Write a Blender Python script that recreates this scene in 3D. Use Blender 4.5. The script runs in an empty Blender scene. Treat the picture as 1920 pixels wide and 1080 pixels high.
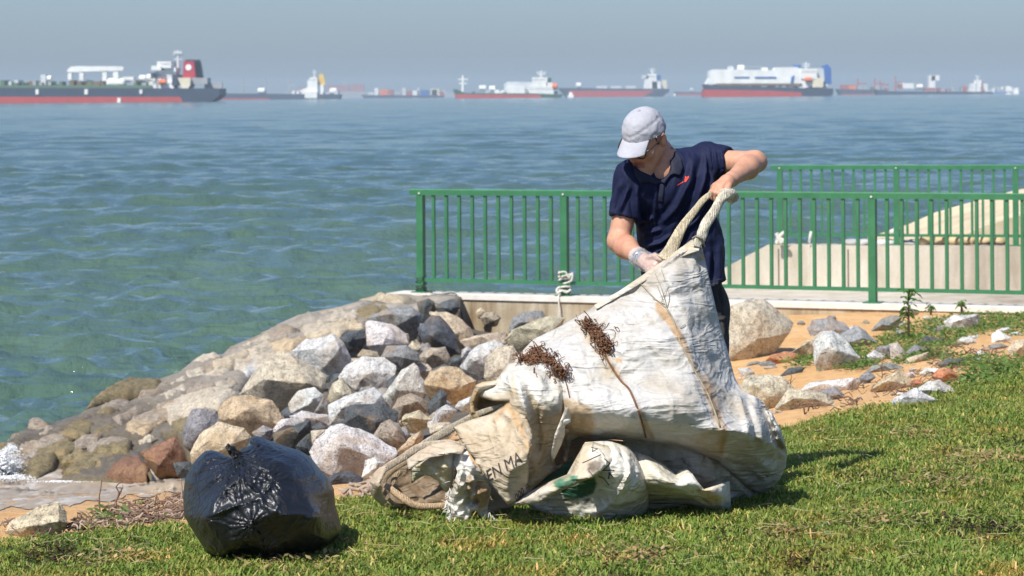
import bpy, bmesh, math, random
import numpy as np
from mathutils import Vector, Matrix, noise
from mathutils.geometry import delaunay_2d_cdt
from mathutils.kdtree import KDTree

random.seed(7); rng = np.random.default_rng(7)
sc = bpy.context.scene
COL = sc.collection

# ------------------------------------------------------------------ camera
F = 5333.0            # focal length in pixels of the 1920 px wide photograph
H = 1.55              # eye height above the lawn
ROLL = 0.0075
cam_d = bpy.data.cameras.new('camera'); cam = bpy.data.objects.new('camera', cam_d); COL.objects.link(cam)
sc.camera = cam
cam_d.sensor_width = 36.0; cam_d.lens = 36.0 * F / 1920.0
cam_d.shift_x = 360 * ROLL / 1920.0; cam_d.shift_y = -360 / 1920.0
cam_d.clip_start = 0.1; cam_d.clip_end = 60000
cam.location = (0, 0, H)
cam.rotation_euler = (Matrix.Rotation(math.pi/2, 3, 'X') @ Matrix.Rotation(-ROLL, 3, 'Z')).to_euler()
cam_d.dof.use_dof = True; cam_d.dof.focus_distance = 10.5; cam_d.dof.aperture_fstop = 10.5

# ------------------------------------------------------------------ light
SUN_EL = math.radians(50); sdx, sdy = 0.56, 0.83
world = bpy.data.worlds.new('World'); sc.world = world; world.use_nodes = True
wn = world.node_tree; bg = wn.nodes['Background']
sky = wn.nodes.new('ShaderNodeTexSky'); sky.sky_type = 'NISHITA'; sky.sun_disc = False
sky.sun_elevation = SUN_EL; sky.sun_rotation = math.atan2(-sdx, -sdy)
sky.air_density = 1.0; sky.dust_density = 1.2; sky.ozone_density = 2.5
bg.inputs['Strength'].default_value = 0.088
tint = wn.nodes.new('ShaderNodeMix'); tint.data_type = 'RGBA'; tint.blend_type = 'MULTIPLY'; tint.inputs[0].default_value = 1.0; tint.inputs[7].default_value = (.82, .97, 1.27, 1)
wn.links.new(sky.outputs[0], tint.inputs[6]); wn.links.new(tint.outputs[2], bg.inputs['Color'])
sun_d = bpy.data.lights.new('sun', 'SUN'); sun = bpy.data.objects.new('sun', sun_d); COL.objects.link(sun)
sun_d.energy = 5.0; sun_d.angle = math.radians(0.6); sun_d.color = (1.0, 0.95, 0.87)
n_ = math.hypot(sdx, sdy)
sdir = Vector((sdx/n_*math.cos(SUN_EL), sdy/n_*math.cos(SUN_EL), -math.sin(SUN_EL)))
sun.rotation_euler = sdir.to_track_quat('-Z', 'Y').to_euler(); sun.location = (-10, -10, 20)
sc.view_settings.view_transform = 'Standard'; sc.view_settings.look = 'None'
sc.view_settings.exposure = 0.27; sc.view_settings.gamma = 1; sc.view_settings.use_curve_mapping = False
sc.render.engine = 'CYCLES'
sc.cycles.max_bounces = 7; sc.cycles.diffuse_bounces = 3; sc.cycles.glossy_bounces = 3
sc.cycles.transmission_bounces = 5; sc.cycles.volume_bounces = 0; sc.cycles.transparent_max_bounces = 12
sc.cycles.use_denoising = True

# ------------------------------------------------------------------ maths helpers
CR, SR = math.cos(ROLL), math.sin(ROLL)
def uv(px, py):
    u = px - 960.0; v = py - 540.0
    return u*CR - v*SR, v*CR + u*SR + 360.0
def P(px, py, D):
    u, v = uv(px, py)
    return Vector((u*D/F, D, H - v*D/F))
def Pn(px, py, D):
    u, v = uv(np.asarray(px, float), np.asarray(py, float))
    D = np.broadcast_to(np.asarray(D, float), u.shape)
    return np.stack([u*D/F, D, H - v*D/F], -1)
def Pz(px, py, z):
    u, v = uv(px, py); return P(px, py, (H - z)*F/v)
def proj(co):
    co = np.asarray(co, float); D = co[..., 1]
    u = co[..., 0]*F/D; v = (H-co[..., 2])*F/D - 360.0
    return u*CR + v*SR + 960.0, v*CR - u*SR + 540.0
class TPS:
    def __init__(s, pts, vals, lam=1e-3):
        p = np.asarray(pts, float); v = np.asarray(vals, float)
        s.m = p.mean(0); s.k = p.std(0).mean(); p = (p-s.m)/s.k; s.p = p; n = len(p)
        d = np.linalg.norm(p[:, None]-p[None], axis=2)
        K = np.where(d > 0, d*d*np.log(d+1e-12), 0) + lam*np.eye(n)
        A = np.zeros((n+3, n+3)); A[:n, :n] = K; A[:n, n] = 1; A[:n, n+1:] = p; A[n, :n] = 1; A[n+1:, :n] = p.T
        s.w = np.linalg.solve(A, np.concatenate([v, [0, 0, 0]]))
    def __call__(s, q):
        q = (np.atleast_2d(np.asarray(q, float))-s.m)/s.k; out = np.zeros(len(q)); n = len(s.p)
        for a in range(0, len(q), 20000):
            b = q[a:a+20000]; d = np.linalg.norm(b[:, None]-s.p[None], axis=2)
            out[a:a+20000] = (d*d*np.log(d+1e-12))@s.w[:n] + s.w[n] + b@s.w[n+1:]
        return out
def in_poly(x, y, poly):
    x = np.asarray(x, float); y = np.asarray(y, float); r = np.zeros(x.shape, bool); n = len(poly)
    for i in range(n):
        x0, y0 = poly[i]; x1, y1 = poly[(i+1) % n]
        if y0 == y1: continue
        c = ((y0 > y) != (y1 > y)) & (x < (x1-x0)*(y-y0)/(y1-y0)+x0); r ^= c
    return r
def seg_dist(x, y, line, closed=False):
    """distance to a polyline, signed side, and arc parameter 0..1"""
    x = np.asarray(x, float); y = np.asarray(y, float)
    best = np.full(x.shape, 1e9); side = np.zeros(x.shape); par = np.zeros(x.shape)
    L = list(line) + ([line[0]] if closed else [])
    tot = sum(math.hypot(L[i+1][0]-L[i][0], L[i+1][1]-L[i][1]) for i in range(len(L)-1)) + 1e-9; acc = 0
    for i in range(len(L)-1):
        ax, ay = L[i][:2]; bx, by = L[i+1][:2]; dx, dy = bx-ax, by-ay; l2 = dx*dx+dy*dy+1e-9
        t = np.clip(((x-ax)*dx+(y-ay)*dy)/l2, 0, 1); ex = x-ax-t*dx; ey = y-ay-t*dy
        d = np.hypot(ex, ey); m = d < best
        best = np.where(m, d, best); side = np.where(m, np.sign(dx*ey-dy*ex), side)
        par = np.where(m, (acc+t*math.sqrt(l2))/tot, par); acc += math.sqrt(l2)
    return best, side, par
def fbm(co, scale, octaves=4, seed=0.0, gain=0.5):
    """cheap vectorised value noise, about -1..1"""
    co = np.asarray(co, float)*scale + seed*17.31; out = np.zeros(len(co)); a = 1.0; tot = 0
    for o in range(octaves):
        i = np.floor(co).astype(np.int64); f = co-i; f = f*f*(3-2*f); v = np.zeros(len(co))
        for dx in (0, 1):
            for dy in (0, 1):
                for dz in (0, 1):
                    h = (i[:, 0]+dx)*374761393 + (i[:, 1]+dy)*668265263 + (i[:, 2]+dz)*2147483647
                    h = (h ^ (h >> 13))*1274126177; h = (h ^ (h >> 16)) & 0xffffff
                    w = (f[:, 0] if dx else 1-f[:, 0])*(f[:, 1] if dy else 1-f[:, 1])*(f[:, 2] if dz else 1-f[:, 2])
                    v += w*(h/float(0xffffff)*2-1)
        out += a*v; tot += a; a *= gain; co = co*2.03+11.7
    return out/tot

# ------------------------------------------------------------------ object helpers
def tag(o, label=None, cat=None, group=None, kind=None):
    if label: o['label'] = label
    if cat: o['category'] = cat
    if group: o['group'] = group
    if kind: o['kind'] = kind
    return o
def empty(name, loc, label=None, cat=None, group=None):
    o = bpy.data.objects.new(name, None); COL.objects.link(o); o.location = loc; o.empty_display_size = .1
    return tag(o, label, cat, group)
def link(name, me, mat=None, parent=None):
    o = bpy.data.objects.new(name, me); COL.objects.link(o)
    if mat is not None and not me.materials: me.materials.append(mat)
    if parent is not None:
        o.parent = parent
        if parent.parent is None: o.matrix_parent_inverse = Matrix.Translation(-Vector(parent.location))
    return o
def mesh(name, verts, faces, mat=None, parent=None, smooth=True, cols=None):
    me = bpy.data.meshes.new(name)
    v = np.asarray(verts, np.float32); me.vertices.add(len(v)); me.vertices.foreach_set('co', v.ravel())
    f = faces
    if isinstance(f, np.ndarray):
        n, k = f.shape; me.loops.add(n*k); me.polygons.add(n)
        me.loops.foreach_set('vertex_index', f.astype(np.int32).ravel())
        me.polygons.foreach_set('loop_start', np.arange(0, n*k, k, dtype=np.int32))
    else:
        ls = [len(a) for a in f]; me.loops.add(sum(ls)); me.polygons.add(len(f))
        me.loops.foreach_set('vertex_index', np.array([i for a in f for i in a], np.int32))
        me.polygons.foreach_set('loop_start', np.concatenate([[0], np.cumsum(ls)[:-1]]).astype(np.int32))
    me.update(calc_edges=True)
    if cols is not None:
        ca = me.color_attributes.new('Col', 'FLOAT_COLOR', 'POINT')
        c = np.ones((len(v), 4), np.float32); c[:, :3] = cols; ca.data.foreach_set('color', c.ravel())
    me.polygons.foreach_set('use_smooth', np.full(len(me.polygons), smooth))
    return link(name, me, mat, parent)
def fix_normals(o):
    bm = bmesh.new(); bm.from_mesh(o.data); bmesh.ops.recalc_face_normals(bm, faces=bm.faces); bm.to_mesh(o.data); bm.free()
class MB:
    """collects boxes, prisms and tubes into one mesh"""
    def __init__(s): s.v = []; s.f = []
    def add(s, v, f):
        n = len(s.v); s.v += [tuple(a) for a in v]; s.f += [tuple(i+n for i in a) for a in f]; return s
    def box(s, c, d, rz=0.0, taper=1.0):
        v = []
        for z in (-1, 1):
            k = taper if z > 0 else 1
            for x, y in ((-1, -1), (1, -1), (1, 1), (-1, 1)):
                a, b = x*d[0]/2*k, y*d[1]/2*k
                v.append((c[0]+a*math.cos(rz)-b*math.sin(rz), c[1]+a*math.sin(rz)+b*math.cos(rz), c[2]+z*d[2]/2))
        return s.add(v, [(0, 3, 2, 1), (4, 5, 6, 7), (0, 1, 5, 4), (1, 2, 6, 5), (2, 3, 7, 6), (3, 0, 4, 7)])
    def prism(s, poly, y0, y1):
        n = len(poly); v = [(x, y0, z) for x, z in poly]+[(x, y1, z) for x, z in poly]
        return s.add(v, [tuple(range(n)), tuple(range(2*n-1, n-1, -1))]+[(i, i+n, (i+1) % n+n, (i+1) % n) for i in range(n)])
    def tube(s, pts, r, seg=8, flat=1.0, up=None, closed=False):
        pts = [Vector(p) for p in pts]; n = len(pts); rs = r if hasattr(r, '__len__') else [r]*n
        v = []; N = None
        for i, p in enumerate(pts):
            a = pts[(i-1) % n] if closed else pts[max(i-1, 0)]; b = pts[(i+1) % n] if closed else pts[min(i+1, n-1)]
            t = (b-a).normalized()
            if N is None: N = (Vector(up) if up else Vector((0, 0, 1)) if abs(t.z) < .9 else Vector((1, 0, 0)))
            N = (N-t*N.dot(t)); N = N.normalized() if N.length > 1e-6 else t.orthogonal().normalized(); B = t.cross(N)
            for k in range(seg):
                an = 2*math.pi*k/seg; v.append(p+N*math.cos(an)*rs[i]*flat+B*math.sin(an)*rs[i])
        f = []
        for i in range(n if closed else n-1):
            j = (i+1) % n
            for k in range(seg): f.append((i*seg+k, i*seg+(k+1) % seg, j*seg+(k+1) % seg, j*seg+k))
        if not closed: f += [tuple(range(seg-1, -1, -1)), tuple((n-1)*seg+k for k in range(seg))]
        return s.add(v, f)
    def build(s, name, mat=None, parent=None, smooth=False):
        o = mesh(name, s.v, s.f, mat, parent, smooth); return o
def smooth_path(pts, n=8):
    pts = [Vector(p) for p in pts]; out = []
    for i in range(len(pts)-1):
        p0 = pts[max(i-1, 0)]; p1 = pts[i]; p2 = pts[i+1]; p3 = pts[min(i+2, len(pts)-1)]
        for k in range(n):
            t = k/n; out.append(.5*((2*p1)+(p2-p0)*t+(2*p0-5*p1+4*p2-p3)*t*t+(3*p1-p0-3*p2+p3)*t**3))
    out.append(pts[-1]); return out

# ------------------------------------------------------------------ material helpers
def new_mat(name, rough=.7, spec=.5):
    m = bpy.data.materials.new(name); m.use_nodes = True; nt = m.node_tree; b = nt.nodes['Principled BSDF']
    b.inputs['Roughness'].default_value = rough; b.inputs['Specular IOR Level'].default_value = spec
    return m, nt, b
def N(nt, t, **kw):
    n = nt.nodes.new('ShaderNode'+t)
    for k, v in kw.items():
        if k.startswith('i_'): n.inputs[k[2:].replace('_', ' ')].default_value = v
        else: setattr(n, k, v)
    return n
def coords(nt, kind='Object', scale=None):
    tc = N(nt, 'TexCoord'); o = tc.outputs[kind]
    if scale is not None:
        mp = N(nt, 'Mapping'); mp.inputs['Scale'].default_value = scale; nt.links.new(o, mp.inputs[0]); o = mp.outputs[0]
    return o
def tex_noise(nt, vec, scale, detail=5, rough=.55, dist=0):
    n = N(nt, 'TexNoise'); n.inputs['Scale'].default_value = scale; n.inputs['Detail'].default_value = detail
    n.inputs['Roughness'].default_value = rough; n.inputs['Distortion'].default_value = dist
    nt.links.new(vec, n.inputs['Vector']); return n.outputs['Fac']
def ramp(nt, fac, stops, interp='LINEAR'):
    r = N(nt, 'ValToRGB'); r.color_ramp.interpolation = interp; el = r.color_ramp.elements
    while len(el) < len(stops): el.new(.5)
    for e, (p, c) in zip(el, stops):
        e.position = p; e.color = (c, c, c, 1) if not hasattr(c, '__len__') else (*c, 1)
    nt.links.new(fac, r.inputs[0]); return r.outputs[0]
def mix(nt, a, b, fac, mode='MIX'):
    m = N(nt, 'Mix', data_type='RGBA', blend_type=mode)
    for v, s in ((fac, 0), (a, 6), (b, 7)):
        if isinstance(v, (int, float)): m.inputs[s].default_value = v
        elif isinstance(v, tuple): m.inputs[s].default_value = (*v, 1)
        else: nt.links.new(v, m.inputs[s])
    return m.outputs[2]
def bump(nt, b, h, dist, strength=1.0, prev=None):
    n = N(nt, 'Bump'); n.inputs['Distance'].default_value = dist; n.inputs['Strength'].default_value = strength
    nt.links.new(h, n.inputs['Height'])
    if prev is not None: nt.links.new(prev, n.inputs['Normal'])
    nt.links.new(n.outputs[0], b.inputs['Normal']); return n.outputs[0]
def crease_bump(nt, b, v, scale, width, dist, prev=None, seed=0.0, strength=.8):
    """thin sharp fold lines: the contour lines of a warped noise"""
    mp = N(nt, 'Mapping'); mp.inputs['Location'].default_value = (seed, seed*.7, seed*1.3); nt.links.new(v, mp.inputs[0])
    n = tex_noise(nt, mp.outputs[0], scale, 2, .5, 1.4)
    return bump(nt, b, ramp(nt, n, [(.5-width, 0), (.5, 1), (.5+width, 0)]), dist, strength, prev)
def simple(name, col, rough=.6, metal=0, var=.12, scale=8, spec=.5, bmp=0):
    m, nt, b = new_mat(name, rough, spec); b.inputs['Metallic'].default_value = metal
    v = coords(nt); f = tex_noise(nt, v, scale, 6)
    c = ramp(nt, f, [(.3, tuple(x*(1-var) for x in col)), (.7, tuple(min(1, x*(1+var)) for x in col))])
    nt.links.new(c, b.inputs['Base Color'])
    if bmp: bump(nt, b, f, bmp)
    return m

# ================================================================== SETTING
ZW = -1.30     # sea level
ZT = -0.55     # top of the sea walls
# depth field of the riprap (photo pixel -> metres from the lens)
RIP = [(50,890,21.3),(0,838,22.4),(180,745,24.4),(330,700,26),(420,665,27),(500,622,28.5),(600,583,29.8),(700,557,30.4),(780,549,30.5),(860,552,30.2),
       (350,885,19.6),(350,780,23.2),(860,650,27),(640,905,15.2),(500,880,17.2),(900,780,17.8),(600,750,21.5),(420,800,20.6),(1000,625,28.3),
       (1000,700,22),(760,850,15.8),(200,830,22.4),(200,890,20.9),(750,600,27.4),(600,650,25.8),(760,720,22.4),(480,720,24.5),(1050,800,15.5)]
DT = TPS([r[:2] for r in RIP], [r[2] for r in RIP], 2e-3)
def Dp(px, py): return float(DT([(px, py)])[0])
# terrain control points in world coordinates
ctl = []
def c_px(px, py, z): p = Pz(px, py, z); ctl.append((p.x, p.y, z))
for x in (-4, -1.5, 1.5, 4):
    for y in (1, 4, 7.5): ctl.append((x, y, 0))
for a in [(0,1075,0),(400,1075,0),(900,1075,0),(1500,1075,0.02),(1900,1075,.03),(0,1012,-.01),(200,1000,-.01),(340,985,-.01),(640,932,-.02),(760,925,-.02),
          (1100,930,0),(1300,915,0.01),(1480,800,.0),(1600,778,.01),(1750,745,.02),(1830,720,.02),(1920,690,.02),(1920,860,.05),(1700,870,.06),
          (100,965,-.33),(250,955,-.30),(340,940,-.28),(0,945,-.5),(200,925,-.72),(340,925,-.55),(0,915,-.95),(330,893,-1.1),(150,897,-1.28),(0,893,-1.36),(500,925,-.35),(620,912,-.38),(700,905,-.35),
          (1440,775,-.14),(1560,740,-.24),(1700,715,-.22),(1800,700,-.15),(1400,690,-.42),(1550,680,-.42),(1750,660,-.4),(1900,660,-.2),
          (1400,600,-.70),(1550,590,-.62),(1650,585,-.62),(1700,600,-.6),(1900,598,-.58),(1900,625,-.45),(1250,640,-.72),(1150,640,-.85),(1050,632,-1.02),(960,640,-1.08),(890,640,-1.08),(1200,800,-.15),(1040,860,-.2)]:
    c_px(*a)
for (px, py, D) in RIP:
    if (px, py) in ((640,905),(1050,800)): continue
    p = P(px, py, D); ctl.append((p.x, p.y+.2, p.z-.34))
for x, y, z in [(-4.5,10,-.02),(-4.5,13,-.5),(-5,16,-1.2),(-6,20,-1.9),(-6,26,-2.3),(-5,30,-2.4),(-3,33,-2.4),(0,33,-2.2),(5,33,-1.6),(9,30,-1),(9,24,-.5),(9,16,.05),(6,10,.05),(7,20,-.1),(-3.3,29,-2.0),(-2.4,31.5,-2.0)]:
    ctl.append((x, y, z))
TT = TPS([c[:2] for c in ctl], [c[2] for c in ctl], 3e-3)
def tz(x, y): return float(TT([(x, y)])[0])
def hit(px, py, d0=8.0, d1=31.0, off=0.0):
    D = np.arange(d0, d1, .05); p = Pn(np.full(len(D), px), np.full(len(D), py), D)
    g = TT(p[:, :2])+off; k = np.nonzero(p[:, 2] < g)[0]
    return float(D[k[0]]) if len(k) else d1
# grid
gx = np.concatenate([np.arange(-14, -4, .5), np.arange(-4, 7, .07), np.arange(7, 20, .5)])
gy = np.concatenate([np.arange(-25, 7, 1.0), np.arange(7, 29.6, .07)])
X, Y = np.meshgrid(gx, gy); nx, ny = len(gx), len(gy); pts = np.stack([X.ravel(), Y.ravel()], 1)
Zg = TT(pts); Zg = np.where(pts[:, 1] < 7, np.where(pts[:, 1] < 1, 0, Zg), Zg)
LAWN_PX = [(-200,1030),(0,1012),(100,1006),(200,999),(340,985),(500,962),(640,934),(760,927),(900,900),(1050,880),(1200,850),(1350,815),(1480,798),(1540,790),(1600,778),(1690,768),(1750,745),(1830,722),(1870,702),(1920,684),(2100,640)]
lw = [Pz(a, b, 0) for a, b in LAWN_PX]; LAWN_W = [(p.x, p.y) for p in lw] + [(30, lw[-1].y+2), (30, -40), (-30, -40), (-30, lw[0].y)]
p3 = np.column_stack([pts, np.zeros(len(pts))])
wob = fbm(p3, 2.2, 4, 3)*.16
lawn_m = in_poly(pts[:, 0], pts[:, 1]+wob, LAWN_W)
Zg = Zg + np.where(lawn_m, fbm(p3, 1.5, 3, 1)*.012, fbm(p3, 3.0, 4, 2)*.022)
Zlook = Zg.reshape(ny, nx)
def zgrid(x, y):
    """height of the built ground mesh"""
    x = np.atleast_1d(x); y = np.atleast_1d(y)
    i = np.clip(np.searchsorted(gx, x)-1, 0, nx-2); j = np.clip(np.searchsorted(gy, y)-1, 0, ny-2)
    fx = (x-gx[i])/(gx[i+1]-gx[i]); fy = (y-gy[j])/(gy[j+1]-gy[j])
    return (Zlook[j, i]*(1-fx)*(1-fy)+Zlook[j, i+1]*fx*(1-fy)+Zlook[j+1, i]*(1-fx)*fy+Zlook[j+1, i+1]*fx*fy)
V = np.column_stack([pts, Zg])
J, I = np.meshgrid(np.arange(ny-1), np.arange(nx-1), indexing='ij'); q = (J*nx+I).ravel()
quads = np.stack([q, q+1, q+nx+1, q+nx], 1); fl = lawn_m[quads].mean(1) >= .5
def submesh(name, mask, mat, **k):
    f = quads[mask]; u, inv = np.unique(f, return_inverse=True)
    o = mesh(name, V[u], inv.reshape(f.shape), mat, **k); o['kind'] = 'structure'; return o

# sand
m_sand, nt, b = new_mat('sand', .9, .25)
v = coords(nt, 'Object'); sp = N(nt, 'SeparateXYZ'); nt.links.new(v, sp.inputs[0])
n1 = tex_noise(nt, v, 1.3, 6); n2 = tex_noise(nt, v, 160, 3, .7); n3 = tex_noise(nt, v, 14, 6, .65)
c = ramp(nt, n1, [(.3, (.86, .50, .20)), (.65, (.95, .60, .29))])
c = mix(nt, c, ramp(nt, n2, [(.3, .74), (.6, 1.1)]), .7, 'MULTIPLY')
c = mix(nt, c, ramp(nt, n3, [(.35, (.74, .68, .60)), (.6, 1.08)]), .55, 'MULTIPLY')
# wet sand: low towards the sea (z under about -0.65) and on the seaward side
mr = N(nt, 'MapRange'); mr.inputs[1].default_value = -1.0; mr.inputs[2].default_value = -.28; mr.inputs[3].default_value = 1; mr.inputs[4].default_value = 0
nt.links.new(sp.outputs[2], mr.inputs[0])
mr2 = N(nt, 'MapRange'); mr2.inputs[1].default_value = -.2; mr2.inputs[2].default_value = -.9; nt.links.new(sp.outputs[0], mr2.inputs[0])
ml = N(nt, 'Math', operation='MULTIPLY'); nt.links.new(mr.outputs[0], ml.inputs[0]); nt.links.new(mr2.outputs[0], ml.inputs[1])
c = mix(nt, c, (.21, .165, .115), ml.outputs[0]); nt.links.new(c, b.inputs['Base Color'])
rr = N(nt, 'MapRange'); rr.inputs[3].default_value = .9; rr.inputs[4].default_value = .3; nt.links.new(ml.outputs[0], rr.inputs[0]); nt.links.new(rr.outputs[0], b.inputs['Roughness'])
h = mix(nt, n3, n2, .35); bump(nt, b, h, .045)
# lawn soil
m_soil, nt, b = new_mat('lawn_soil', .95, .2)
v = coords(nt); n1 = tex_noise(nt, v, 2.5, 7, .65); n2 = tex_noise(nt, v, 60, 4, .7)
c = ramp(nt, n1, [(.35, (.045, .06, .016)), (.5, (.085, .085, .03)), (.7, (.20, .145, .08))])
c = mix(nt, c, ramp(nt, n2, [(.3, .5), (.7, 1.3)]), 1.0, 'MULTIPLY'); nt.links.new(c, b.inputs['Base Color']); bump(nt, b, n2, .02)
RIPA = [(-60,900),(-60,862),(0,838),(60,795),(100,792),(182,747),(290,713),(372,668),(470,634),(560,590),(700,556),(866,553),(880,585),(1010,600),(1130,620),(1060,700),(960,760),(860,800),(740,900),(640,905),(480,905),(330,893),(100,890)]
qx, qy = proj(V[quads].mean(1)); rip = in_poly(qx, qy, RIPA) & (V[quads][:, :, 1].mean(1) > 14.5) & ~fl
m_bed = simple('rubble_bed', (.10, .085, .065), .95, var=.4, scale=6, bmp=.03)  # dark colour stands in for the shade in the gaps between rocks
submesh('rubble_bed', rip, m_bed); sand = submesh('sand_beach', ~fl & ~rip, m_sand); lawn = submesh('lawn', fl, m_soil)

# ---- concrete walls
m_conc, nt, b = new_mat('weathered_concrete', .85, .3)
v = coords(nt, 'Object'); st = coords(nt, 'Object', (5.5, 5.5, .5))
n1 = tex_noise(nt, st, 1.3, 6, .65, .3); n2 = tex_noise(nt, v, 3, 7, .6); n3 = tex_noise(nt, v, 90, 3)
c = ramp(nt, n1, [(.3, (.24, .17, .10)), (.48, (.42, .35, .24)), (.7, (.56, .50, .39))])
c = mix(nt, c, ramp(nt, n2, [(.35, (.62, .56, .46)), (.6, 1.0)]), .6, 'MULTIPLY')
c = mix(nt, c, ramp(nt, n3, [(.3, .8), (.6, 1.05)]), .6, 'MULTIPLY'); nt.links.new(c, b.inputs['Base Color']); bump(nt, b, mix(nt, n2, n3, .4), .012)
m_conc2, nt, b = new_mat('pale_concrete', .85, .3)
v = coords(nt, 'Object'); st = coords(nt, 'Object', (3, 3, .45))
n1 = tex_noise(nt, st, 1.1, 6, .65, .3); n2 = tex_noise(nt, v, 2.3, 7, .6); n3 = tex_noise(nt, v, 60, 3)
sp = N(nt, 'SeparateXYZ'); nt.links.new(v, sp.inputs[0]); mr = N(nt, 'MapRange'); mr.inputs[1].default_value = 5.0; mr.inputs[2].default_value = 6.6; nt.links.new(sp.outputs[0], mr.inputs[0])
ca = ramp(nt, n1, [(.3, (.44, .39, .30)), (.6, (.60, .55, .45))]); cb = ramp(nt, n1, [(.3, (.27, .22, .16)), (.6, (.46, .40, .32))])
c = mix(nt, ca, cb, mr.outputs[0]); c = mix(nt, c, ramp(nt, n2, [(.3, (.78, .75, .68)), (.55, 1.0)]), .6, 'MULTIPLY')
c = mix(nt, c, ramp(nt, n3, [(.3, .85), (.6, 1.05)]), .6, 'MULTIPLY'); nt.links.new(c, b.inputs['Base Color']); bump(nt, b, mix(nt, n2, n3, .4), .012)
m_cap = simple('wall_top_concrete', (.66, .62, .55), .85, var=.14, scale=6, bmp=.004)

def wall_along(name, A, B, z0, z1, th, mat, parent=None):
    A, B = Vector(A), Vector(B); d = (B-A).normalized(); n = Vector((-d.y, d.x, 0)); m = MB()
    vs = []
    for z in (z0, z1):
        for q in (A, B, B+n*th, A+n*th): vs.append((q.x, q.y, z))
    m.add(vs, [(0, 3, 2, 1), (4, 5, 6, 7), (0, 1, 5, 4), (1, 2, 6, 5), (2, 3, 7, 6), (3, 0, 4, 7)])
    return m.build(name, mat, parent)
f1 = Pz(790, 548, ZT); f2 = Pz(1637, 568, ZT); fdir = (f2-f1); fdir.z = 0; bay = fdir.length/3; fdir.normalize(); fn = Vector((-fdir.y, fdir.x, 0))
wA = f1 - fn*.22 + fdir*(-.3); wB = f1 - fn*.22 + fdir*12
near_wall = empty('sea_wall', (wA.x, wA.y, ZT), 'stained concrete sea wall under the near green railing', 'wall')
wall_along('wall_body', wA, wB, -2.6, ZT-.05, .42, m_conc, near_wall)
wall_along('wall_top', wA-fn*.02, wB-fn*.02, ZT-.049, ZT, .46, m_cap, near_wall)
# far wall of the outlet
g1 = Pz(1463, 458, ZT); g2 = Pz(1905, 461, ZT); gdir = g2-g1; gdir.z = 0; gdir.normalize(); gn = Vector((-gdir.y, gdir.x, 0))
far_wall = empty('outlet_wall', (g1.x, g1.y, ZT), 'pale concrete outlet wall with sloping wing behind the near railing', 'wall')
q0 = g1-gn*.25
def fw(s): return (q0.x+gdir.x*s, q0.y+gdir.y*s)
m = MB(); prof = [(-3.2, -2.6), (-3.2, -1.75), (-.72, -.86), (-.14, ZT), (9, ZT), (9, -2.6)]
vs = []
for off in (0, .5):
    for s_, z_ in prof:
        x_, y_ = fw(s_); vs.append((x_+gn.x*off, y_+gn.y*off, z_))
n6 = len(prof); m.add(vs, [tuple(range(n6)), tuple(range(2*n6-1, n6-1, -1))]+[(i, i+n6, (i+1) % n6+n6, (i+1) % n6) for i in range(n6)])
m.build('wall_body', m_conc2, far_wall)
m = MB(); a_ = Vector(fw(-.95)); b_ = Vector(fw(9)); g2n = Vector((gn.x, gn.y)); vs = []
for z_ in (-2.6, -1.12):
    for q in (a_-g2n*4.6, b_-g2n*4.6, b_-g2n*.003, a_-g2n*.003): vs.append((q.x, q.y, z_))
m.add(vs, [(0, 3, 2, 1), (4, 5, 6, 7), (0, 1, 5, 4), (1, 2, 6, 5), (2, 3, 7, 6), (3, 0, 4, 7)]); m.build('outlet_apron', m_conc2, far_wall)
m_dark = simple('dark_joint', (.12, .10, .08), .9)
m = MB()
for s_ in (.02, .99, 4.2):
    x_, y_ = fw(s_); m.box((x_-gn.x*.001, y_-gn.y*.001, -1.55), (.016, .01, 1.9), math.atan2(gdir.y, gdir.x))
jo = m.build('joint', m_dark, far_wall)
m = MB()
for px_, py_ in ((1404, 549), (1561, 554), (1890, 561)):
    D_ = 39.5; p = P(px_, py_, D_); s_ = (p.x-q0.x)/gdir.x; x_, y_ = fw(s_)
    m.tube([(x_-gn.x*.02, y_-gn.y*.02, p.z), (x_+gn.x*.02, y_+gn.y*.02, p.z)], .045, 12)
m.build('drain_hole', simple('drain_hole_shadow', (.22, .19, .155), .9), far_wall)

# ---- sea
m_sea, nt, b = new_mat('sea_water', .08, .5); b.inputs['IOR'].default_value = 1.33
v = coords(nt, 'Object'); vs_ = coords(nt, 'Object', (1.0, .8, 1))
n0 = tex_noise(nt, coords(nt, 'Object', (.02, .012, 1)), 1, 5, .6); nn = tex_noise(nt, coords(nt, 'Object', (.7, .25, 1)), 1, 5, .6)
c = ramp(nt, n0, [(.3, (.058, .106, .078)), (.7, (.080, .135, .100))]); c = mix(nt, c, ramp(nt, nn, [(.35, (.86, .90, .92)), (.65, (1.10, 1.08, 1.06))]), .8, 'MULTIPLY')
nt.links.new(c, b.inputs['Base Color'])
w1 = tex_noise(nt, coords(nt, 'Object', (1.25, .55, 1)), 3.0, 5, .6, .3); w2 = tex_noise(nt, vs_, .9, 4, .6, .6); w3 = tex_noise(nt, coords(nt, 'Object', (.12, .2, 1)), 1, 5, .6)
pr = bump(nt, b, w3, 1.0, .5); pr = bump(nt, b, w2, .14, .8, pr); bump(nt, b, w1, .075, .9, pr)
rows = [12.0]
while rows[-1] < 1300: rows.append(rows[-1]*1.0046)
while rows[-1] < 16000: rows.append(rows[-1]*1.035)
rows = np.array(rows); tans = np.concatenate([[-2.2, -1.2, -.7, -.45], np.linspace(-.28, .28, 290), [.45, .7, 1.2, 2.2]])
Tn, R = np.meshgrid(tans, rows); sx = (Tn*R).ravel(); sy = R.ravel(); gsp = np.maximum(R.ravel()*.0042, 0) * np.where(R.ravel() > 1300, 9, 1)
hz = np.zeros(len(sx)); ox = np.zeros(len(sx))
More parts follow.
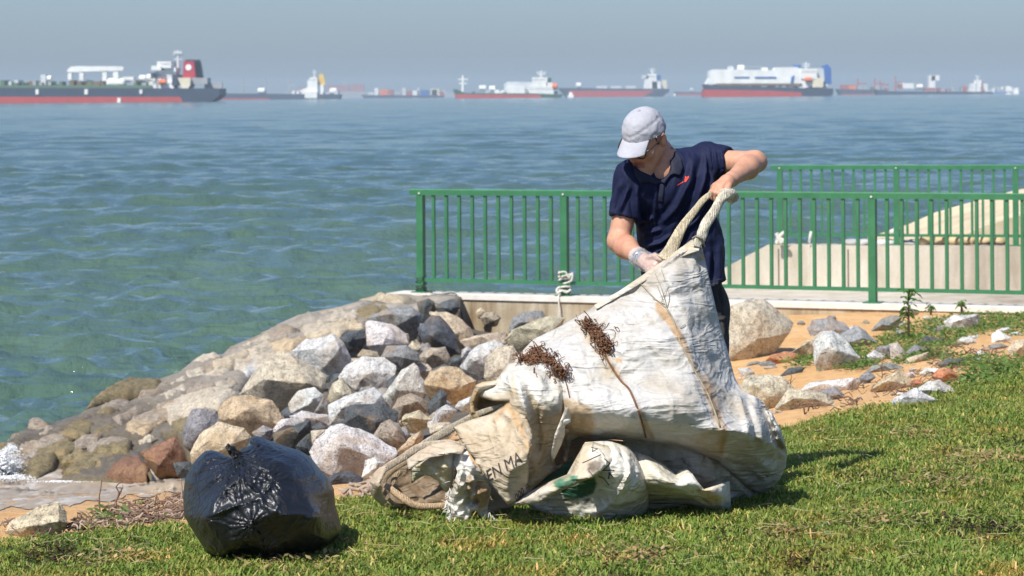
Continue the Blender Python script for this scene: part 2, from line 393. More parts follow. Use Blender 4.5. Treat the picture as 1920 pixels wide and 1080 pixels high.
shore = np.clip((sy-18.5-np.clip(sx+3, 0, 9)*.0)/7, .08, 1)
for k in range(130):
    lam = .30*(12/.30)**(rng.random()**2.1); th = math.radians(91) + rng.normal(0, .55); kx, ky = math.cos(th)*2*math.pi/lam, -math.sin(th)*2*math.pi/lam
    amp = .0145*lam**.60*rng.uniform(.4, 1)*(1 if lam < 2 else .55)*shore
    ph = rng.random()*6.283 + kx*sx+ky*sy; w = np.clip((lam/gsp-1.8)/1.5, 0, 1)*amp
    hz += w*np.cos(ph); ox += -.7*w*np.sin(ph)*math.cos(th)
sv = np.column_stack([sx+ox, sy, ZW+hz]); nr, ncn = R.shape
J, I = np.meshgrid(np.arange(nr-1), np.arange(ncn-1), indexing='ij'); q = (J*ncn+I).ravel()
sea = mesh('sea', sv, np.stack([q, q+1, q+ncn+1, q+ncn], 1), m_sea); sea['kind'] = 'structure'

# sheltered water sheet pieces behind and beside the camera (same sea, out of view)
# ---- haze
m_haze = bpy.data.materials.new('haze'); m_haze.use_nodes = True; nt = m_haze.node_tree; nt.nodes.remove(nt.nodes['Principled BSDF'])
pv = N(nt, 'VolumePrincipled'); pv.inputs['Color'].default_value = (.67, .815, .90, 1); pv.inputs['Density'].default_value = 1.05e-4; pv.inputs['Anisotropy'].default_value = 0.0
nt.links.new(pv.outputs[0], nt.nodes['Material Output'].inputs['Volume'])
HZ = True
if HZ:
    m = MB(); m.box((0, 8000, 48), (80000, 16400+200, 104)); hzo = m.build('haze', m_haze); hzo['kind'] = 'stuff'

# ================================================================== RAILINGS
m_green, nt, b = new_mat('green_paint', .42, .45); v = coords(nt); gg1 = tex_noise(nt, v, 5, 6, .7); gg2 = tex_noise(nt, v, 38, 5, .7); c = ramp(nt, gg1, [(.3, (.028, .135, .058)), (.7, (.045, .185, .082))]); c = mix(nt, c, (.16, .10, .05), ramp(nt, gg2, [(.64, 0), (.70, .8)])); c = mix(nt, c, (.35, .42, .36), ramp(nt, gg2, [(.27, .5), (.32, 0)])); nt.links.new(c, b.inputs['Base Color'])
m_greenl = simple('green_paint_pale', (.10, .30, .14), .5, var=.25, scale=9)  # paler green for the strip along the top of the rail
m_bolt = simple('pale_bolt', (.6, .62, .55), .5)
def railing(root, o, d, n, z, bays, bayl, hgt=1.10, nb=10, first=0, skip_post=()):
    ang = math.atan2(d.y, d.x)
    def at(s, off=0): return (o.x+d.x*s+n.x*off, o.y+d.y*s+n.y*off)
    L = bays*bayl
    x, y = at(L/2-.03); MB().box((x, y, z+hgt-.028), (L+.18, .064, .056), ang).build('top_rail', m_green, root)
    x, y = at(L/2-.03); MB().box((x, y, z+hgt+.0035), (L+.178, .058, .007), ang).build('rail_edge', m_greenl, root)
    post = None
    for k in range(bays+1):
        x, y = at(k*bayl)
        if post is None:
            m = MB().box((x, y, z+(hgt-.058)/2), (.075, .075, hgt-.058), ang)
            post = m.build('post', m_green, root); pl = MB().box((x, y, z+.006), (.17, .17, .012), ang).build('base_plate', m_green, post)
            bo = MB(); bx, by = at(k*bayl, -.036); bo.tube([(bx, by, z+hgt-.035), (bx-n.x*.008, by-n.y*.008, z+hgt-.035)], .011, 8).build('bolt', m_bolt, post)
        else:
            dx = d*(k*bayl); c_ = post.copy(); COL.objects.link(c_); c_.location = post.location+dx
            for ch in post.children:
                e = ch.copy(); COL.objects.link(e); e.parent = c_
    bal = None; rail = None
    for k in range(bays):
        x, y = at((k+.5)*bayl)
        if rail is None: rail = MB().box((x, y, z+.135), (bayl-.078, .040, .038), ang).build('bottom_rail', m_green, root)
        else:
            r2 = rail.copy(); COL.objects.link(r2); r2.location = rail.location+d*(k*bayl)
        for i in range(nb):
            s_ = k*bayl+bayl*(i+1)/(nb+1)
            if bal is None:
                x, y = at(s_); b0 = s_; bal = MB().box((x, y, z+.155+(hgt-.057-.155)/2), (.032, .032, hgt-.057-.155), ang).build('baluster', m_green, root)
            else:
                c_ = bal.copy(); COL.objects.link(c_); c_.location = bal.location+d*(s_-b0)
rail1 = empty('green_railing', (f1.x, f1.y, ZT), 'green painted metal railing along the near sea wall behind the stooping man', 'railing')
railing(rail1, f1, fdir, fn, ZT, 5, bay)
rail2 = empty('green_railing', (g1.x, g1.y, ZT), 'farther green metal railing standing on the pale outlet wall', 'railing')
bay2 = (g2-g1); bay2.z = 0; railing(rail2, g1, gdir, gn, ZT, 4, bay2.length/2)

# ropes on the railing
m_rope = simple('white_rope', (.62, .59, .52), .85, var=.2, scale=60, bmp=.003)
m_wire = simple('black_wire', (.03, .028, .025), .6)
rp = f1+fdir*bay
def rr(px, py, dd=0): return P(px, py, rp.y-.08+dd)
m = MB()
def wrap(m, c, r, z0, turns, rad, seg=7, ph=0):
    pts = [Vector((c.x+math.cos(a)*r, c.y+math.sin(a)*r, z0+.035*a/(2*math.pi)+.008*math.sin(a*1.7+ph))) for a in np.linspace(0, turns*2*math.pi, int(turns*16))]
    m.tube(pts, rad, seg)
wrap(m, rp, .062, ZT+.15, 2.6, .011); wrap(m, rp, .060, ZT+.03, 2, .011, ph=2)
m.tube(smooth_path([rr(1050,538), rr(1044,543,-.02), rr(1046,549,-.03), rr(1054,545,-.04), rr(1062,548,-.03), rr(1070,543,-.02)]), .012, 7)
m.tube(smooth_path([rr(1052,520,.0), rr(1048,512,-.03), rr(1060,510,-.03), rr(1066,520,-.03), rr(1073,512,-.02), rr(1071,526,-.03), rr(1056,532,-.03)]), .009, 7)
pw = rp - fn*.27
m.tube(smooth_path([rr(1050,552,-.05), P(1047,558,pw.y), P(1049,585,pw.y-.02), P(1047,615,pw.y-.03)]), .009, 7)
tag(m.build('tied_rope', m_rope, smooth=True), 'white rope knotted round the second post of the near railing and hanging down the wall', 'rope')
m = MB(); wrap(m, f1, .06, ZT+.015, 2.5, .006, 5); wrap(m, f1, .058, ZT+.1, 2, .004, 5)
e1 = P(862, 552, (f1+fdir*.36).y-.28)
m.tube(smooth_path([P(800,545,f1.y-.07), P(820,551,f1.y-.15), P(850,550,e1.y), P(858,558,e1.y-.05), P(866,590,e1.y-.07), P(868,600,e1.y-.08)]), .006, 5)
m.tube(smooth_path([P(790,549,f1.y-.1), P(808,556,f1.y-.18), P(822,562,f1.y-.25), P(824,572,f1.y-.27)]), .005, 5)
tag(m.build('wire', m_wire, smooth=True), 'thin black wire looped round the leftmost railing post and over the wall edge', 'wire')
# ropes and stones on the outlet wall
def gg(px, py, dd=0): return P(px, py, 39.35+dd)
m = MB()
m.tube(smooth_path([gg(1456,437), gg(1460,446), gg(1470,452), gg(1474,458)]), .03, 7); m.tube(smooth_path([gg(1473,434), gg(1464,441), gg(1457,452), gg(1457,457)]), .026, 7)
m.tube(smooth_path([gg(1457,445), gg(1466,456)]), .035, 7)
tag(m.build('rope_end', m_rope, smooth=True), 'white rope knot on the left end of the outlet wall top', 'rope')
m = MB()
m.tube(smooth_path([gg(1674,432), gg(1684,432), gg(1688,438), gg(1680,450), gg(1674,462)]), .03, 7); m.tube([gg(1672,430), gg(1676,440)], .04, 7)
m.tube(smooth_path([gg(1675,462,-.12), gg(1684,500,-.12), gg(1697,570,-.1)]), .007, 5)
m.tube(smooth_path([gg(1518,452,-.12), gg(1517,500,-.12), gg(1515,565,-.1)]), .007, 5); m.tube([gg(1521,434), gg(1517,455)], .02, 6)
tag(m.build('rope_end', m_rope, smooth=True), 'white rope hook and hanging line on the outlet wall beside the middle far post', 'rope')
m_tan = simple('tan_stone', (.58, .45, .26), .85, var=.18, scale=5, bmp=.01); m_greyst = simple('grey_stone_far', (.45, .45, .43), .85, var=.3, scale=4)
def lump(name, p, r, mat, parent=None, seed=0, sub=2):
    bm = bmesh.new(); bmesh.ops.create_icosphere(bm, subdivisions=sub, radius=1)
    co = np.array([v.co for v in bm.verts]); nz = fbm(co, 1.6, 3, seed)
    for v, k in zip(bm.verts, nz): v.co = Vector((v.co.x*r[0], v.co.y*r[1], v.co.z*r[2]))*(1+.35*k)+Vector(p)
    me = bpy.data.meshes.new(name); bm.to_mesh(me); bm.free(); me.polygons.foreach_set('use_smooth', [True]*len(me.polygons))
    return link(name, me, mat, parent)
ORD = ['first', 'second', 'third', 'fourth', 'fifth', 'sixth', 'seventh']
for i, px in enumerate([1598, 1620, 1655, 1668, 1706]):
    o = lump('stone', gg(px, 455, .1), (.13, .16, .055), m_greyst, seed=i)
    tag(o, ORD[i]+' from the left of five whitish grey stones on the outlet wall top', 'stone', 'grey stones on the outlet wall')
for i, px in enumerate([1733, 1760, 1788, 1815, 1843, 1870]):
    o = lump('stone', gg(px, 451, .1), (.125, .2, .085), m_tan, seed=i+9)
    tag(o, ORD[i]+' from the left in the row of rounded tan stones on the outlet wall', 'stone', 'tan stones on the outlet wall')
# tan bank rising beyond the far railing
bank = []
m = MB(); prof = [(1690,470), (1735,457), (1780,441), (1830,419), (1895,400), (2000,372), (2200,350), (2200,520), (1690,520)]
m.prism([(P(a, b, 42).x, P(a, b, 42).z) for a, b in prof], 41.2, 46)
o = m.build('tan_bank', simple('tan_bank_stone', (.60, .50, .33), .9, var=.2, scale=1.2, bmp=.05))
tag(o, 'pale tan stone bank rising beyond the right end of the far railing', 'bank')

# ================================================================== SHIPS
SM = {}
def sm(key):
    if key not in SM:
        cols = dict(navy=(.035,.05,.085), red=(.42,.06,.05), white=(.80,.80,.76), cream=(.72,.66,.48), green=(.10,.17,.10), dgreen=(.03,.09,.05), orange=(.75,.18,.05),
                    crimson=(.42,.02,.04), black=(.03,.03,.04), yellow=(.75,.50,.08), blue=(.03,.12,.38), grey=(.35,.36,.36), brown=(.18,.12,.06), boxred=(.40,.10,.07), lgrey=(.55,.58,.58))
        SM[key] = simple('ship_'+key, cols[key], .6, var=.12, scale=.12)
    return SM[key]
def ship(label, cat, D, parts, x0, x1, beam=40, group=None):
    c = P((x0+x1)/2, 185, D); root = empty('ship', (c.x, D, ZW), label, cat, group)
    for it in parts:
        name, key, poly = it[:3]; hd = it[3] if len(it) > 3 else .3; off = it[4] if len(it) > 4 else 0
        hd *= beam; off *= beam
        if len(poly) == 4 and not hasattr(poly[0], '__len__'):
            a, b_, c_, d_ = poly; poly = [(a, b_), (c_, b_), (c_, d_), (a, d_)]
        w = [P(px, py, D) for px, py in poly]
        if False:   # tapered in plan: narrower at both ends
            xs = [p.x for p in w]; m = MB(); n = len(w)
            if name == 'hull': xa, xb = min(xs), max(xs)
            else: hd *= 1.05
            def yy(p): t = min(max((p.x-xa)/(xb-xa), 0), 1); return hd*(1-.75*abs(2*t-1)**6)
            vs = [(p.x, D-yy(p), p.z) for p in w]+[(p.x, D+yy(p), p.z) for p in w]
            m.add(vs, [tuple(range(n)), tuple(range(2*n-1, n-1, -1))]+[(i, i+n, (i+1) % n+n, (i+1) % n) for i in range(n)])
        elif name in ('emblem',):
            cx, cy, r = it[5]; m = MB(); p = P(cx, cy, D); k = r*D/F
            m.tube([(p.x, D+off-.3, p.z), (p.x, D+off+.3, p.z)], k, 16)
        elif name in ('mast', 'crane', 'tank', 'lifeboat', 'leg_round'):
            m = MB(); cx = (w[0].x+w[1].x)/2; r = abs(w[1].x-w[0].x)/2
            if name == 'mast' or name == 'crane':
                m.tube([(cx, D+off, w[2].z), (cx, D+off, w[0].z)], [r, r*.6], 8)
                hh = w[0].z-w[2].z
                if name == 'crane': m.box((cx+r*4*(1 if it[0] == 'crane' else 0), D+off, w[0].z-hh*.45), (r*9, r*1.2, r*1.0))
                else: m.box((cx, D+off, w[0].z-hh*.25), (r*6, r, r*.8)); m.box((cx, D+off, w[0].z-hh*.5), (r*5, r, r*.8))
            else:
                zc = (w[0].z+w[2].z)/2; rz = abs(w[0].z-w[2].z)/2
                m.tube([(cx-r, D+off, zc), (cx-r*.8, D+off, zc), (cx+r*.8, D+off, zc), (cx+r, D+off, zc)], [rz*.6, rz, rz, rz*.6], 10)
        else:
            m = MB(); m.prism([(p.x, p.z) for p in w], D+off-hd, D+off+hd)
        m.build(name, sm(key), root)
    return root
R_ = lambda a, b, c, d: (a, b, c, d)
random.seed(3)
def clutter(x0, x1, y0, y1, n, keys, name='deck_gear', wmin=2, wmax=9):
    out = []
    for i in range(n):
        x = random.uniform(x0, x1); w = random.uniform(wmin, wmax); h = random.uniform(.3, 1)*(y1-y0)
        out.append((name, random.choice(keys), R_(x, y1-h, x+w, y1), random.uniform(.05, .3), random.uniform(-.15, .1)))
    return out
def windows(x0, x1, y, n, key='black', off=-.31, w=1.2, h=1.0):
    return [('window', key, R_(x0+(x1-x0)*i/n, y, x0+(x1-x0)*i/n+w, y+h), .004, off) for i in range(n)]
ship('huge navy and red oil tanker with a crimson funnel at the far left', 'ship', 2350, [
    ('hull', 'navy', [(-330,160), (-250,164), (418,166), (418,178), (408,187), (398,191.5), (-320,184), (-345,165)], .5),
    ('boot_stripe', 'red', [(-322,181.5), (345,181.5), (352,193.5), (-318,196)], .505),
    ('deck', 'green', R_(-240,160,290,166), .4), ('deck', 'brown', R_(150,153,222,166), .3),
    ('gantry_beam', 'white', [(133,131), (140,125.5), (150,124.5), (234,125), (238,128), (236,133), (180,134), (133,136)], .06, -.3),
    ('gantry_leg', 'white', R_(134,134,141,150), .05, -.3), ('gantry_leg', 'white', R_(155,133,163,151), .05, -.3), ('gantry_leg', 'white', R_(198,133,206,152), .05, -.3),
    ('gantry_leg', 'white', R_(218,132,228,160), .05, -.3), ('tank', 'white', R_(205,147,240,163), .1, -.3), ('tank', 'white', R_(92,142,101,153), .1, -.2), ('deck_house', 'lgrey', R_(78,140,88,160), .1),
    ('tank', 'white', R_(262,141,275,153), .1, -.1), ('tank', 'white', R_(276,139,290,151), .1, -.1), ('deck_house', 'white', R_(232,144,252,154), .1),
    ('accommodation', 'white', R_(284,153,330,167), .3), ('accommodation', 'white', R_(296,134,333,153.5), .28), ('bridge', 'white', R_(300,116,326,128), .35), ('bridge_wing', 'white', R_(290,124,308,132), .4),
    ('accommodation', 'white', R_(312,127,334,135), .3), ('dark_opening', 'navy', R_(288,137,296,147), .05, -.3), ('dark_opening', 'navy', R_(327,140,338,160), .31), ('mast', 'lgrey', R_(331,94,337,128), .1),
    ('radar', 'lgrey', R_(326,96,342,101), .03), ('lifeboat', 'orange', R_(303,149,317,159), .05, -.35), ('deck_house', 'cream', [(338,146), (362,146), (361,160), (357,167), (346,167)], .33),
    ('funnel', 'crimson', [(347,115), (366,115), (369,146), (345,146)], .12, -.06), ('funnel_casing', 'black', [(350,113), (372,112), (375,118), (380,149), (366,149)], .1, .1), ('funnel_top', 'black', R_(349,112,374,116), .13),
    ('emblem', 'white', R_(350,120,362,132), .01, -.185, (356,126.5,5.8)), ('deck_house', 'grey', R_(362,146,392,158), .25), ('rail', 'grey', R_(384,155,417,166), .05),
    ('draught_mark', 'white', R_(77.5,167.5,83,177), .01, -.51), ('draught_mark', 'white', R_(168,167.5,174,177), .01, -.51), ('draught_mark', 'white', R_(270,168,275,176), .01, -.51), ('draught_mark', 'white', R_(229,183.5,235,192), .01, -.515),
    ]+windows(302, 324, 119, 7, off=-.36)+windows(286, 330, 156, 9, off=-.31)+windows(298, 332, 141, 8, off=-.29)+clutter(-200, 285, 150, 161, 70, ['green', 'grey', 'green', 'brown', 'lgrey'])+clutter(285, 335, 132, 166, 14, ['white', 'lgrey', 'grey', 'white'], wmax=7), 0, 410, 55)
ship('dark bulk carrier with a yellow funnel beyond the tanker stern', 'ship', 4500, [
    ('hull', 'navy', [(400,175), (640,177), (638,184.5), (634,187.5), (400,187)], .5), ('boot_stripe', 'red', [(402,184), (508,184.5), (508,187.6), (402,187.6)], .505),
    ('tank', 'white', R_(484,165,498,176), .1, -.1), ('crane', 'grey', R_(454,146,457,176)), ('crane', 'grey', R_(496,146,499,176)), ('crane', 'grey', R_(540,147,543,176)), ('crane', 'grey', R_(414,150,417,176)),
    ('accommodation', 'white', [(578,150), (584,145), (596,145), (597,178), (577,178)], .3), ('deck_house', 'white', [(558,172), (577,164), (577,178), (558,178)], .3), ('funnel', 'yellow', [(599,139), (607,139), (611,159), (597,159)], .1),
    ('funnel_base', 'white', R_(596,159,608,177), .2), ('deck_house', 'white', R_(574,172,597,184), .3, -.22), ('tank', 'white', R_(618,165,632,178), .1), ('mast', 'lgrey', R_(588,130,591,146)),
    ]+clutter(545, 635, 168, 178, 14, ['white', 'lgrey', 'grey'])+windows(579, 595, 149, 5), 400, 640, 60)
ship('faint reddish container ship on the horizon right of the yellow funnel', 'ship', 11500, [
    ('hull', 'grey', [(535,172), (690,172), (686,184), (540,184)], .5), ('container_stack', 'boxred', R_(560,163,600,173), .4), ('container_stack', 'boxred', R_(615,160,655,173), .4), ('container_stack', 'boxred', R_(658,158,683,173), .4), ('mast', 'grey', R_(646,148,649,172))], 540, 690, 60)
ship('low blue container ship with mixed boxes in the gap left of centre', 'ship', 6500, [
    ('hull', 'navy', [(678,178), (834,179), (831,184.5), (684,184.5)], .5)]+[('container_stack', k, R_(a, y, b, 179), .35) for a, b, y, k in
    [(690,702,173,'lgrey'), (703,710,165,'white'), (713,728,168,'orange'), (731,738,168,'boxred'), (740,753,171,'grey'), (754,762,165,'lgrey'), (763,772,170,'boxred'), (774,786,170,'white'), (783,787,164,'lgrey'), (789,805,169,'blue'), (808,824,166,'cream'), (810,820,168,'orange'), (825,832,172,'boxred')]], 680, 834, 50)
ship('faint low ship hull between the container ship and the green funnelled tanker', 'ship', 10500, [('hull', 'grey', [(822,176), (856,176), (852,183), (826,183)], .5)]+clutter(824, 848, 168, 177, 6, ['grey', 'boxred', 'lgrey']), 822, 856, 50)
ship('product tanker with a low red hull and small green funnel near the centre', 'ship', 3900, [
    ('hull', 'dgreen', [(850,167), (858,168), (872,174.5), (1000,175), (1056,177), (1052,182), (1044,187), (856,187)], .5), ('boot_stripe', 'red', [(853,176.5), (1012,177.5), (1018,187.5), (855,187.5)], .505),
    ('mast', 'white', R_(865,141,871,172), .1), ('tank', 'white', R_(898,160,912,170), .1), ('tank', 'white', R_(917,161,929,172), .1), ('deck_tank', 'lgrey', [(945,158), (952,153), (1000,154), (1000,172), (945,172)], .25), ('deck_tank', 'white', R_(951,163,984,176), .1, -.3),
    ('accommodation', 'white', R_(998,145,1026,162), .3), ('accommodation', 'white', R_(992,161,1038,178), .32), ('funnel', 'dgreen', R_(1026,146,1034,158), .1), ('mast', 'lgrey', R_(1012,132,1018,146)), ('lifeboat', 'orange', R_(1035,156,1045,168), .1, -.3),
    ('deck_house', 'white', R_(1024,155,1036,175), .3)]+clutter(870, 1050, 167, 176, 30, ['dgreen', 'grey', 'lgrey', 'white'])+windows(1000, 1024, 149, 7, off=-.31)+windows(994, 1036, 166, 9, off=-.33), 850, 1056, 45)
ship('unladen bulk carrier with a tall faded red hull just left of the man', 'ship', 5200, [
    ('hull', 'navy', [(1046,165), (1254,167), (1253,172), (1240,182), (1200,183.5), (1062,183.5)], .5), ('boot_stripe', 'red', [(1066,170), (1226,170), (1204,181), (1198,184.5), (1066,184.5)], .505),
    ('accommodation', 'white', [(1207,152), (1214,139), (1230,138), (1232,166), (1207,166)], .3), ('deck_house', 'white', R_(1222,153,1238,166), .3), ('funnel', 'blue', R_(1229,141,1239,150), .1), ('deck_house', 'cream', R_(1241,150,1250,166), .1),
    ('mast', 'lgrey', R_(1221,127,1225,140)), ('tank', 'white', R_(1080,155,1090,166)), ('hatch', 'lgrey', R_(1118,161,1138,166), .3), ('hatch', 'lgrey', R_(1145,161,1165,166), .3), ('hatch', 'lgrey', R_(1172,161,1192,166), .3), ('bridge_wing', 'lgrey', R_(1203,141,1215,148), .3)]+windows(1215, 1230, 143, 5), 1046, 1254, 50)
ship('small white workboat floating by the bow of the faded red bulk carrier', 'boat', 3600, [('hull', 'white', [(1064,178), (1076,178), (1074,186.5), (1066,186.5)], .5), ('cabin', 'white', R_(1067,173,1073,178.5), .3)], 1064, 1076, 8)
ship('faint low red hull seen just left of the white gas carrier', 'ship', 7500, [('hull', 'navy', [(1264,172), (1330,173), (1330,184), (1270,184)], .5), ('boot_stripe', 'red', R_(1269,176,1330,184.5), .505), ('tank', 'white', R_(1263,176,1270,184)), ('tank', 'lgrey', R_(1293,165,1300,173))], 1264, 1330, 50)
ship('gas carrier with a long bulky white deck and tall blue funnel', 'ship', 3300, [
    ('hull', 'navy', [(1319,158), (1330,160), (1540,166), (1558,166), (1558,176), (1548,184.5), (1326,184.5), (1321,166)], .5), ('boot_stripe', 'red', [(1318,168), (1440,170), (1498,173), (1502,186), (1317,186)], .505),
    ('cargo_cover', 'white', [(1322,158), (1328,147), (1329,134), (1338,130.5), (1450,132), (1452,127), (1490,126), (1500,131), (1528,132), (1530,160), (1500,166), (1480,159)], .42),
    ('dome', 'lgrey', [(1364,131), (1366,124), (1373,124), (1375,131)], .2), ('tank', 'white', R_(1382,122,1396,134)), ('dome', 'white', R_(1428,127,1438,133), .2), ('deck_house', 'blue', R_(1488,122,1500,127), .2), ('mast', 'lgrey', R_(1509,116,1514,132)),
    ('bridge', 'white', R_(1498,129,1528,148), .45), ('lifeboat', 'orange', R_(1505,145,1518,154), .1, -.47), ('deck_house', 'cream', [(1518,152), (1532,146), (1541,148), (1539,164), (1520,164)], .46), ('funnel_side', 'lgrey', R_(1530,128,1545,152), .2),
    ('funnel', 'blue', [(1542,124), (1550,121), (1556,128), (1557,158), (1545,158)], .25), ('stripe_mark', 'blue', R_(1412,144,1452,146.5), .01, -.43), ('stripe_mark', 'blue', R_(1374,144,1402,146), .01, -.43), ('stripe_mark', 'blue', [(1480,145), (1486,141), (1484,156), (1479,156)], .01, -.43),
    ('pipe', 'grey', R_(1396,124.5,1430,125.3), .02), ('deck', 'brown', R_(1340,156.5,1500,161), .44)]+clutter(1340, 1500, 156, 163, 22, ['brown', 'grey', 'boxred', 'lgrey'])+clutter(1500, 1545, 152, 166, 12, ['white', 'lgrey', 'grey'])+windows(1500, 1526, 134, 8, off=-.46), 1319, 1558, 50)
ship('geared cargo ship with red deck cranes right of the gas carrier', 'ship', 5600, [
    ('hull', 'navy', [(1568,167), (1662,169), (1662,183), (1576,183)], .5), ('boot_stripe', 'red', R_(1576,176,1655,183.5), .505), ('container_stack', 'boxred', R_(1577,159,1603,168), .3), ('container_stack', 'orange', R_(1590,161,1603,168), .31)]
    +[('crane', 'boxred', R_(x, 147, x+4, 169)) for x in (1606, 1638)]+[('crane', 'boxred', R_(1648,152,1652,168))]+clutter(1606, 1662, 160, 169, 10, ['boxred', 'brown', 'grey']), 1568, 1662, 45)
ship('long dark bulk carrier low in the water with thin deck cranes at the right', 'ship', 5000, [
    ('hull', 'navy', [(1640,168), (1660,171), (1856,172.5), (1858,179), (1848,182.5), (1646,182.5)], .5), ('crane', 'boxred', R_(1677,142,1680,170)), ('crane', 'grey', R_(1716,146,1719,170)), ('crane', 'grey', R_(1785,148,1788,171)),
    ('container_stack', 'white', R_(1690,156,1712,166), .2), ('container_stack', 'boxred', R_(1684,158,1691,166), .2), ('tank', 'white', R_(1718,158,1731,168)), ('accommodation', 'white', R_(1741,142,1752,166), .2), ('bridge', 'white', R_(1745,141,1760,151), .2), ('deck', 'boxred', R_(1732,165,1752,170), .2),
    ('accommodation', 'white', R_(1819,156,1829,173), .25), ('accommodation', 'white', R_(1828,150,1838,172), .25), ('deck_house', 'white', R_(1842,157,1850,172), .25), ('funnel', 'boxred', R_(1836,152,1842,166), .1), ('mast', 'lgrey', R_(1831,140,1834,151))]+clutter(1752, 1850, 162, 172, 14, ['lgrey', 'grey', 'boxred']), 1640, 1858, 50)
ship('distant pale ship with small white cabins at the right edge', 'ship', 8000, [('hull', 'blue', [(1856,173), (1930,173), (1930,181), (1860,181)], .5)]+clutter(1858, 1925, 160, 174, 16, ['white', 'lgrey', 'grey']), 1856, 1930, 50)
ship('white launch with two cabin blocks near the right edge of the sea', 'boat', 3900, [('hull', 'white', [(1884,176), (1898,176), (1896,181.5), (1886,181.5)], .5), ('cabin', 'white', R_(1886,162,1896,172), .3), ('cabin', 'lgrey', R_(1888,171,1894,177), .3)], 1884, 1898, 8)
ship('small white boat farther right than the cabin launch', 'boat', 4000, [('hull', 'white', [(1899,172), (1910,172), (1908,180.5), (1900,180.5)], .5), ('cabin', 'white', R_(1901,165,1908,173), .3)], 1899, 1910, 8)

# ================================================================== ROCKS
def rock_material(name, dark=1.0):
    m, nt, b = new_mat(name, .82, .3)
    oi = N(nt, 'ObjectInfo'); geo = coords(nt, 'Object')
    mp = N(nt, 'VectorMath', operation='ADD'); cx = N(nt, 'CombineXYZ'); mu = N(nt, 'Math', operation='MULTIPLY'); mu.inputs[1].default_value = 53
    nt.links.new(oi.outputs['Random'], mu.inputs[0]); nt.links.new(mu.outputs[0], cx.inputs[0]); nt.links.new(mu.outputs[0], cx.inputs[1]); nt.links.new(geo, mp.inputs[0]); nt.links.new(cx.outputs[0], mp.inputs[1]); v = mp.outputs[0]
    big = tex_noise(nt, v, 3.2, 5, .6, .4); med = tex_noise(nt, v, 17, 6, .68, .3); fine = tex_noise(nt, v, 75, 4, .75)
    w = N(nt, 'TexWave'); w.inputs['Scale'].default_value = 3.0; w.inputs['Distortion'].default_value = 9; w.inputs['Detail'].default_value = 4; nt.links.new(v, w.inputs['Vector'])
    c = mix(nt, oi.outputs['Color'], ramp(nt, med, [(.30, .50), (.5, 1.0), (.70, 1.3)]), .9, 'MULTIPLY')
    c = mix(nt, c, ramp(nt, fine, [(.36, .30), (.47, 1.0), (.60, 1.30)]), .85, 'MULTIPLY')
    st = mix(nt, oi.outputs['Color'], (.42, .27, .12), .65)
    c = mix(nt, c, st, ramp(nt, big, [(.52, 0.0), (.66, .65)]))
    c = mix(nt, c, ramp(nt, w.outputs['Fac'], [(.05, .72), (.25, 1.0)]), .5, 'MULTIPLY')
    nt.links.new(c, b.inputs['Base Color'])
    vo = N(nt, 'TexVoronoi', feature='DISTANCE_TO_EDGE'); vo.inputs['Scale'].default_value = 9; nt.links.new(v, vo.inputs['Vector'])
    p1 = bump(nt, b, med, .035, .9); p2 = bump(nt, b, ramp(nt, vo.outputs['Distance'], [(0, 0), (.05, 1)]), .006, .35, p1); bump(nt, b, fine, .008, .9, p2)
    return m
m_rock = rock_material('riprap_rock')
RC = dict(W=(.60,.59,.56), G=(.27,.275,.27), D=(.10,.11,.115), O=(.54,.42,.27), B=(.37,.31,.24), P=(.54,.47,.36), R=(.27,.15,.09), X=(.50,.22,.12), M=(.24,.195,.105), T=(.56,.47,.33))
rock_seed = [0]
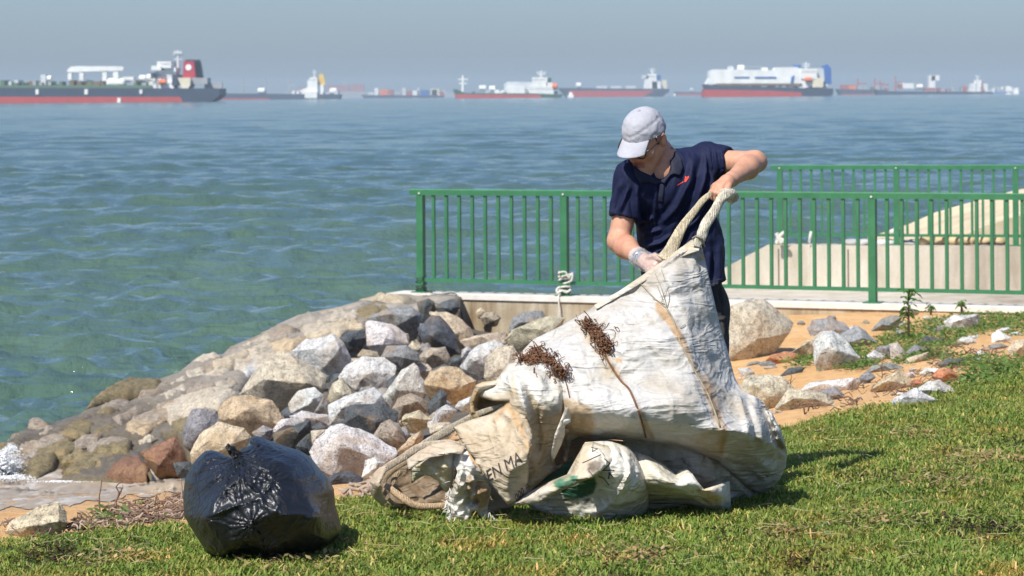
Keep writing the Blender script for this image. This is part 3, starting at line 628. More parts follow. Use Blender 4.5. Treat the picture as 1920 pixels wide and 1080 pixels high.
def rock(poly, key, D, T=None, label=None, group=None, parent=None, name='rock', rough=1.0, embed=False):
    rock_seed[0] += 1; rs = np.random.default_rng(rock_seed[0]*13+5)
    poly = np.array(poly, float); c = poly.mean(0); poly = c+(poly-c)*1.05; w = np.ptp(poly[:, 0]); h = np.ptp(poly[:, 1]); s = D/F
    if T is None: T = .42*(w+h)*s
    pts = []
    # silhouette ring, resampled
    for i in range(len(poly)):
        a = poly[i]; b = poly[(i+1) % len(poly)]
        pts.append((a[0], a[1], D + rs.uniform(-.10, .12)*T + (.10*T if a[1] < c[1] else -.08*T)))
    top = poly[:, 1].min()
    for k in range(4):     # front and upper facets
        an = rs.uniform(0, 6.283); rr_ = rs.uniform(.15, .60)
        x = c[0]+math.cos(an)*w*.5*rr_; y = c[1]+math.sin(an)*h*.5*rr_ - .04*h
        if not in_poly(x, y, poly): x, y = c[0]+(x-c[0])*.5, c[1]+(y-c[1])*.5
        pts.append((x, y, D-T*rs.uniform(.30, .52)))
    for a in poly[::1]:
        q = c+(a-c)*rs.uniform(.6, .85); pts.append((q[0], q[1]+.05*h, D+T*rs.uniform(.35, .6)))
    W3 = [P(*p) for p in pts]
    zmin = min(p.z for p in W3)
    for k in range(4): p = P(c[0]+rs.uniform(-.3, .3)*w, c[1]+.25*h, D+rs.uniform(0, .3)*T); W3.append(Vector((p.x, p.y, zmin-.12*T)))
    o3 = P(c[0], c[1], D)
    bm = bmesh.new()
    for p in W3: bm.verts.new(p-o3)
    r = bmesh.ops.convex_hull(bm, input=bm.verts); bmesh.ops.delete(bm, geom=[g for g in r['geom_interior'] if isinstance(g, bmesh.types.BMVert)], context='VERTS')
    for v in [v for v in bm.verts if not v.link_faces]: bm.verts.remove(v)
    bmesh.ops.dissolve_limit(bm, angle_limit=.16, verts=bm.verts, edges=bm.edges)
    off = min(.007, .02*min(w, h)*s)
    bmesh.ops.bevel(bm, geom=bm.edges[:], offset=off, segments=2, profile=.6, affect='EDGES', clamp_overlap=True)
    bmesh.ops.triangulate(bm, faces=bm.faces)
    target = max(.022, .075*min(w, h)*s)
    for it in range(3):
        es = [e for e in bm.edges if e.calc_length() > target*1.9]
        if not es: break
        bmesh.ops.subdivide_edges(bm, edges=es, cuts=1); bmesh.ops.triangulate(bm, faces=bm.faces)
    bm.normal_update()
    co = np.array([v.co for v in bm.verts]); sz = math.sqrt(w*h)*s
    nn1 = fbm(co, 1.6/sz, 3, rock_seed[0]); nn2 = fbm(co, 6.0/sz, 3, rock_seed[0]+.5)
    nr_ = 1-2*np.abs(nn1)
    for v, a, b2 in zip(bm.verts, nr_, nn2): v.co += v.normal*(a*.040*sz+b2*.030*sz-.018*sz)*rough
    me = bpy.data.meshes.new(name); bm.to_mesh(me); bm.free()
    me.polygons.foreach_set('use_smooth', [True]*len(me.polygons))
    try: me.set_sharp_from_angle(angle=math.radians(17))
    except Exception: pass
    o = link(name, me, m_rock); o.location = o3
    base = np.array(RC[key])*(1+rs.normal(0, .05)); base = np.clip(base*(1+rs.normal(0, .02, 3)), 0, 1); o.color = (*base, 1)
    if parent is not None:
        o.parent = parent; o.matrix_parent_inverse = Matrix.Translation(-Vector(parent.location))
    else: tag(o, label, 'rock', group)
    return o
def Z4(l): return [(360+x/3, 540+y/3) for x, y in l]
def Z3(l): return [(x/2.7, 680+y/2.7) for x, y in l]
def Z7(l): return [(1360+x/3.4286, 560+y/3.4286) for x, y in l]
ROCKS_L = [
 ('W', [(562,360),(650,290),(790,265),(850,320),(893,400),(860,470),(770,500),(720,480),(640,400)], 'large white speckled rock with an ochre patch, below the revetment crest'),
 ('P', [(270,600),(430,400),(500,360),(560,365),(700,450),(742,500),(735,570),(560,640),(520,690),(470,640),(380,620),(300,600)], 'broad flat beige boulder with a shadowed underside at the edge of the mortared slope'),
 ('O', [(147,700),(180,640),(240,615),(330,612),(440,640),(500,720),(480,760),(350,800),(340,830),(250,780),(150,740)], 'orange tan rock with a grey right face beneath the broad flat beige boulder'),
 ('W', [(548,650),(600,580),(690,560),(735,600),(725,660),(640,700),(560,700)], 'small clean white rock lying right of the orange tan rock'),
 ('W', [(830,500),(880,440),(960,385),(1080,395),(1140,440),(1130,490),(1050,565),(920,570),(860,530)], 'white veined block in the middle of the rock pile'),
 ('W', [(1075,610),(1140,520),(1180,470),(1250,415),(1300,520),(1305,590),(1230,600),(1150,600),(1120,670)], 'pointed pale grey rock leaning right of the white veined block'),
 ('D', [(865,680),(920,660),(1070,655),(1155,700),(1150,750),(1060,770),(1020,840),(900,800),(865,760)], 'dark slate grey block with a flat top in front of the long white slab'),
 ('W', [(770,660),(850,620),(1020,560),(1060,600),(1080,660),(920,665),(870,700),(860,760),(780,770)], 'long white slab rock directly behind the dark slate block'),
 ('W', [(665,920),(700,860),(780,780),(850,770),(1000,830),(1140,900),(1150,930),(1080,980),(970,960),(960,1060),(800,1050),(700,1000)], 'largest front boulder, white top and brown base, right of the black bin bag'),
 ('B', [(1020,840),(1060,760),(1110,735),(1160,770),(1190,830),(1200,880),(1150,905),(1080,880)], 'rounded brownish rock above the right end of the largest front boulder'),
 ('G', [(1150,790),(1200,780),(1230,830),(1210,880),(1180,870)], 'small grey rock touching the rounded brownish rock'),
 ('O', [(1300,545),(1340,470),(1400,448),(1480,450),(1540,490),(1600,520),(1560,600),(1480,640),(1430,620),(1390,580),(1330,580)], 'ochre rock with a brown grey broken face right of the pointed pale rock'),
 ('B', [(1130,680),(1160,620),(1230,595),(1320,640),(1320,690),(1230,720),(1170,740)], 'knobbly brown rock below the ochre rock'),
 ('B', [(1275,390),(1320,340),(1420,335),(1447,390),(1440,430),(1350,450),(1310,440)], 'pitted brown and white rock above the ochre rock'),
 ('G', [(1065,390),(1100,330),(1200,322),(1275,370),(1270,410),(1180,450),(1090,400)], 'grey brown rock left of the pitted brown and white rock'),
 ('W', [(980,200),(1000,185),(1120,205),(1200,260),(1215,310),(1180,350),(1050,360),(990,320)], 'white rock with a yellow stained top under the long grey rock of the crest'),
 ('D', [(1280,230),(1350,160),(1400,160),(1470,260),(1500,330),(1505,370),(1440,370),(1380,320),(1300,290)], 'big dark slate rock just below the left end of the sea wall'),
 ('T', [(1340,140),(1430,140),(1520,180),(1560,220),(1600,330),(1560,350),(1520,310),(1470,260),(1400,165)], 'tan slab leaning against the left end of the sea wall'),
 ('D', [(1265,80),(1330,60),(1360,80),(1370,120),(1330,200),(1280,130)], 'small dark rock at the very top of the pile beside the wall'),
 ('D', [(1360,110),(1420,75),(1500,60),(1505,110),(1480,150),(1400,150)], 'dark rock tucked under the end of the sea wall top'),
 ('G', [(990,170),(1100,120),(1230,105),(1280,150),(1275,220),(1215,260),(1110,200)], 'long grey white rock along the crest of the pile'),
 ('D', [(830,290),(880,240),(960,230),(980,280),(900,350),(840,310)], 'dark rock wedged beneath the ochre edge of the mortared slope'),
 ('B', [(930,380),(960,345),(1040,360),(1055,390),(990,410),(940,395)], 'small flat brown rock in the shadow above the white veined block'),
 ('D', [(1060,590),(1080,540),(1140,490),(1170,505),(1110,600)], 'dark rock squeezed behind the pointed pale grey rock'),
 ('W', [(1510,440),(1560,370),(1620,325),(1700,300),(1760,330),(1740,420),(1690,470),(1600,480),(1540,475)], 'large pale rock at the right of the pile behind the sack'),
 ('P', [(1650,500),(1655,400),(1720,330),(1800,330),(1860,420),(1840,520),(1720,560)], 'speckled pinkish rock right beside the crumpled sack corner'),
 ('W', [(1515,400),(1520,350),(1550,330),(1575,350),(1560,380)], 'small white rock in the gap under the tan leaning slab'),
 ('D', [(1450,430),(1450,400),(1510,385),(1520,400),(1500,440)], 'little dark rock between the pitted brown rock and the pale rock'),
 ('D', [(1320,690),(1350,620),(1400,570),(1430,600),(1430,660),(1350,710)], 'dark blue grey wedge rock below the broken ochre rock'),
 ('T', [(1175,750),(1200,710),(1280,690),(1350,740),(1320,790),(1220,790)], 'low pale yellow rock above the strap of the sack'),
 ('W', [(1355,740),(1380,690),(1430,660),(1490,690),(1450,730),(1370,790)], 'small light grey rock behind the strap of the sack'),
 ('W', [(550,720),(620,690),(770,720),(780,780),(700,790),(640,750),(570,775)], 'flat white rock below the small clean white rock'),
 ('W', [(445,805),(500,740),(560,735),(580,775),(460,815)], 'white wedge above the dark angular rock behind the bin bag'),
 ('D', [(460,820),(560,780),(660,745),(670,800),(640,850),(560,890),(470,860)], 'dark angular rock just behind the black bin bag'),
 ('D', [(580,890),(660,820),(680,930),(600,910)], 'small black rock between bin bag and the largest front boulder'),
 ('P', [(670,805),(760,795),(745,840),(690,890),(675,870)], 'narrow pale rock left above the largest front boulder'),
 ('D', [(660,790),(720,755),(765,790),(750,805),(690,815)], 'small dark wedge on top of the narrow pale rock'),
 ('T', [(20,880),(50,830),(150,760),(290,790),(330,840),(270,870),(230,900),(220,960),(120,960),(30,990),(0,990),(0,930)], 'wide tan boulder immediately behind the top of the black bin bag'),
 ('W', [(960,1060),(975,970),(1030,950),(1085,985),(1030,1070)], 'small whitish rock at the lower right foot of the largest front boulder'),
 ('D', [(770,1070),(800,1045),(880,1030),(960,1070),(950,1105),(830,1110),(770,1100)], 'blue grey stone at the grass edge right of the bin bag'),
 ('X', [(808,765),(812,730),(840,718),(862,725),(862,772),(835,780)], 'little reddish rock against the left side of the dark slate block'),
 ('P', [(765,620),(790,540),(840,505),(890,570),(900,600),(830,640),(780,650)], 'beige rock in the shade left below the white veined block'),
 ('D', [(770,545),(790,490),(820,480),(845,490),(800,550)], 'narrow dark rock left of the white veined block'),
 ('G', [(690,700),(740,615),(775,640),(770,710)], 'small shaded grey rock right of the small clean white rock'),
 ('O', [(1150,925),(1220,850),(1285,805),(1300,840),(1210,935)], 'yellow ochre rock showing beneath the sack strap'),
 ('W', [(1480,670),(1500,640),(1570,610),(1580,650),(1520,690)], 'small white rock just left of the tan fold of the sack'),
 ('T', [(1208,335),(1240,300),(1290,335),(1270,370),(1230,365)], 'small tan rock above the grey brown rock'),
 ('G', [(1275,330),(1330,280),(1440,310),(1460,345),(1380,345),(1290,350)], 'flat greenish grey rock under the big dark slate rock'),
 ('G', [(340,815),(400,775),(460,795),(440,840),(370,850)], 'dark grey stone at the foot of the orange tan rock'),
 ('D', [(1350,460),(1420,430),(1510,450),(1600,490),(1600,530),(1480,455)], 'thin dark rock lying along the top of the ochre rock'),
 ('T', [(1510,300),(1560,280),(1600,300),(1640,260),(1760,250),(1760,310),(1640,340),(1560,350)], 'small yellowish rock at the foot of the sea wall'),
 ('P', [(1760,290),(1800,235),(1900,200),(2010,160),(2090,170),(2050,240),(1950,330),(1820,350)], 'long cream rock at the wall foot behind the upper edge of the sack'),
 ('G', [(1780,250),(1810,170),(1870,140),(1960,130),(2010,190),(1960,240),(1850,250)], 'blue grey rock in front of the stained sea wall'),
 ('G', [(-50,850),(-40,770),(0,690),(60,680),(130,700),(158,750),(60,830),(-10,900),(-50,880)], 'grey boulder with a dark hollow face right of the wet red rock'),
]
for key, poly, lab in ROCKS_L:
    pz = Z4(poly); ys = max(p[1] for p in pz); xc = sum(p[0] for p in pz)/len(pz); w = max(p[0] for p in pz)-min(p[0] for p in pz)
    D = Dp(xc, ys-6); D += .12*w*D/F
    rock(pz, key, D, label=lab)
rock(Z3([(715,460),(820,400),(890,375),(950,500),(900,560),(790,565),(750,500)]), 'R', Dp(310, 870), label='wet red brown rock at the water edge beside the black hollow')
rock(Z3([(880,510),(930,500),(1000,505),(1010,560),(900,570)]), 'D', Dp(350, 885), label='dark stone at the water edge left of the bin bag')
# filler rocks low in the gaps
CN = dict(W='whitish', G='mid grey', D='dark grey', O='ochre', B='brown', P='beige', T='tan', X='reddish', R='rusty', M='mossy')
NAMED = []
for key, poly, lab in ROCKS_L:
    pz = Z4(poly); NAMED.append((sum(p[0] for p in pz)/len(pz), sum(p[1] for p in pz)/len(pz), lab))
used_labels = set()
def near_label(px, py, key, kind):
    cand = sorted(NAMED, key=lambda q: (q[0]-px)**2+(q[1]-py)**2)
    for q in cand[:5]:
        s = q[2]
        for cut in (' with ', ',', ' lying', ' beneath', ' below', ' in ', ' leaning', ' just', ' at ', ' beside', ' under', ' behind', ' right', ' left', ' above', ' touching', ' on ', ' directly', ' immediately', ' wedged', ' tucked', ' squeezed', ' standing', ' along', ' showing', ' against', ' between', ' among', ' half', ' next', ' near', ' seen'):
            if cut in s and len(s.split(cut)[0].split()) >= 3: s = s.split(cut)[0]
        dx, dy = px-q[0], py-q[1]; rel = ('right of' if dx > 0 else 'left of') if abs(dx) > abs(dy)*1.2 else ('below' if dy > 0 else 'above')
        l = 'small %s %s %s the %s' % (CN[key], kind, rel, s)
        if l not in used_labels: used_labels.add(l); return l
    l = l.replace('small', 'second small', 1); used_labels.add(l); return l
random.seed(11); k = 0
while k < 80:
    px = random.uniform(500, 1010); py = random.uniform(560, 880)
    if not in_poly(px, py, [(640,600),(860,560),(1010,600),(1000,740),(860,800),(720,880),(560,880),(480,820),(540,740),(560,680)]): continue
    r = random.uniform(10, 26); D = Dp(px, py)+.28; n = random.randint(6, 8)
    poly = [(px+r*random.uniform(.7, 1.2)*math.cos(a*6.283/n), py+r*.75*random.uniform(.7, 1.2)*math.sin(a*6.283/n)) for a in range(n)]
    kk = random.choice('WGDDBGPT'); rock(poly, kk, D, label=near_label(px, py, kk, 'rubble stone'), group='small rubble stones between the riprap rocks'); k += 1

# ---- mortared revetment: a bedded slope with stones set in it
REV = [(20,900),(0,888),(-60,900),(-60,862),(0,838),(30,815),(60,795),(100,792),(150,776),(170,762),(182,747),(235,718),(290,713),(335,698),(372,668),(418,664),(432,650),(470,634),(500,622),(520,608),(560,590),(640,574),(700,556),(780,548),(866,553),
       (862,566),(850,575),(800,580),(786,598),(770,578),(690,602),(684,612),(640,624),(600,640),(548,662),(508,668),(450,730),(420,740),(404,775),(408,800),(352,830),(330,806),(300,810),(316,834),(262,850),(285,888),(200,895),(100,900)]
m_mortar, nt, b = new_mat('revetment_mortar', .75, .4)
v = coords(nt); n1 = tex_noise(nt, v, 2.2, 7, .62, .3); n2 = tex_noise(nt, v, 22, 6, .7); n3 = tex_noise(nt, v, 90, 3, .7)
sp = N(nt, 'SeparateXYZ'); nt.links.new(v, sp.inputs[0])
c = ramp(nt, n1, [(.3, (.24, .20, .155)), (.5, (.38, .335, .27)), (.7, (.48, .43, .35))])
mr = N(nt, 'MapRange'); mr.inputs[1].default_value = -.82; mr.inputs[2].default_value = -1.15; nt.links.new(sp.outputs[2], mr.inputs[0])
wet = mix(nt, (.12, .085, .035), (.20, .17, .115), n1); c = mix(nt, c, wet, mr.outputs[0])
c = mix(nt, c, ramp(nt, n2, [(.3, .6), (.6, 1.15)]), .9, 'MULTIPLY'); c = mix(nt, c, ramp(nt, n3, [(.3, .7), (.6, 1.1)]), .8, 'MULTIPLY'); nt.links.new(c, b.inputs['Base Color'])
rg = N(nt, 'MapRange'); rg.inputs[3].default_value = .8; rg.inputs[4].default_value = .38; nt.links.new(mr.outputs[0], rg.inputs[0]); nt.links.new(rg.outputs[0], b.inputs['Roughness'])
p1 = bump(nt, b, n1, .05, .7); bump(nt, b, n2, .03, .9, p1)

def fill_poly(outline, cell, jitter=.25, extra=()):
    """triangulated px-space fill of an outline; returns pts, tris, boundary index list"""
    bd = []
    for i in range(len(outline)):
        a = np.array(outline[i][:2], float); b2 = np.array(outline[(i+1) % len(outline)][:2], float); n = max(1, int(round(np.linalg.norm(b2-a)/cell)))
        for k in range(n): bd.append(a+(b2-a)*k/n)
    bd = np.array(bd); x0, y0 = bd.min(0); x1, y1 = bd.max(0)
    gx_, gy_ = np.meshgrid(np.arange(x0, x1, cell), np.arange(y0, y1, cell*.87)); gx_ = gx_ + (np.arange(gx_.shape[0]) % 2)[:, None]*cell*.5
    g = np.column_stack([gx_.ravel(), gy_.ravel()]); g += rng.uniform(-jitter, jitter, g.shape)*cell
    ins = in_poly(g[:, 0], g[:, 1], bd.tolist()); g = g[ins]; d, _, _ = seg_dist(g[:, 0], g[:, 1], bd.tolist(), True); g = g[d > cell*.6]
    allp = np.vstack([bd, g])
    r = delaunay_2d_cdt([Vector(p) for p in allp], [], [list(range(len(bd)))], 1, 1e-4)
    vs = np.array([(p.x, p.y) for p in r[0]]); tris = np.array([f for f in r[2] if len(f) == 3], int)
    # boundary edges
    e = {}
    for t in tris:
        for a, b2 in ((t[0], t[1]), (t[1], t[2]), (t[2], t[0])):
            k = (min(a, b2), max(a, b2)); e[k] = e.get(k, 0)+1
    be = [k for k, c_ in e.items() if c_ == 1]
    return vs, tris, be
vs2, tr2, be2 = fill_poly(REV, 7)
Dr = DT(vs2); rev3 = Pn(vs2[:, 0], vs2[:, 1], Dr)
dist, _, _ = seg_dist(vs2[:, 0], vs2[:, 1], REV, True)
bz = fbm(rev3, 2.2, 4, 5)*.10+(1-2*np.abs(fbm(rev3, 5, 3, 6)))*.03; rev3[:, 2] += bz*np.clip(dist/14, 0, 1); rev3[:, 1] -= 0
nv = len(rev3); bset = sorted({i for k in be2 for i in k}); mp_ = {i: nv+j for j, i in enumerate(bset)}
skirt = rev3[bset].copy(); cpx = vs2[bset]
skirt[:, 1] += np.where(cpx[:, 1] < 700, .5, .35); skirt[:, 2] -= .9
faces = [tuple(t) for t in tr2]+[(a, b2, mp_[b2], mp_[a]) for a, b2 in be2]
rev_root = empty('mortared_revetment', P(350, 780, 24), 'mortared stone revetment sloping down into the sea at the left', 'revetment')
ro = mesh('mortar_bed', np.vstack([rev3, skirt]), faces, m_mortar, rev_root); fix_normals(ro)
STONES = [('M', Z3([(435,240),(480,180),(560,130),(640,90),(760,85),(830,100),(800,160),(640,195),(520,210)])), ('B', Z3([(140,330),(150,290),(210,290),(260,330),(180,350)])),
 ('M', Z3([(80,590),(120,540),(180,490),(290,460),(290,500),(270,540),(190,590)])), ('R', Z3([(530,582),(560,540),(630,505),(700,490),(760,540),(740,570)])), ('O', Z3([(620,370),(650,320),(740,285),(820,265),(840,300),(740,370)])),
 ('M', Z3([(440,470),(540,430),(640,410),(670,430),(650,470),(500,490)])), ('M', Z3([(310,560),(390,500),(500,510),(520,530),(400,570)])), ('D', Z3([(340,320),(430,280),(490,270),(470,290),(380,330)])), ('B', Z3([(550,290),(720,230),(760,250),(600,340)])),
 ('B', Z3([(780,230),(880,200),(900,240),(800,250)])), ('B', Z3([(330,430),(420,380),(520,370),(500,420),(380,450)])), ('M', Z3([(250,440),(290,400),(380,390),(330,450)])), ('P', Z3([(700,400),(760,380),(800,390),(760,410)])), ('B', Z3([(0,440),(60,385),(120,350),(110,390)])),
 ('T', Z4([(500,245),(600,190),(770,120),(790,170),(640,215)])), ('G', Z4([(910,100),(1000,80),(1085,90),(1080,130),(980,135)])), ('G', Z4([(780,150),(860,130),(900,150),(830,172)])), ('O', Z4([(370,340),(450,310),(560,290),(700,265),(560,350),(460,360)])),
 ('T', Z4([(700,240),(800,205),(920,190),(980,215),(960,230),(880,240),(830,280)])), ('W', Z4([(270,480),(330,420),(430,400),(390,470),(300,520)])), ('T', Z4([(100,430),(220,380),(340,345),(330,390),(230,460),(130,520)])), ('P', Z4([(0,420),(60,380),(130,370),(170,390),(60,445)])),
 ('T', Z4([(940,70),(1060,40),(1200,50),(1270,80),(1180,110),(1080,80)])), ('P', Z4([(270,330),(430,255),(490,260),(440,300),(320,330)])), ('P', Z4([(0,640),(60,590),(130,560),(270,590),(200,650),(150,690),(0,690)])), ('P', Z4([(140,700),(150,620),(200,590),(280,600),(180,660)])),
 ('B', [(230,800),(270,775),(320,765),(330,785),(290,800),(250,810)]), ('P', [(320,800),(300,770),(340,745),(400,730),(410,745),(395,770),(345,785)]), ('P', [(345,720),(400,695),(440,690),(430,705),(380,730)]), ('P', [(300,745),(345,722),(360,735),(310,765)]), ('T', [(560,636),(600,618),(640,612),(640,622),(600,636)]),
 ('B', [(255,740),(310,715),(335,718),(300,745),(262,760)]), ('P', [(450,665),(500,640),(520,645),(480,672)])]
for k in range(30):
    for t in range(40):
        px = random.uniform(20, 780); py = random.uniform(560, 890)
        if in_poly(px, py, REV) and not any(in_poly(px, py, q[1]) for q in STONES):
            d_, _, _ = seg_dist(px, py, REV, True)
            if d_ > 14: break
    else: continue
    r = random.uniform(20, 46); n = 5; STONES.append((random.choice('PBTPM' if px > 250 else 'MBMB'), [(px+r*1.25*random.uniform(.7, 1.15)*math.cos(a*6.283/n), py+r*.5*random.uniform(.7, 1.15)*math.sin(a*6.283/n)-.25*r*math.cos(a*6.283/n)) for a in range(n)]))
def flat_stone(poly, key, raise_=.05):
    """flat stone bedded in the slope: its polygon laid on the slope surface, domed and given thickness"""
    rock_seed[0] += 1
    vs, tr, be = fill_poly(poly, max(3.0, min(6.0, math.sqrt(abs(np.ptp([p[0] for p in poly])*np.ptp([p[1] for p in poly])))/9)), .2)
    d, _, _ = seg_dist(vs[:, 0], vs[:, 1], poly, True); D = DT(vs); w = Pn(vs[:, 0], vs[:, 1], D)
    o3 = w.mean(0); hgt = raise_*(1-np.exp(-d/3.5)); nz = fbm(w, 5, 4, rock_seed[0]); nr2 = 1-2*np.abs(fbm(w, 3, 3, rock_seed[0]+3))
    top = w.copy(); top[:, 2] += hgt+(nz*.035+nr2*.022)*np.clip(d/5, 0, 1)+.01; top[:, 1] -= hgt*.5
    bs = sorted({i for k in be for i in k}); mp2 = {i: len(top)+j for j, i in enumerate(bs)}; low = top[bs].copy(); low[:, 2] -= .09; low[:, 1] += .07
    o = mesh('stone', np.vstack([top, low])-o3, [tuple(t) for t in tr]+[(a, b2, mp2[b2], mp2[a]) for a, b2 in be], m_rock, None); fix_normals(o); o.location = o3
    o.parent = rev_root; o.matrix_parent_inverse = Matrix.Translation(-Vector(rev_root.location))
    rs = np.random.default_rng(rock_seed[0]); base = np.array(RC[key])*(1+rs.normal(0, .06)); o.color = (*np.clip(base, 0, 1), 1); return o
for key, poly in STONES: flat_stone(poly, key, .036 if len(poly) != 5 else .014)

# ---- rocks on the sand at the right
ROCKS_R = [
 ('P', [(15,120),(60,80),(150,50),(240,50),(330,110),(400,180),(385,230),(310,310),(300,320),(170,350),(100,395),(20,390)], 'largest beige boulder standing on the sand right beside the man'),
 ('G', [(545,190),(570,145),(680,135),(750,160),(795,220),(700,240),(570,245)], 'flat topped grey rock lying on the orange sand'),
 ('G', [(740,240),(850,185),(900,210),(960,280),(880,320),(780,290)], 'grey rock half covered by creeping plants right of the flat topped rock'),
 ('W', [(790,190),(820,170),(845,190),(815,220)], 'tiny white stone on top of the half covered grey rock'),
 ('W', [(580,300),(620,240),(690,225),(740,260),(840,380),(780,440),(640,460),(590,420)], 'big white upright rock in the middle of the sand patch'),
 ('T', [(430,350),(520,280),(600,230),(640,225),(600,290),(600,390),(450,385)], 'tan slab leaning on the left of the big white upright rock'),
 ('X', [(245,420),(300,365),(380,345),(450,355),(470,400),(300,430)], 'small orange and white rock left of the tan slab'),
 ('G', [(140,430),(150,410),(200,400),(240,410),(200,440)], 'flat grey stone half buried in sand near the big boulder'),
 ('D', [(360,490),(410,445),(510,440),(470,480),(370,500)], 'flat dark stone in the sand below the orange and white rock'),
 ('W', [(85,450),(150,445),(180,470),(120,510)], 'small white stone in the sand close to the white sack'),
 ('P', [(100,580),(160,520),(250,510),(350,520),(420,580),(400,640),(340,720),(200,720),(120,660)], 'wide pinkish boulder half buried right behind the sack'),
 ('T', [(350,700),(420,590),(480,600),(640,620),(690,690),(600,715),(400,730)], 'low orange and white boulder right of the wide pinkish one'),
 ('W', [(500,590),(560,545),(700,520),(830,510),(850,540),(740,570),(600,615)], 'long flat white blue rock in the sand'),
 ('G', [(600,610),(700,570),(740,600),(770,640),(700,665),(640,630)], 'dark greenish rock in front of the long flat rock'),
 ('G', [(820,560),(880,490),(930,480),(960,505),(870,545)], 'narrow grey wedge at the right end of the long flat rock'),
 ('W', [(890,380),(960,335),(1020,360),(1010,390),(950,415)], 'white rock among the creeping plants right of the big white upright rock'),
 ('G', [(975,320),(1050,300),(1065,400),(1000,370)], 'grey rock behind the white rock in the creeping plants'),
 ('W', [(1060,300),(1110,290),(1145,340),(1140,390),(1070,405)], 'light grey rock standing next to its darker twin among plants'),
 ('G', [(1150,380),(1180,330),(1220,300),(1300,330),(1250,350)], 'grey pointed rock left of the tan flat stone'),
 ('T', [(1140,420),(1180,380),(1290,350),(1280,390),(1170,435)], 'tan flat stone in the middle of the plant patch'),
 ('G', [(900,480),(960,430),(1060,415),(1130,440),(1080,475)], 'low brown grey slab in front of the plant patch'),
 ('G', [(950,200),(1000,140),(1060,110),(1120,120),(1050,165),(1030,210)], 'grey blue rock under the upright green seedling'),
 ('W', [(1070,190),(1100,140),(1160,150),(1150,195)], 'white stone right behind the seedling stem'),
 ('G', [(1300,220),(1370,175),(1420,190),(1390,220)], 'small grey rock left of the upper white rock'),
 ('W', [(1420,150),(1470,110),(1620,110),(1620,150),(1560,185),(1450,215)], 'long white grey rock near the wall in the plant patch'),
 ('D', [(1240,290),(1290,240),(1400,260),(1310,305)], 'dark low rock in the middle of the green plants'),
 ('W', [(1560,240),(1620,230),(1630,260),(1570,268)], 'small white stone on the plants left of the white tan block'),
 ('W', [(1720,230),(1760,205),(1830,250),(1830,280),(1790,290),(1720,285)], 'white tan block at the right side of the plant patch'),
 ('G', [(1700,300),(1760,285),(1810,300),(1780,335),(1720,340)], 'grey stone under the white tan block'),
 ('T', [(1820,330),(1860,275),(1930,270),(1940,340),(1850,385)], 'tan rock at the right edge above the lawn'),
 ('W', [(1600,350),(1640,330),(1690,370),(1650,385)], 'small pale wedge stone on the gravel at the right'),
 ('D', [(1370,415),(1430,385),(1540,390),(1530,420),(1400,445)], 'dark grey slab behind the red stone'),
 ('X', [(1340,500),(1370,460),(1440,455),(1510,510),(1400,545)], 'brick red stone on the edge of the lawn'),
 ('W', [(1255,480),(1290,445),(1360,450),(1370,475),(1310,508)], 'white stone left of the brick red stone'),
 ('T', [(1010,530),(1120,455),(1180,510),(1220,560),(1100,585),(950,580)], 'tan and white rock left of the white stone group'),
 ('W', [(1240,590),(1310,535),(1370,530),(1480,600),(1380,645),(1300,625)], 'white rock with a grey side at the lawn edge under the brick red stone'),
 ('W', [(1060,690),(1100,640),(1220,590),(1260,610),(1350,655),(1230,695),(1080,712)], 'whitest low rock on the lawn border left of the grey sided one'),
 ('W', [(536,85),(545,62),(570,60),(576,90),(555,98)], 'small white stone alone on the sand near the wall'),
 ('W', [(1270,120),(1290,105),(1335,115),(1330,135),(1290,138)], 'little white stone against the wall foot in the plants'),
 ('W', [(1360,130),(1380,118),(1430,125),(1420,145)], 'second little white stone farther right against the wall foot'),
 ('B', [(878,155),(900,132),(925,148),(915,168)], 'brownish pebble rock on the sand left of the blue grey rock'),
 ('G', [(310,65),(330,50),(370,52),(365,72)], 'small grey stone on the sand behind the largest beige boulder'),
]
for key, poly, lab in ROCKS_R:
    pz = Z7(poly); ys = max(p[1] for p in pz); xc = sum(p[0] for p in pz)/len(pz); pz = [(xc+(a-xc)*1.10, ys+2+(b3-ys)*1.12) for a, b3 in pz]; w = max(p[0] for p in pz)-min(p[0] for p in pz); h = ys-min(p[1] for p in pz)
    D = hit(xc, ys-3, 11, 30); D += .16*w*D/F
    rock(pz, key, D, T=.8*min(w, h*1.6)*D/F, label=lab)
rock(Z3([(40,850),(60,810),(120,775),(200,730),(290,714),(330,760),(345,815),(330,850),(280,880),(180,890),(80,885)]), 'T', hit(90, 1008, 9, 16)-.02, label='pale brown rock on the sand at the lower left corner')
NAMED = []
for key, poly, lab in ROCKS_R:
    pz = Z7(poly); NAMED.append((sum(p[0] for p in pz)/len(pz), sum(p[1] for p in pz)/len(pz), lab))
for k in range(150):
    px = random.uniform(1370, 1920); py = random.uniform(590, 780)
    if not in_poly(px, py, [(1370,600),(1560,580),(1920,600),(1920,690),(1750,735),(1480,790),(1380,790)]): continue
    if px < 1660 and random.random() < .7: continue
    r = random.uniform(3, 8) if random.random() < .7 else random.uniform(8, 15); D = hit(px, py, 11, 30)
    kk = random.choice('WWGTBX'); rock([(px+r*1.3*random.uniform(.7, 1.2)*math.cos(a*1.047), py-r*.4+r*.7*random.uniform(.7, 1.2)*math.sin(a*1.047)) for a in range(6)], kk, D, label=near_label(px, py, kk, 'loose stone'), group='small loose stones on the sand')

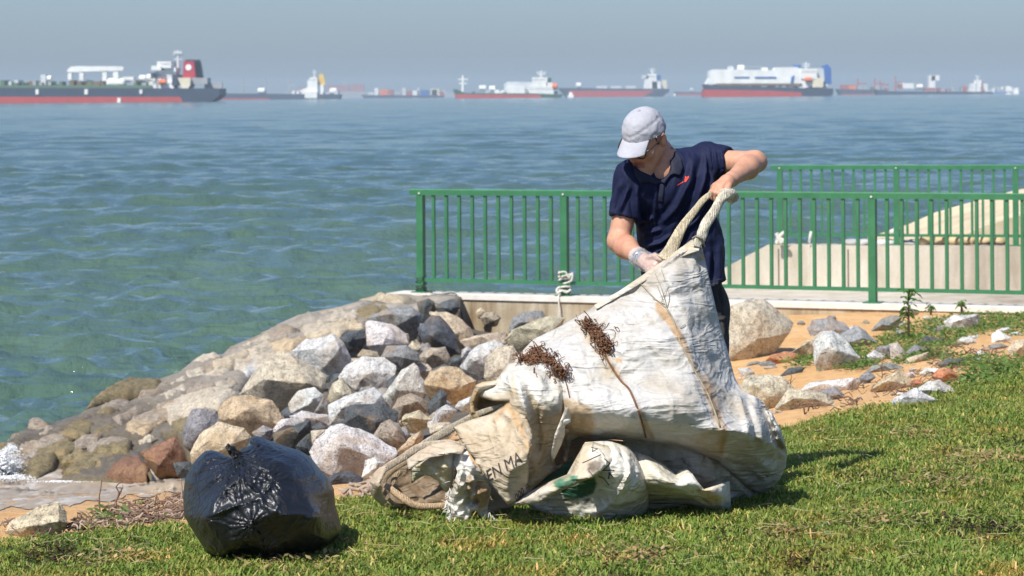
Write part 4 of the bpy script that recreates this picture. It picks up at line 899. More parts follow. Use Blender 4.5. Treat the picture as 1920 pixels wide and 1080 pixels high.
# ================================================================== CLOTH TOOLS
from mathutils.bvhtree import BVHTree
def lin_interp(ctrl, outline_pts):
    """piecewise linear (faceted) interpolation over control points"""
    allp = [Vector(c[:2]) for c in ctrl]; val = [c[2] for c in ctrl]
    r = delaunay_2d_cdt(allp, [], [], 0, 1e-4); V_ = np.array([(p.x, p.y) for p in r[0]]); T_ = r[2]
    idx = [o[0] if o else 0 for o in r[3]]; vv = np.array([val[i] for i in idx])
    def f(q):
        out = np.full(len(q), np.nan)
        for t in T_:
            a, b2, c = V_[t[0]], V_[t[1]], V_[t[2]]; det = (b2[0]-a[0])*(c[1]-a[1])-(c[0]-a[0])*(b2[1]-a[1])
            if abs(det) < 1e-9: continue
            l1 = ((q[:, 0]-a[0])*(c[1]-a[1])-(c[0]-a[0])*(q[:, 1]-a[1]))/det; l2 = ((b2[0]-a[0])*(q[:, 1]-a[1])-(q[:, 0]-a[0])*(b2[1]-a[1]))/det
            m = (l1 >= -.001) & (l2 >= -.001) & (l1+l2 <= 1.001); out[m] = (vv[t[0]]*(1-l1-l2)+vv[t[1]]*l1+vv[t[2]]*l2)[m]
        bad = np.isnan(out)
        if bad.any():
            C = np.array([c[:2] for c in ctrl]); d = np.linalg.norm(q[bad][:, None]-C[None], axis=2); out[bad] = np.array(val)[d.argmin(1)]
        return out
    return f
def crumple(q, wls=(.17, .09, .05), amp=.055, seed=0, ndir=3):
    rs = np.random.default_rng(seed+77); out = np.zeros(len(q))
    for wl in wls:
        for i in range(ndir):
            a = rs.uniform(0, math.pi); d = np.array([math.cos(a), math.sin(a), 0]); t = (q@d)/wl + fbm(q/wl*.45, 1, 2, rs.uniform(0, 50))*.55+rs.uniform(0, 1)
            m = np.clip(fbm(q/wl*.33, 1, 2, rs.uniform(0, 50))*2.2+.45, 0, 1); out += amp*wl*(2*np.abs(t-np.floor(t+.5))-.5)*m
    return out
def relief(name, outline, ctrl, mat, parent=None, cell=4.0, bulge=.05, R=25, back=.04, folds=(), noise=((8, .006), (25, .002)), col=(.6, .6, .58), paint=(), mode='tps', smooth_it=0, lam=2e-3, extra=None, seed=0, edge_noise=0, crump=.06, cwl=(.17, .09, .05)):
    vs, tr, be = fill_poly(outline, cell, .2)
    if edge_noise: vs = vs + np.column_stack([fbm(np.column_stack([vs*.09, np.zeros(len(vs))]), 1, 3, seed+1), fbm(np.column_stack([vs*.09, np.zeros(len(vs))]), 1, 3, seed+2)])*edge_noise
    D = TPS([c[:2] for c in ctrl], [c[2] for c in ctrl], lam)(vs) if mode == 'tps' else lin_interp(ctrl, outline)(vs)
    if mode == 'mix': D = .45*TPS([c[:2] for c in ctrl], [c[2] for c in ctrl], lam)(vs)+.55*D
    if smooth_it:
        nb = [[] for _ in vs]
        for t in tr:
            for a, b2 in ((t[0], t[1]), (t[1], t[2]), (t[2], t[0])): nb[a].append(b2); nb[b2].append(a)
        mx = max(len(n) for n in nb); M_ = np.array([n+[i]*(mx-len(n)) for i, n in enumerate(nb)])
        for _ in range(smooth_it): D = .5*D+.5*D[M_].mean(1)
    d, _, _ = seg_dist(vs[:, 0], vs[:, 1], [o[:2] for o in outline], True)
    pf = np.sqrt(np.clip(1-(1-np.clip(d/R, 0, 1))**2, 0, 1)); D = D - bulge*pf
    env = np.clip(d/8, 0, 1)
    q = np.column_stack([vs/520.0, np.zeros(len(vs))])
    for fo in folds:
        line, amp, width = fo[:3]; kind = fo[3] if len(fo) > 3 else 'ridge'
        dd, side, par = seg_dist(vs[:, 0], vs[:, 1], line); tp = np.clip(np.minimum(par, 1-par)*6+.15, 0, 1)
        if kind == 'ridge': D = D - amp*np.exp(-(dd/width)**1.4)*tp*env
        elif kind == 'step': D = D - amp*np.where(side > 0, 1, 0)*np.exp(-(dd/width))*tp*env
    if extra is not None: D = D + extra(vs)*env
    if crump: D = D - crumple(q, cwl, crump, seed)*np.clip(d/14, 0, 1)
    if noise:
        for k, (sc_, am) in enumerate(noise):
            wv = q*sc_; wv = wv + fbm(q*sc_*.5, 1, 2, seed+9+k)[:, None]*.8
            n = 1-2*np.abs(fbm(wv, 1, 3, seed+k)); D = D - am*(n-.5)*env
    front = Pn(vs[:, 0], vs[:, 1], D); nv = len(vs)
    bs = np.array(sorted({i for k in be for i in k})); inb = np.zeros(nv, bool); inb[bs] = True
    Db = D + bulge*pf*.6 + back*pf + .002; backv = Pn(vs[:, 0], vs[:, 1], Db); mp2 = np.arange(nv)+nv; mp2[bs] = bs
    keep = ~inb; newidx = np.full(nv, -1); newidx[keep] = nv+np.arange(keep.sum()); newidx[bs] = bs
    faces = np.vstack([tr, newidx[tr][:, ::-1]]); allv = np.vstack([front, backv[keep]])
    c = np.tile(np.array(col, float), (nv, 1))
    wn_ = fbm(q*16, 1, 4, seed+5); wn2_ = fbm(q*7, 1, 3, seed+8)
    for pt in paint:
        kind, geo, pc, wd, stg = pt
        if kind == 'line': dd, _, _ = seg_dist(vs[:, 0], vs[:, 1], geo); a = np.clip(1.35-(dd+wn_*wd*1.6)/wd, 0, 1)*np.clip(.85+wn2_*1.2, .35, 1)
        else:
            dd, _, _ = seg_dist(vs[:, 0], vs[:, 1], geo, True); ins = in_poly(vs[:, 0], vs[:, 1], geo); a = np.clip((np.where(ins, dd, -dd)+wn_*wd*1.5)/max(wd, .1)+.5, 0, 1)
        a = (a*stg)[:, None]; c = c*(1-a)+np.array(pc)*a
    allc = np.vstack([c, c[keep]])
    o = mesh(name, allv, faces, mat, parent, True, allc); fix_normals(o)
    try: o.data.set_sharp_from_angle(angle=math.radians(60))
    except Exception: pass
    return o
def bvh_of(*objs):
    vs = []; fs = []
    for o in objs:
        n = len(vs); vs += [o.matrix_world @ v.co if False else (v.co + (o.location if o.parent is None else Vector((0, 0, 0)))) for v in o.data.vertices]; fs += [tuple(i+n for i in p.vertices) for p in o.data.polygons]
    return BVHTree.FromPolygons(vs, fs)
EYE = Vector((0, 0, H))
def cast(bvh, px, py, default=10.2, off=.002):
    d = (P(px, py, 10)-EYE).normalized(); h = bvh.ray_cast(EYE, d)
    return (h[0]-d*off) if h[0] is not None else P(px, py, default)
def decal(name, polys, bvh, mat, parent, off=.002, cell=3.0):
    """flat printed marks (px polygons) laid on a surface"""
    vs = []; fs = []
    for poly in polys:
        v2, t2, _ = fill_poly(poly, cell, .0); n = len(vs)
        vs += [tuple(cast(bvh, a, b2, off=off)) for a, b2 in v2]; fs += [tuple(int(i)+n for i in t) for t in t2]
    return mesh(name, vs, fs, mat, parent, True)
def patch(name, poly, bvh, mat, parent, off=.010, th=.004, cell=3.0, default=10.85):
    """a piece of cloth with its own thickness lying on a surface"""
    v2, t2, be = fill_poly(poly, cell, 0); a = [cast(bvh, x, y, default, off) for x, y in v2]; b2 = [cast(bvh, x, y, default, off-th) for x, y in v2]; n = len(a)
    o = mesh(name, [tuple(p) for p in a+b2], [tuple(int(i) for i in t) for t in t2]+[tuple(int(i)+n for i in t[::-1]) for t in t2]+[(int(i), int(j), int(j)+n, int(i)+n) for i, j in be], mat, parent, True); fix_normals(o); return o
def text_decal(name, txt, org, ex, ey, bvh, mat, parent):
    cu = bpy.data.curves.new('t', 'FONT'); cu.body = txt; cu.offset = .0; cu.resolution_u = 3; cu.fill_mode = 'FRONT'
    ob = bpy.data.objects.new('t', cu); COL.objects.link(ob); bpy.context.view_layer.update()
    me = bpy.data.meshes.new_from_object(ob.evaluated_get(bpy.context.evaluated_depsgraph_get()))
    bpy.data.objects.remove(ob); bm = bmesh.new(); bm.from_mesh(me); bmesh.ops.triangulate(bm, faces=bm.faces)
    for _ in range(3):
        es = [e for e in bm.edges if e.calc_length() > .10]
        if es: bmesh.ops.subdivide_edges(bm, edges=es, cuts=1); bmesh.ops.triangulate(bm, faces=bm.faces)
    vs = [tuple(cast(bvh, org[0]+v.co.x*ex[0]+v.co.y*ey[0], org[1]+v.co.x*ex[1]+v.co.y*ey[1], 10.2, .0045)) for v in bm.verts]; bm.verts.ensure_lookup_table()
    fs = [tuple(v.index for v in f.verts) for f in bm.faces]; bm.free()
    return mesh(name, vs, fs, mat, parent, True)

# ================================================================== BULK SACK
m_sack, nt, b = new_mat('woven_sack', .52, .35)
at = N(nt, 'Attribute', attribute_name='Col'); v = coords(nt)
n1 = tex_noise(nt, v, 5, 6, .62, .3); n2 = tex_noise(nt, v, 40, 5, .7, .5); mpp = N(nt, 'Mapping'); mpp.inputs['Rotation'].default_value = (0, math.radians(22), 0); mpp.inputs['Scale'].default_value = (.55, .8, 2.6); nt.links.new(v, mpp.inputs[0]); n3 = tex_noise(nt, mpp.outputs[0], 15, 6, .60, 1.0)
c = mix(nt, at.outputs['Color'], ramp(nt, n1, [(.34, (.74, .66, .53)), (.50, (.97, .96, .93)), (.62, (1, 1, 1))]), .8, 'MULTIPLY')
c = mix(nt, c, ramp(nt, n2, [(.3, (.72, .66, .58)), (.5, 1.0)]), .55, 'MULTIPLY'); nt.links.new(c, b.inputs['Base Color'])
vo = N(nt, 'TexVoronoi', feature='F1'); vo.inputs['Scale'].default_value = 17; vo2 = N(nt, 'TexVoronoi', feature='F1'); vo2.inputs['Scale'].default_value = 38; wv = N(nt, 'Mix', data_type='VECTOR'); wv.inputs[0].default_value = .22
nz_ = N(nt, 'TexNoise'); nz_.inputs['Scale'].default_value = 8; nt.links.new(v, nz_.inputs['Vector']); nt.links.new(v, wv.inputs[4]); nt.links.new(nz_.outputs['Color'], wv.inputs[5]); nt.links.new(wv.outputs[1], vo.inputs['Vector']); nt.links.new(wv.outputs[1], vo2.inputs['Vector'])
p1 = bump(nt, b, vo.outputs['Distance'], .007, .6); p2 = bump(nt, b, vo2.outputs['Distance'], .0025, .6, p1); p2 = bump(nt, b, n3, .007, .6, p2); p2 = crease_bump(nt, b, v, 4.5, .11, .007, p2, 3, .6); p2 = crease_bump(nt, b, mpp.outputs[0], 5, .12, .007, p2, 5, .6); bump(nt, b, n2, .002, .8, p2)
m_web, nt, b = new_mat('woven_webbing', .75, .3)
at = N(nt, 'ObjectInfo'); v = coords(nt, 'Object', (1, 1, 1)); n2 = tex_noise(nt, v, 55, 5, .7, 1.0); w = N(nt, 'TexWave'); w.inputs['Scale'].default_value = 55; w.inputs['Distortion'].default_value = 6; nt.links.new(v, w.inputs['Vector'])
c = mix(nt, at.outputs['Color'], ramp(nt, n2, [(.3, .5), (.6, 1.1)]), .9, 'MULTIPLY'); nt.links.new(c, b.inputs['Base Color']); p1 = bump(nt, b, w.outputs['Fac'], .003, .8); bump(nt, b, n2, .004, .9, p1)
m_print = simple('black_print', (.035, .033, .03), .7); m_green_print = simple('green_print', (.01, .15, .09), .6, var=.3, scale=25)

WHT = (.515, .505, .48); TAN = (.47, .375, .25); BRN = (.27, .17, .08); CRM = (.60, .55, .43); DRT = (.34, .26, .17)
sack = empty('bulk_sack', Pz(1150, 960, 0), 'huge crumpled dirty white bulk sack with webbing handles being pulled up by the man', 'bulk sack')
MAIN = [(1308,447),(1316,462),(1324,495),(1335,545),(1350,610),(1364,655),(1377,705),(1390,732),(1423,747),(1447,773),(1464,806),(1476,845),(1474,875),(1462,900),(1445,918),(1424,926),(1402,915),(1375,888),(1347,864),(1300,845),(1267,834),(1213,828),(1140,824),(1085,819),(1060,830),(1045,800),(1030,740),(1000,700),(960,690),(968,670),(1000,636),(1050,612),(1092,588),(1120,570),(1160,547),(1200,520),(1240,492),(1275,466),(1295,450)]
mc = [(1306,447,10.52),(1200,520,10.50),(1100,585,10.48),(1000,636,10.50),(962,688,10.42),(1050,650,10.36),(1150,600,10.38),(1250,520,10.42),(1300,500,10.46),(1335,560,10.52),(1365,660,10.55),(1290,600,10.35),(1200,650,10.27),(1100,700,10.25),(1040,720,10.30),(1380,710,10.52),(1300,700,10.23),(1220,740,10.16),(1120,755,10.15),(1055,748,10.22),
      (1180,785,10.12),(1260,800,10.12),(1330,806,10.13),(1400,808,10.22),(1450,835,10.36),(1425,770,10.38),(1476,860,10.62),(1424,924,10.66),(1400,880,10.50),(1375,886,10.48),(1347,862,10.42),(1267,834,10.36),(1213,828,10.34),(1140,823,10.34),(1085,819,10.36),(1060,790,10.28),(1120,790,10.20),(1040,790,10.40),(1350,840,10.28),(1420,860,10.40),(1460,900,10.66)]
FIBER = .0
main_p = relief('sack_panel', MAIN, mc, m_sack, sack, cell=3.0, bulge=.018, R=9, back=.10, seed=1, mode='mix', smooth_it=2, crump=.10, cwl=(.22, .12, .06), noise=((5, .009),),
    folds=[([(1306,462),(1270,478),(1200,525),(1140,562)], .016, 4), ([(1300,470),(1318,560),(1345,650),(1362,720)], .012, 7), ([(1230,560),(1262,605),(1290,660),(1318,720),(1355,800),(1350,850)], .011, 5), ([(1115,640),(1140,690),(1180,735),(1205,790),(1212,825)], .012, 5),
           ([(1075,625),(1100,690),(1115,745)], .012, 6), ([(1230,640),(1290,625)], .006, 5), ([(1150,680),(1240,655),(1320,650)], .006, 5), ([(1100,720),(1200,700)], -.007, 6), ([(1060,700),(1085,760),(1088,815)], -.012, 7), ([(1240,700),(1262,760),(1262,820)], .007, 6),
           ([(1385,738),(1400,790),(1405,840)], .026, 6), ([(1396,742),(1414,800),(1418,840)], -.020, 4), ([(1408,748),(1426,800),(1432,845)], .022, 4.5), ([(1422,752),(1440,800),(1444,840)], -.018, 4), ([(1436,764),(1456,810),(1462,850)], .018, 5), ([(1372,700),(1388,735)], -.016, 4), ([(1350,850),(1400,870),(1440,905)], .02, 6), ([(1350,805),(1400,812),(1452,835),(1452,865),(1420,900)], .018, 10), ([(1210,560),(1160,590),(1120,640)], .008, 8),
           ([(1190,620),(1260,595),(1300,600)], -.006, 5), ([(1020,650),(1060,690),(1065,750)], .012, 8), ([(1290,520),(1305,600)], -.008, 6), ([(1150,790),(1200,800),(1250,815)], -.006, 6)],
    col=WHT, paint=[('line', [(1232,570),(1280,640),(1318,718),(1345,775),(1358,800),(1352,848)], (.40, .24, .10), 5.5, .85), ('line', [(1322,705),(1340,755),(1350,800),(1350,830)], (.38, .23, .10), 9, .8), ('line', [(1128,655),(1160,705),(1195,755),(1212,800),(1225,822)], (.38, .25, .12), 5, .8),
           ('line', [(1105,640),(1130,665),(1140,690)], (.45, .33, .18), 14, .6), ('poly', [(1040,745),(1110,760),(1118,795),(1105,822),(1040,815),(1030,760)], (.42, .29, .14), 10, .75), ('line', [(1060,822),(1140,822),(1213,828),(1267,834),(1347,862)], (.35, .26, .15), 7, .5),
           ('poly', [(1290,820),(1350,800),(1362,830),(1345,862),(1300,845)], (.42, .33, .20), 12, .6), ('line', [(1476,840),(1470,890),(1440,918)], (.42, .36, .27), 14, .65), ('line', [(1308,448),(1316,480),(1290,470)], (.50, .44, .31), 8, .7), ('line', [(1085,605),(1115,640)], (.5, .40, .26), 9, .4),
           ('line', [(1000,640),(965,685)], (.5, .38, .24), 8, .5), ('poly', [(1155,672),(1166,672),(1166,680),(1155,680)], (.5, .28, .1), 3, .8)])
relief('seam_band', [(1306,446),(1314,458),(1310,470),(1296,474),(1272,484),(1240,508),(1200,532),(1150,562),(1118,580),(1114,572),(1160,546),(1200,519),(1240,491),(1275,465)], [(1306,446,10.49),(1200,520,10.465),(1114,575,10.45),(1240,508,10.45)], m_sack, sack, cell=3.5, bulge=.003, R=4, back=.003, crump=.04, col=(.60,.58,.52), seed=4, noise=((20, .004),), paint=[('line', [(1310,470),(1272,484),(1240,508),(1200,532),(1150,562)], (.16,.11,.10), 1.6, .8), ('line', [(1306,450),(1290,465)], (.45,.37,.22), 12, .7)])
relief('lower_panel', [(1170,822),(1267,826),(1347,852),(1405,905),(1425,935),(1412,946),(1372,952),(1320,945),(1250,925),(1185,885),(1160,840)], [(1170,825,10.50),(1267,830,10.48),(1347,858,10.50),(1410,925,10.68),(1412,944,10.72),(1250,920,10.55),(1320,900,10.45)], m_sack, sack, cell=5, bulge=.018, R=7, back=.06, col=(.45,.42,.35), seed=2,
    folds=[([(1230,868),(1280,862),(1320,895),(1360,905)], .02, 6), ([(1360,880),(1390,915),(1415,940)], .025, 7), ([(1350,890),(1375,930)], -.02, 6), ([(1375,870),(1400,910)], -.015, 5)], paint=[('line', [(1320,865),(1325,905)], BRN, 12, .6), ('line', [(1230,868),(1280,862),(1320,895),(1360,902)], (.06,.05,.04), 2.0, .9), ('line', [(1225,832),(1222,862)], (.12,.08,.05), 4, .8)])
relief('sack_fold', [(1190,846),(1215,855),(1245,872),(1267,889),(1275,882),(1287,879),(1298,888),(1308,903),(1320,917),(1343,910),(1368,902),(1371,958),(1353,964),(1320,955),(1287,947),(1250,957),(1213,964),(1198,960),(1188,890)],
    [(1190,850,10.30),(1267,889,10.28),(1230,890,10.18),(1287,905,10.16),(1340,930,10.22),(1368,905,10.36),(1353,962,10.44),(1370,955,10.46),(1250,935,10.34),(1213,960,10.48),(1287,945,10.40),(1310,925,10.22),(1255,905,10.16)], m_sack, sack, cell=4, bulge=.018, R=7, back=.08, col=(.66,.64,.56), seed=3,
    folds=[([(1195,850),(1240,885),(1290,925),(1350,955)], .02, 9), ([(1355,905),(1352,960)], .02, 5), ([(1330,920),(1320,945)], -.012, 6), ([(1215,890),(1260,925)], -.015, 8)], noise=((6, .01), (18, .005), (40, .002)), paint=[('poly', [(1312,920),(1345,912),(1345,945),(1325,945)], (.50,.36,.20), 7, .7), ('poly', [(1205,900),(1270,925),(1250,945),(1205,950)], (.42,.40,.25), 10, .5), ('line', [(1288,948),(1330,955)], (.3,.22,.14), 5, .5)])
drape = relief('sack_drape', [(1085,850),(1097,829),(1140,826),(1177,837),(1190,850),(1207,887),(1217,913),(1216,945),(1209,975),(1167,972),(1130,987),(1085,978),(1030,966),(1000,955),(985,943),(1040,915),(1060,895)],
    [(1097,829,10.25),(1140,828,10.22),(1190,850,10.24),(1160,850,10.12),(1215,920,10.26),(1209,972,10.40),(1130,985,10.27),(1085,976,10.30),(1000,953,10.38),(985,943,10.40),(1060,925,10.24),(1100,930,10.22),(1150,900,10.08),(1180,880,10.08),(1190,930,10.18),(1110,880,10.12),(1060,895,10.2)], m_sack, sack, cell=3.5, bulge=.018, R=7, back=.08, col=(.66,.64,.57), seed=6,
    folds=[([(1168,830),(1180,860),(1182,885),(1168,915),(1150,940),(1125,962)], .030, 6), ([(1182,838),(1196,870),(1198,890),(1180,925),(1150,955)], .018, 4), ([(1160,832),(1170,865),(1172,888),(1150,920)], -.014, 4), ([(1190,868),(1190,895),(1165,940)], -.014, 4), ([(1090,960),(1120,962),(1140,950)], .014, 6), ([(1200,900),(1206,960)], .01, 6), ([(1115,870),(1140,875),(1160,862)], .012, 5)],
    noise=((8, .008), (22, .004), (45, .002)), paint=[('poly', [(1050,918),(1080,912),(1095,895),(1115,896),(1120,908),(1112,925),(1090,933),(1060,935)], (.008,.10,.055), 3, .95), ('poly', [(1088,838),(1105,832),(1100,860),(1075,890),(1070,880)], (.50,.34,.18), 5, .7), ('line', [(1000,955),(1090,970)], (.4,.38,.3), 6, .5), ('line', [(1170,840),(1182,880),(1150,935)], (.45,.37,.25), 2.5, .6), ('line', [(1200,910),(1210,970)], (.5,.46,.3), 12, .5), ('poly', [(1095,938),(1103,935),(1104,943),(1096,944)], (.02,.02,.02), 2, .9), ('poly', [(1118,965),(1128,962),(1130,984),(1118,982)], (.3,.22,.13), 3, .5)])
roll = relief('rolled_edge', [(952,948),(980,930),(1008,914),(1037,900),(1072,886),(1083,855),(1094,833),(1110,828),(1140,836),(1162,850),(1158,862),(1143,870),(1127,884),(1110,896),(1080,908),(1047,922),(1010,943),(980,947)],
    [(952,948,10.12),(1037,910,10.08),(1094,838,10.16),(1100,880,10.03),(1155,855,10.12),(1130,865,10.05),(1010,930,10.09)], m_sack, sack, cell=3.0, bulge=.028, R=12, back=.04, crump=.10, col=(.56,.48,.36), seed=7, noise=((10, .007), (30, .003)),
    folds=[([(960,945),(1040,906),(1085,888),(1120,862)], .014, 8), ([(1102,832),(1090,860),(1080,885)], -.01, 4)], paint=[('poly', [(952,948),(985,925),(1035,902),(1035,925),(990,946)], (.52,.50,.44), 5, .8), ('poly', [(1036,904),(1068,890),(1086,890),(1084,903),(1046,921)], (.02,.20,.12), 2.5, .85), ('poly', [(1055,895),(1068,890),(1072,900),(1058,905)], (.45,.40,.26), 3, .6), ('poly', [(1098,850),(1113,832),(1160,850),(1150,866),(1125,880),(1108,866)], (.66,.62,.52), 4, .85), ('poly', [(1100,868),(1115,860),(1130,866),(1122,880),(1104,886)], (.10,.07,.05), 5, .75), ('line', [(960,946),(1045,920),(1115,892)], (.25,.18,.10), 3, .5)])
bv = bvh_of(drape, roll)
def strk(a, b2, w): a = np.array(a, float); b2 = np.array(b2, float); d = b2-a; n = np.array([-d[1], d[0]])/np.linalg.norm(d)*w/2; return [tuple(a+n), tuple(b2+n), tuple(b2-n), tuple(a-n)]
decal('printed_mark', [strk((1092,868),(1127,852),1.6), strk((1133,860),(1144,869),1.6), strk((1144,869),(1130,882),1.6), strk((1108,838),(1121,842),1.4), strk((1112,832),(1111,846),1.2), strk((1110,847),(1121,841),1.2), strk((1103,882),(1111,891),1.4)], bv, m_print, sack)
decal('printed_figure', [strk((1122,893),(1132,897),1.6), strk((1132,897),(1142,910),1.6), strk((1130,882),(1152,882),1.6), strk((1141,886),(1150,895),2.2), strk((1143,886),(1141,898),2.4)], bv, m_print, sack)
relief('dirty_shadow_fold', [(1040,790),(1075,815),(1140,824),(1175,828),(1120,850),(1080,900),(1030,935),(985,940),(990,900),(1030,860)], [(1040,790,10.40),(1175,828,10.50),(985,940,10.44),(1080,880,10.46)], m_sack, sack, cell=5, bulge=.02, R=14, back=.05, col=(.24,.16,.09), seed=41, noise=((9, .014), (25, .004)), paint=[('poly', [(1018,890),(1075,862),(1078,875),(1045,898),(1020,905)], (.015,.14,.09), 2.5, .9), ('line', [(1060,815),(1050,860),(1035,885)], (.13,.08,.05), 8, .6)])  # dirty brown panel; its dark colour also paints the shade between folds
crumpled = relief('crumpled_side', [(892,742),(897,724),(928,715),(940,700),(952,681),(974,678),(1010,686),(1044,695),(1060,716),(1071,758),(1073,813),(1066,868),(1029,890),(989,925),(980,905),(972,860),(962,800),(955,752),(925,752)],
    [(892,742,10.36),(952,683,10.38),(1010,688,10.36),(1044,697,10.35),(1071,760,10.30),(1070,813,10.36),(1066,868,10.44),(989,923,10.32),(985,860,10.24),(980,740,10.16),(1000,800,10.22),(1000,700,10.26),(1040,760,10.20),(1030,840,10.34),(1050,850,10.40),(940,725,10.26),(1020,740,10.18)], m_sack, sack, cell=3.0, bulge=.016, R=7, back=.08, crump=.13, col=(.53,.45,.33), seed=8, noise=((9, .012), (20, .006), (45, .002)),
    folds=[([(968,700),(978,740),(992,790),(1000,835)], .045, 9), ([(985,725),(1010,790),(1005,860)], -.03, 10), ([(1044,700),(1052,760),(1040,820),(1030,870)], .03, 8), ([(1062,770),(1055,830),(1040,880)], -.04, 6), ([(1015,760),(1020,830),(1000,900)], .018, 7), ([(930,720),(955,718),(968,700)], .014, 6), ([(1000,690),(1030,740)], .012, 8), ([(995,730),(1045,780)], -.012, 8)],
    paint=[('poly', [(890,740),(900,720),(930,713),(952,678),(1044,692),(1062,720),(1072,765),(1055,775),(1030,768),(1005,745),(985,725),(940,735)], (.62,.61,.56), 6, .85), ('line', [(970,695),(980,745),(995,800),(1000,838)], (.66,.64,.57), 7, .85), ('line', [(1005,700),(1010,718)], (.50,.32,.17), 5, .7), ('line', [(1035,700),(1052,735)], (.50,.36,.20), 5, .7), ('line', [(1062,775),(1070,800),(1062,835),(1040,885)], (.10,.06,.035), 5, .85), ('line', [(1010,790),(1020,830),(1010,880)], (.50,.33,.16), 7, .6), ('line', [(995,860),(990,915)], (.22,.15,.09), 4, .6), ('line', [(905,722),(930,716)], (.52,.38,.2), 6, .7), ('line', [(960,700),(962,740)], (.5,.4,.26), 4, .5)])  # the near-black line paints the shade inside the torn slit
relief('torn_flap', [(1062,760),(1072,772),(1070,790),(1060,798),(1059,815),(1052,835),(1036,868),(1033,850),(1040,815),(1054,780)], [(1062,760,10.17),(1070,790,10.2),(1036,866,10.19),(1050,810,10.15)], m_sack, sack, cell=3, bulge=.01, R=6, back=.003, col=(.62,.57,.47), seed=12, noise=((20, .006),), paint=[('line', [(1036,866),(1045,820)], TAN, 5, .7)])
relief('loose_patch', [(1056,786),(1070,785),(1069,792),(1056,795)], [(1056,790,10.13),(1070,788,10.14),(1060,786,10.13)], m_sack, sack, cell=3, bulge=.004, R=3, back=.002, col=(.75,.75,.72), noise=())
relief('fold_tube', [(881,795),(880,765),(884,742),(892,722),(905,716),(928,713),(952,718),(966,726),(968,738),(958,750),(935,766),(912,780),(898,795)], [(881,790,10.40),(884,742,10.34),(928,716,10.30),(966,730,10.26),(925,765,10.45),(900,785,10.38),(945,752,10.42)], m_sack, sack, cell=3.3, bulge=.03, R=9, back=.05, col=(.46,.33,.18), seed=9, noise=((12, .008), (35, .003)),
    folds=[([(896,768),(905,752),(935,742),(962,738)], -.05, 8), ([(888,760),(892,735),(925,722),(960,728)], .02, 7)], paint=[('poly', [(895,726),(930,712),(968,724),(968,732),(930,726),(900,738)], (.58,.52,.41), 4, .8), ('line', [(892,758),(935,746),(962,742)], (.16,.09,.04), 7, .7), ('line', [(886,760),(893,735)], (.40,.25,.11), 6, .7)])  # the dark line paints shade into the hollow of the tube
textp = relief('printed_panel', [(850,801),(862,795),(879,788),(900,782),(922,776),(945,762),(964,744),(974,738),(985,770),(998,807),(997,840),(993,874),(989,923),(972,938),(952,947),(934,925),(916,901),(890,864),(867,831)],
    [(850,801,10.28),(879,790,10.27),(922,776,10.24),(966,744,10.20),(998,807,10.14),(997,840,10.02),(989,923,10.14),(952,947,10.10),(916,901,10.14),(867,831,10.24),(930,820,10.16),(960,860,10.05),(975,800,10.13),(955,880,10.03)], m_sack, sack, cell=3.2, bulge=.018, R=7, back=.03, col=(.50,.41,.29), seed=10, mode='lin', smooth_it=5, noise=((9, .006), (26, .004), (50, .0015)),
    folds=[([(940,765),(960,790),(975,820),(995,845)], .012, 5), ([(955,885),(990,865),(998,845)], .014, 5), ([(925,778),(935,800),(925,815)], .006, 4), ([(870,800),(900,830)], -.006, 8)], paint=[('poly', [(852,802),(900,783),(960,765),(990,800),(992,842),(930,800),(890,812)], (.56,.49,.38), 10, .6), ('line', [(955,762),(975,800),(992,840)], (.50,.31,.14), 5, .7), ('line', [(852,803),(900,870),(950,942)], (.60,.54,.44), 3, .7), ('line', [(960,745),(940,772),(925,790)], (.46,.28,.13), 4, .7), ('poly', [(915,895),(950,870),(990,862),(985,925),(952,945)], (.44,.37,.28), 8, .5), ('line', [(994,830),(990,920)], (.14,.09,.05), 1.6, .8), ('line', [(870,790),(890,800)], (.45,.30,.16), 8, .5)])
bt = bvh_of(textp)
text_decal('printed_letters', 'EN MA', (915, 904), (21.5, -13.0), (-8, -30), bt, m_print, sack)
text_decal('printed_digits', '000 =', (968, 941), (10.5, -11), (-5, -18), bt, m_print, sack)
torn = relief('torn_rag', [(852,842),(870,836),(883,860),(903,884),(921,916),(917,938),(914,960),(926,973),(941,987),(910,980),(892,956),(883,960),(884,984),(863,980),(843,967),(837,944),(848,916),(859,884),(850,867)],
    [(852,842,10.27),(870,836,10.25),(921,916,10.24),(914,960,10.28),(941,987,10.25),(884,984,10.25),(843,967,10.27),(837,944,10.30),(859,884,10.18),(880,900,10.16),(870,940,10.18),(900,930,10.22)], m_sack, sack, cell=2.4, bulge=.006, R=4, back=.01, crump=.38, cwl=(.10, .05, .03), col=(.68,.66,.60), seed=11, noise=((12, .010),),
    folds=[([(862,845),(866,880),(850,940)], .03, 6), ([(872,890),(880,950)], -.035, 6), ([(885,890),(905,940),(925,972)], .02, 5), ([(893,900),(890,950)], -.03, 6)], paint=[('poly', [(896,905),(915,915),(912,945),(898,955),(888,930)], (.40,.23,.10), 5, .75), ('poly', [(872,895),(884,890),(888,925),(878,935)], (.36,.27,.15), 4, .8), ('line', [(852,845),(858,880)], (.42,.34,.24), 4, .5), ('line', [(905,890),(920,915)], (.42,.33,.25), 4, .6)], edge_noise=3)
relief('rag_backing', [(880,860),(925,910),(965,950),(950,965),(915,968),(880,960),(860,930)], [(880,860,10.4),(950,960,10.45),(870,940,10.4)], m_sack, sack, cell=5, bulge=.03, R=12, back=.05, col=(.30,.24,.16), seed=31, noise=((12, .012),))
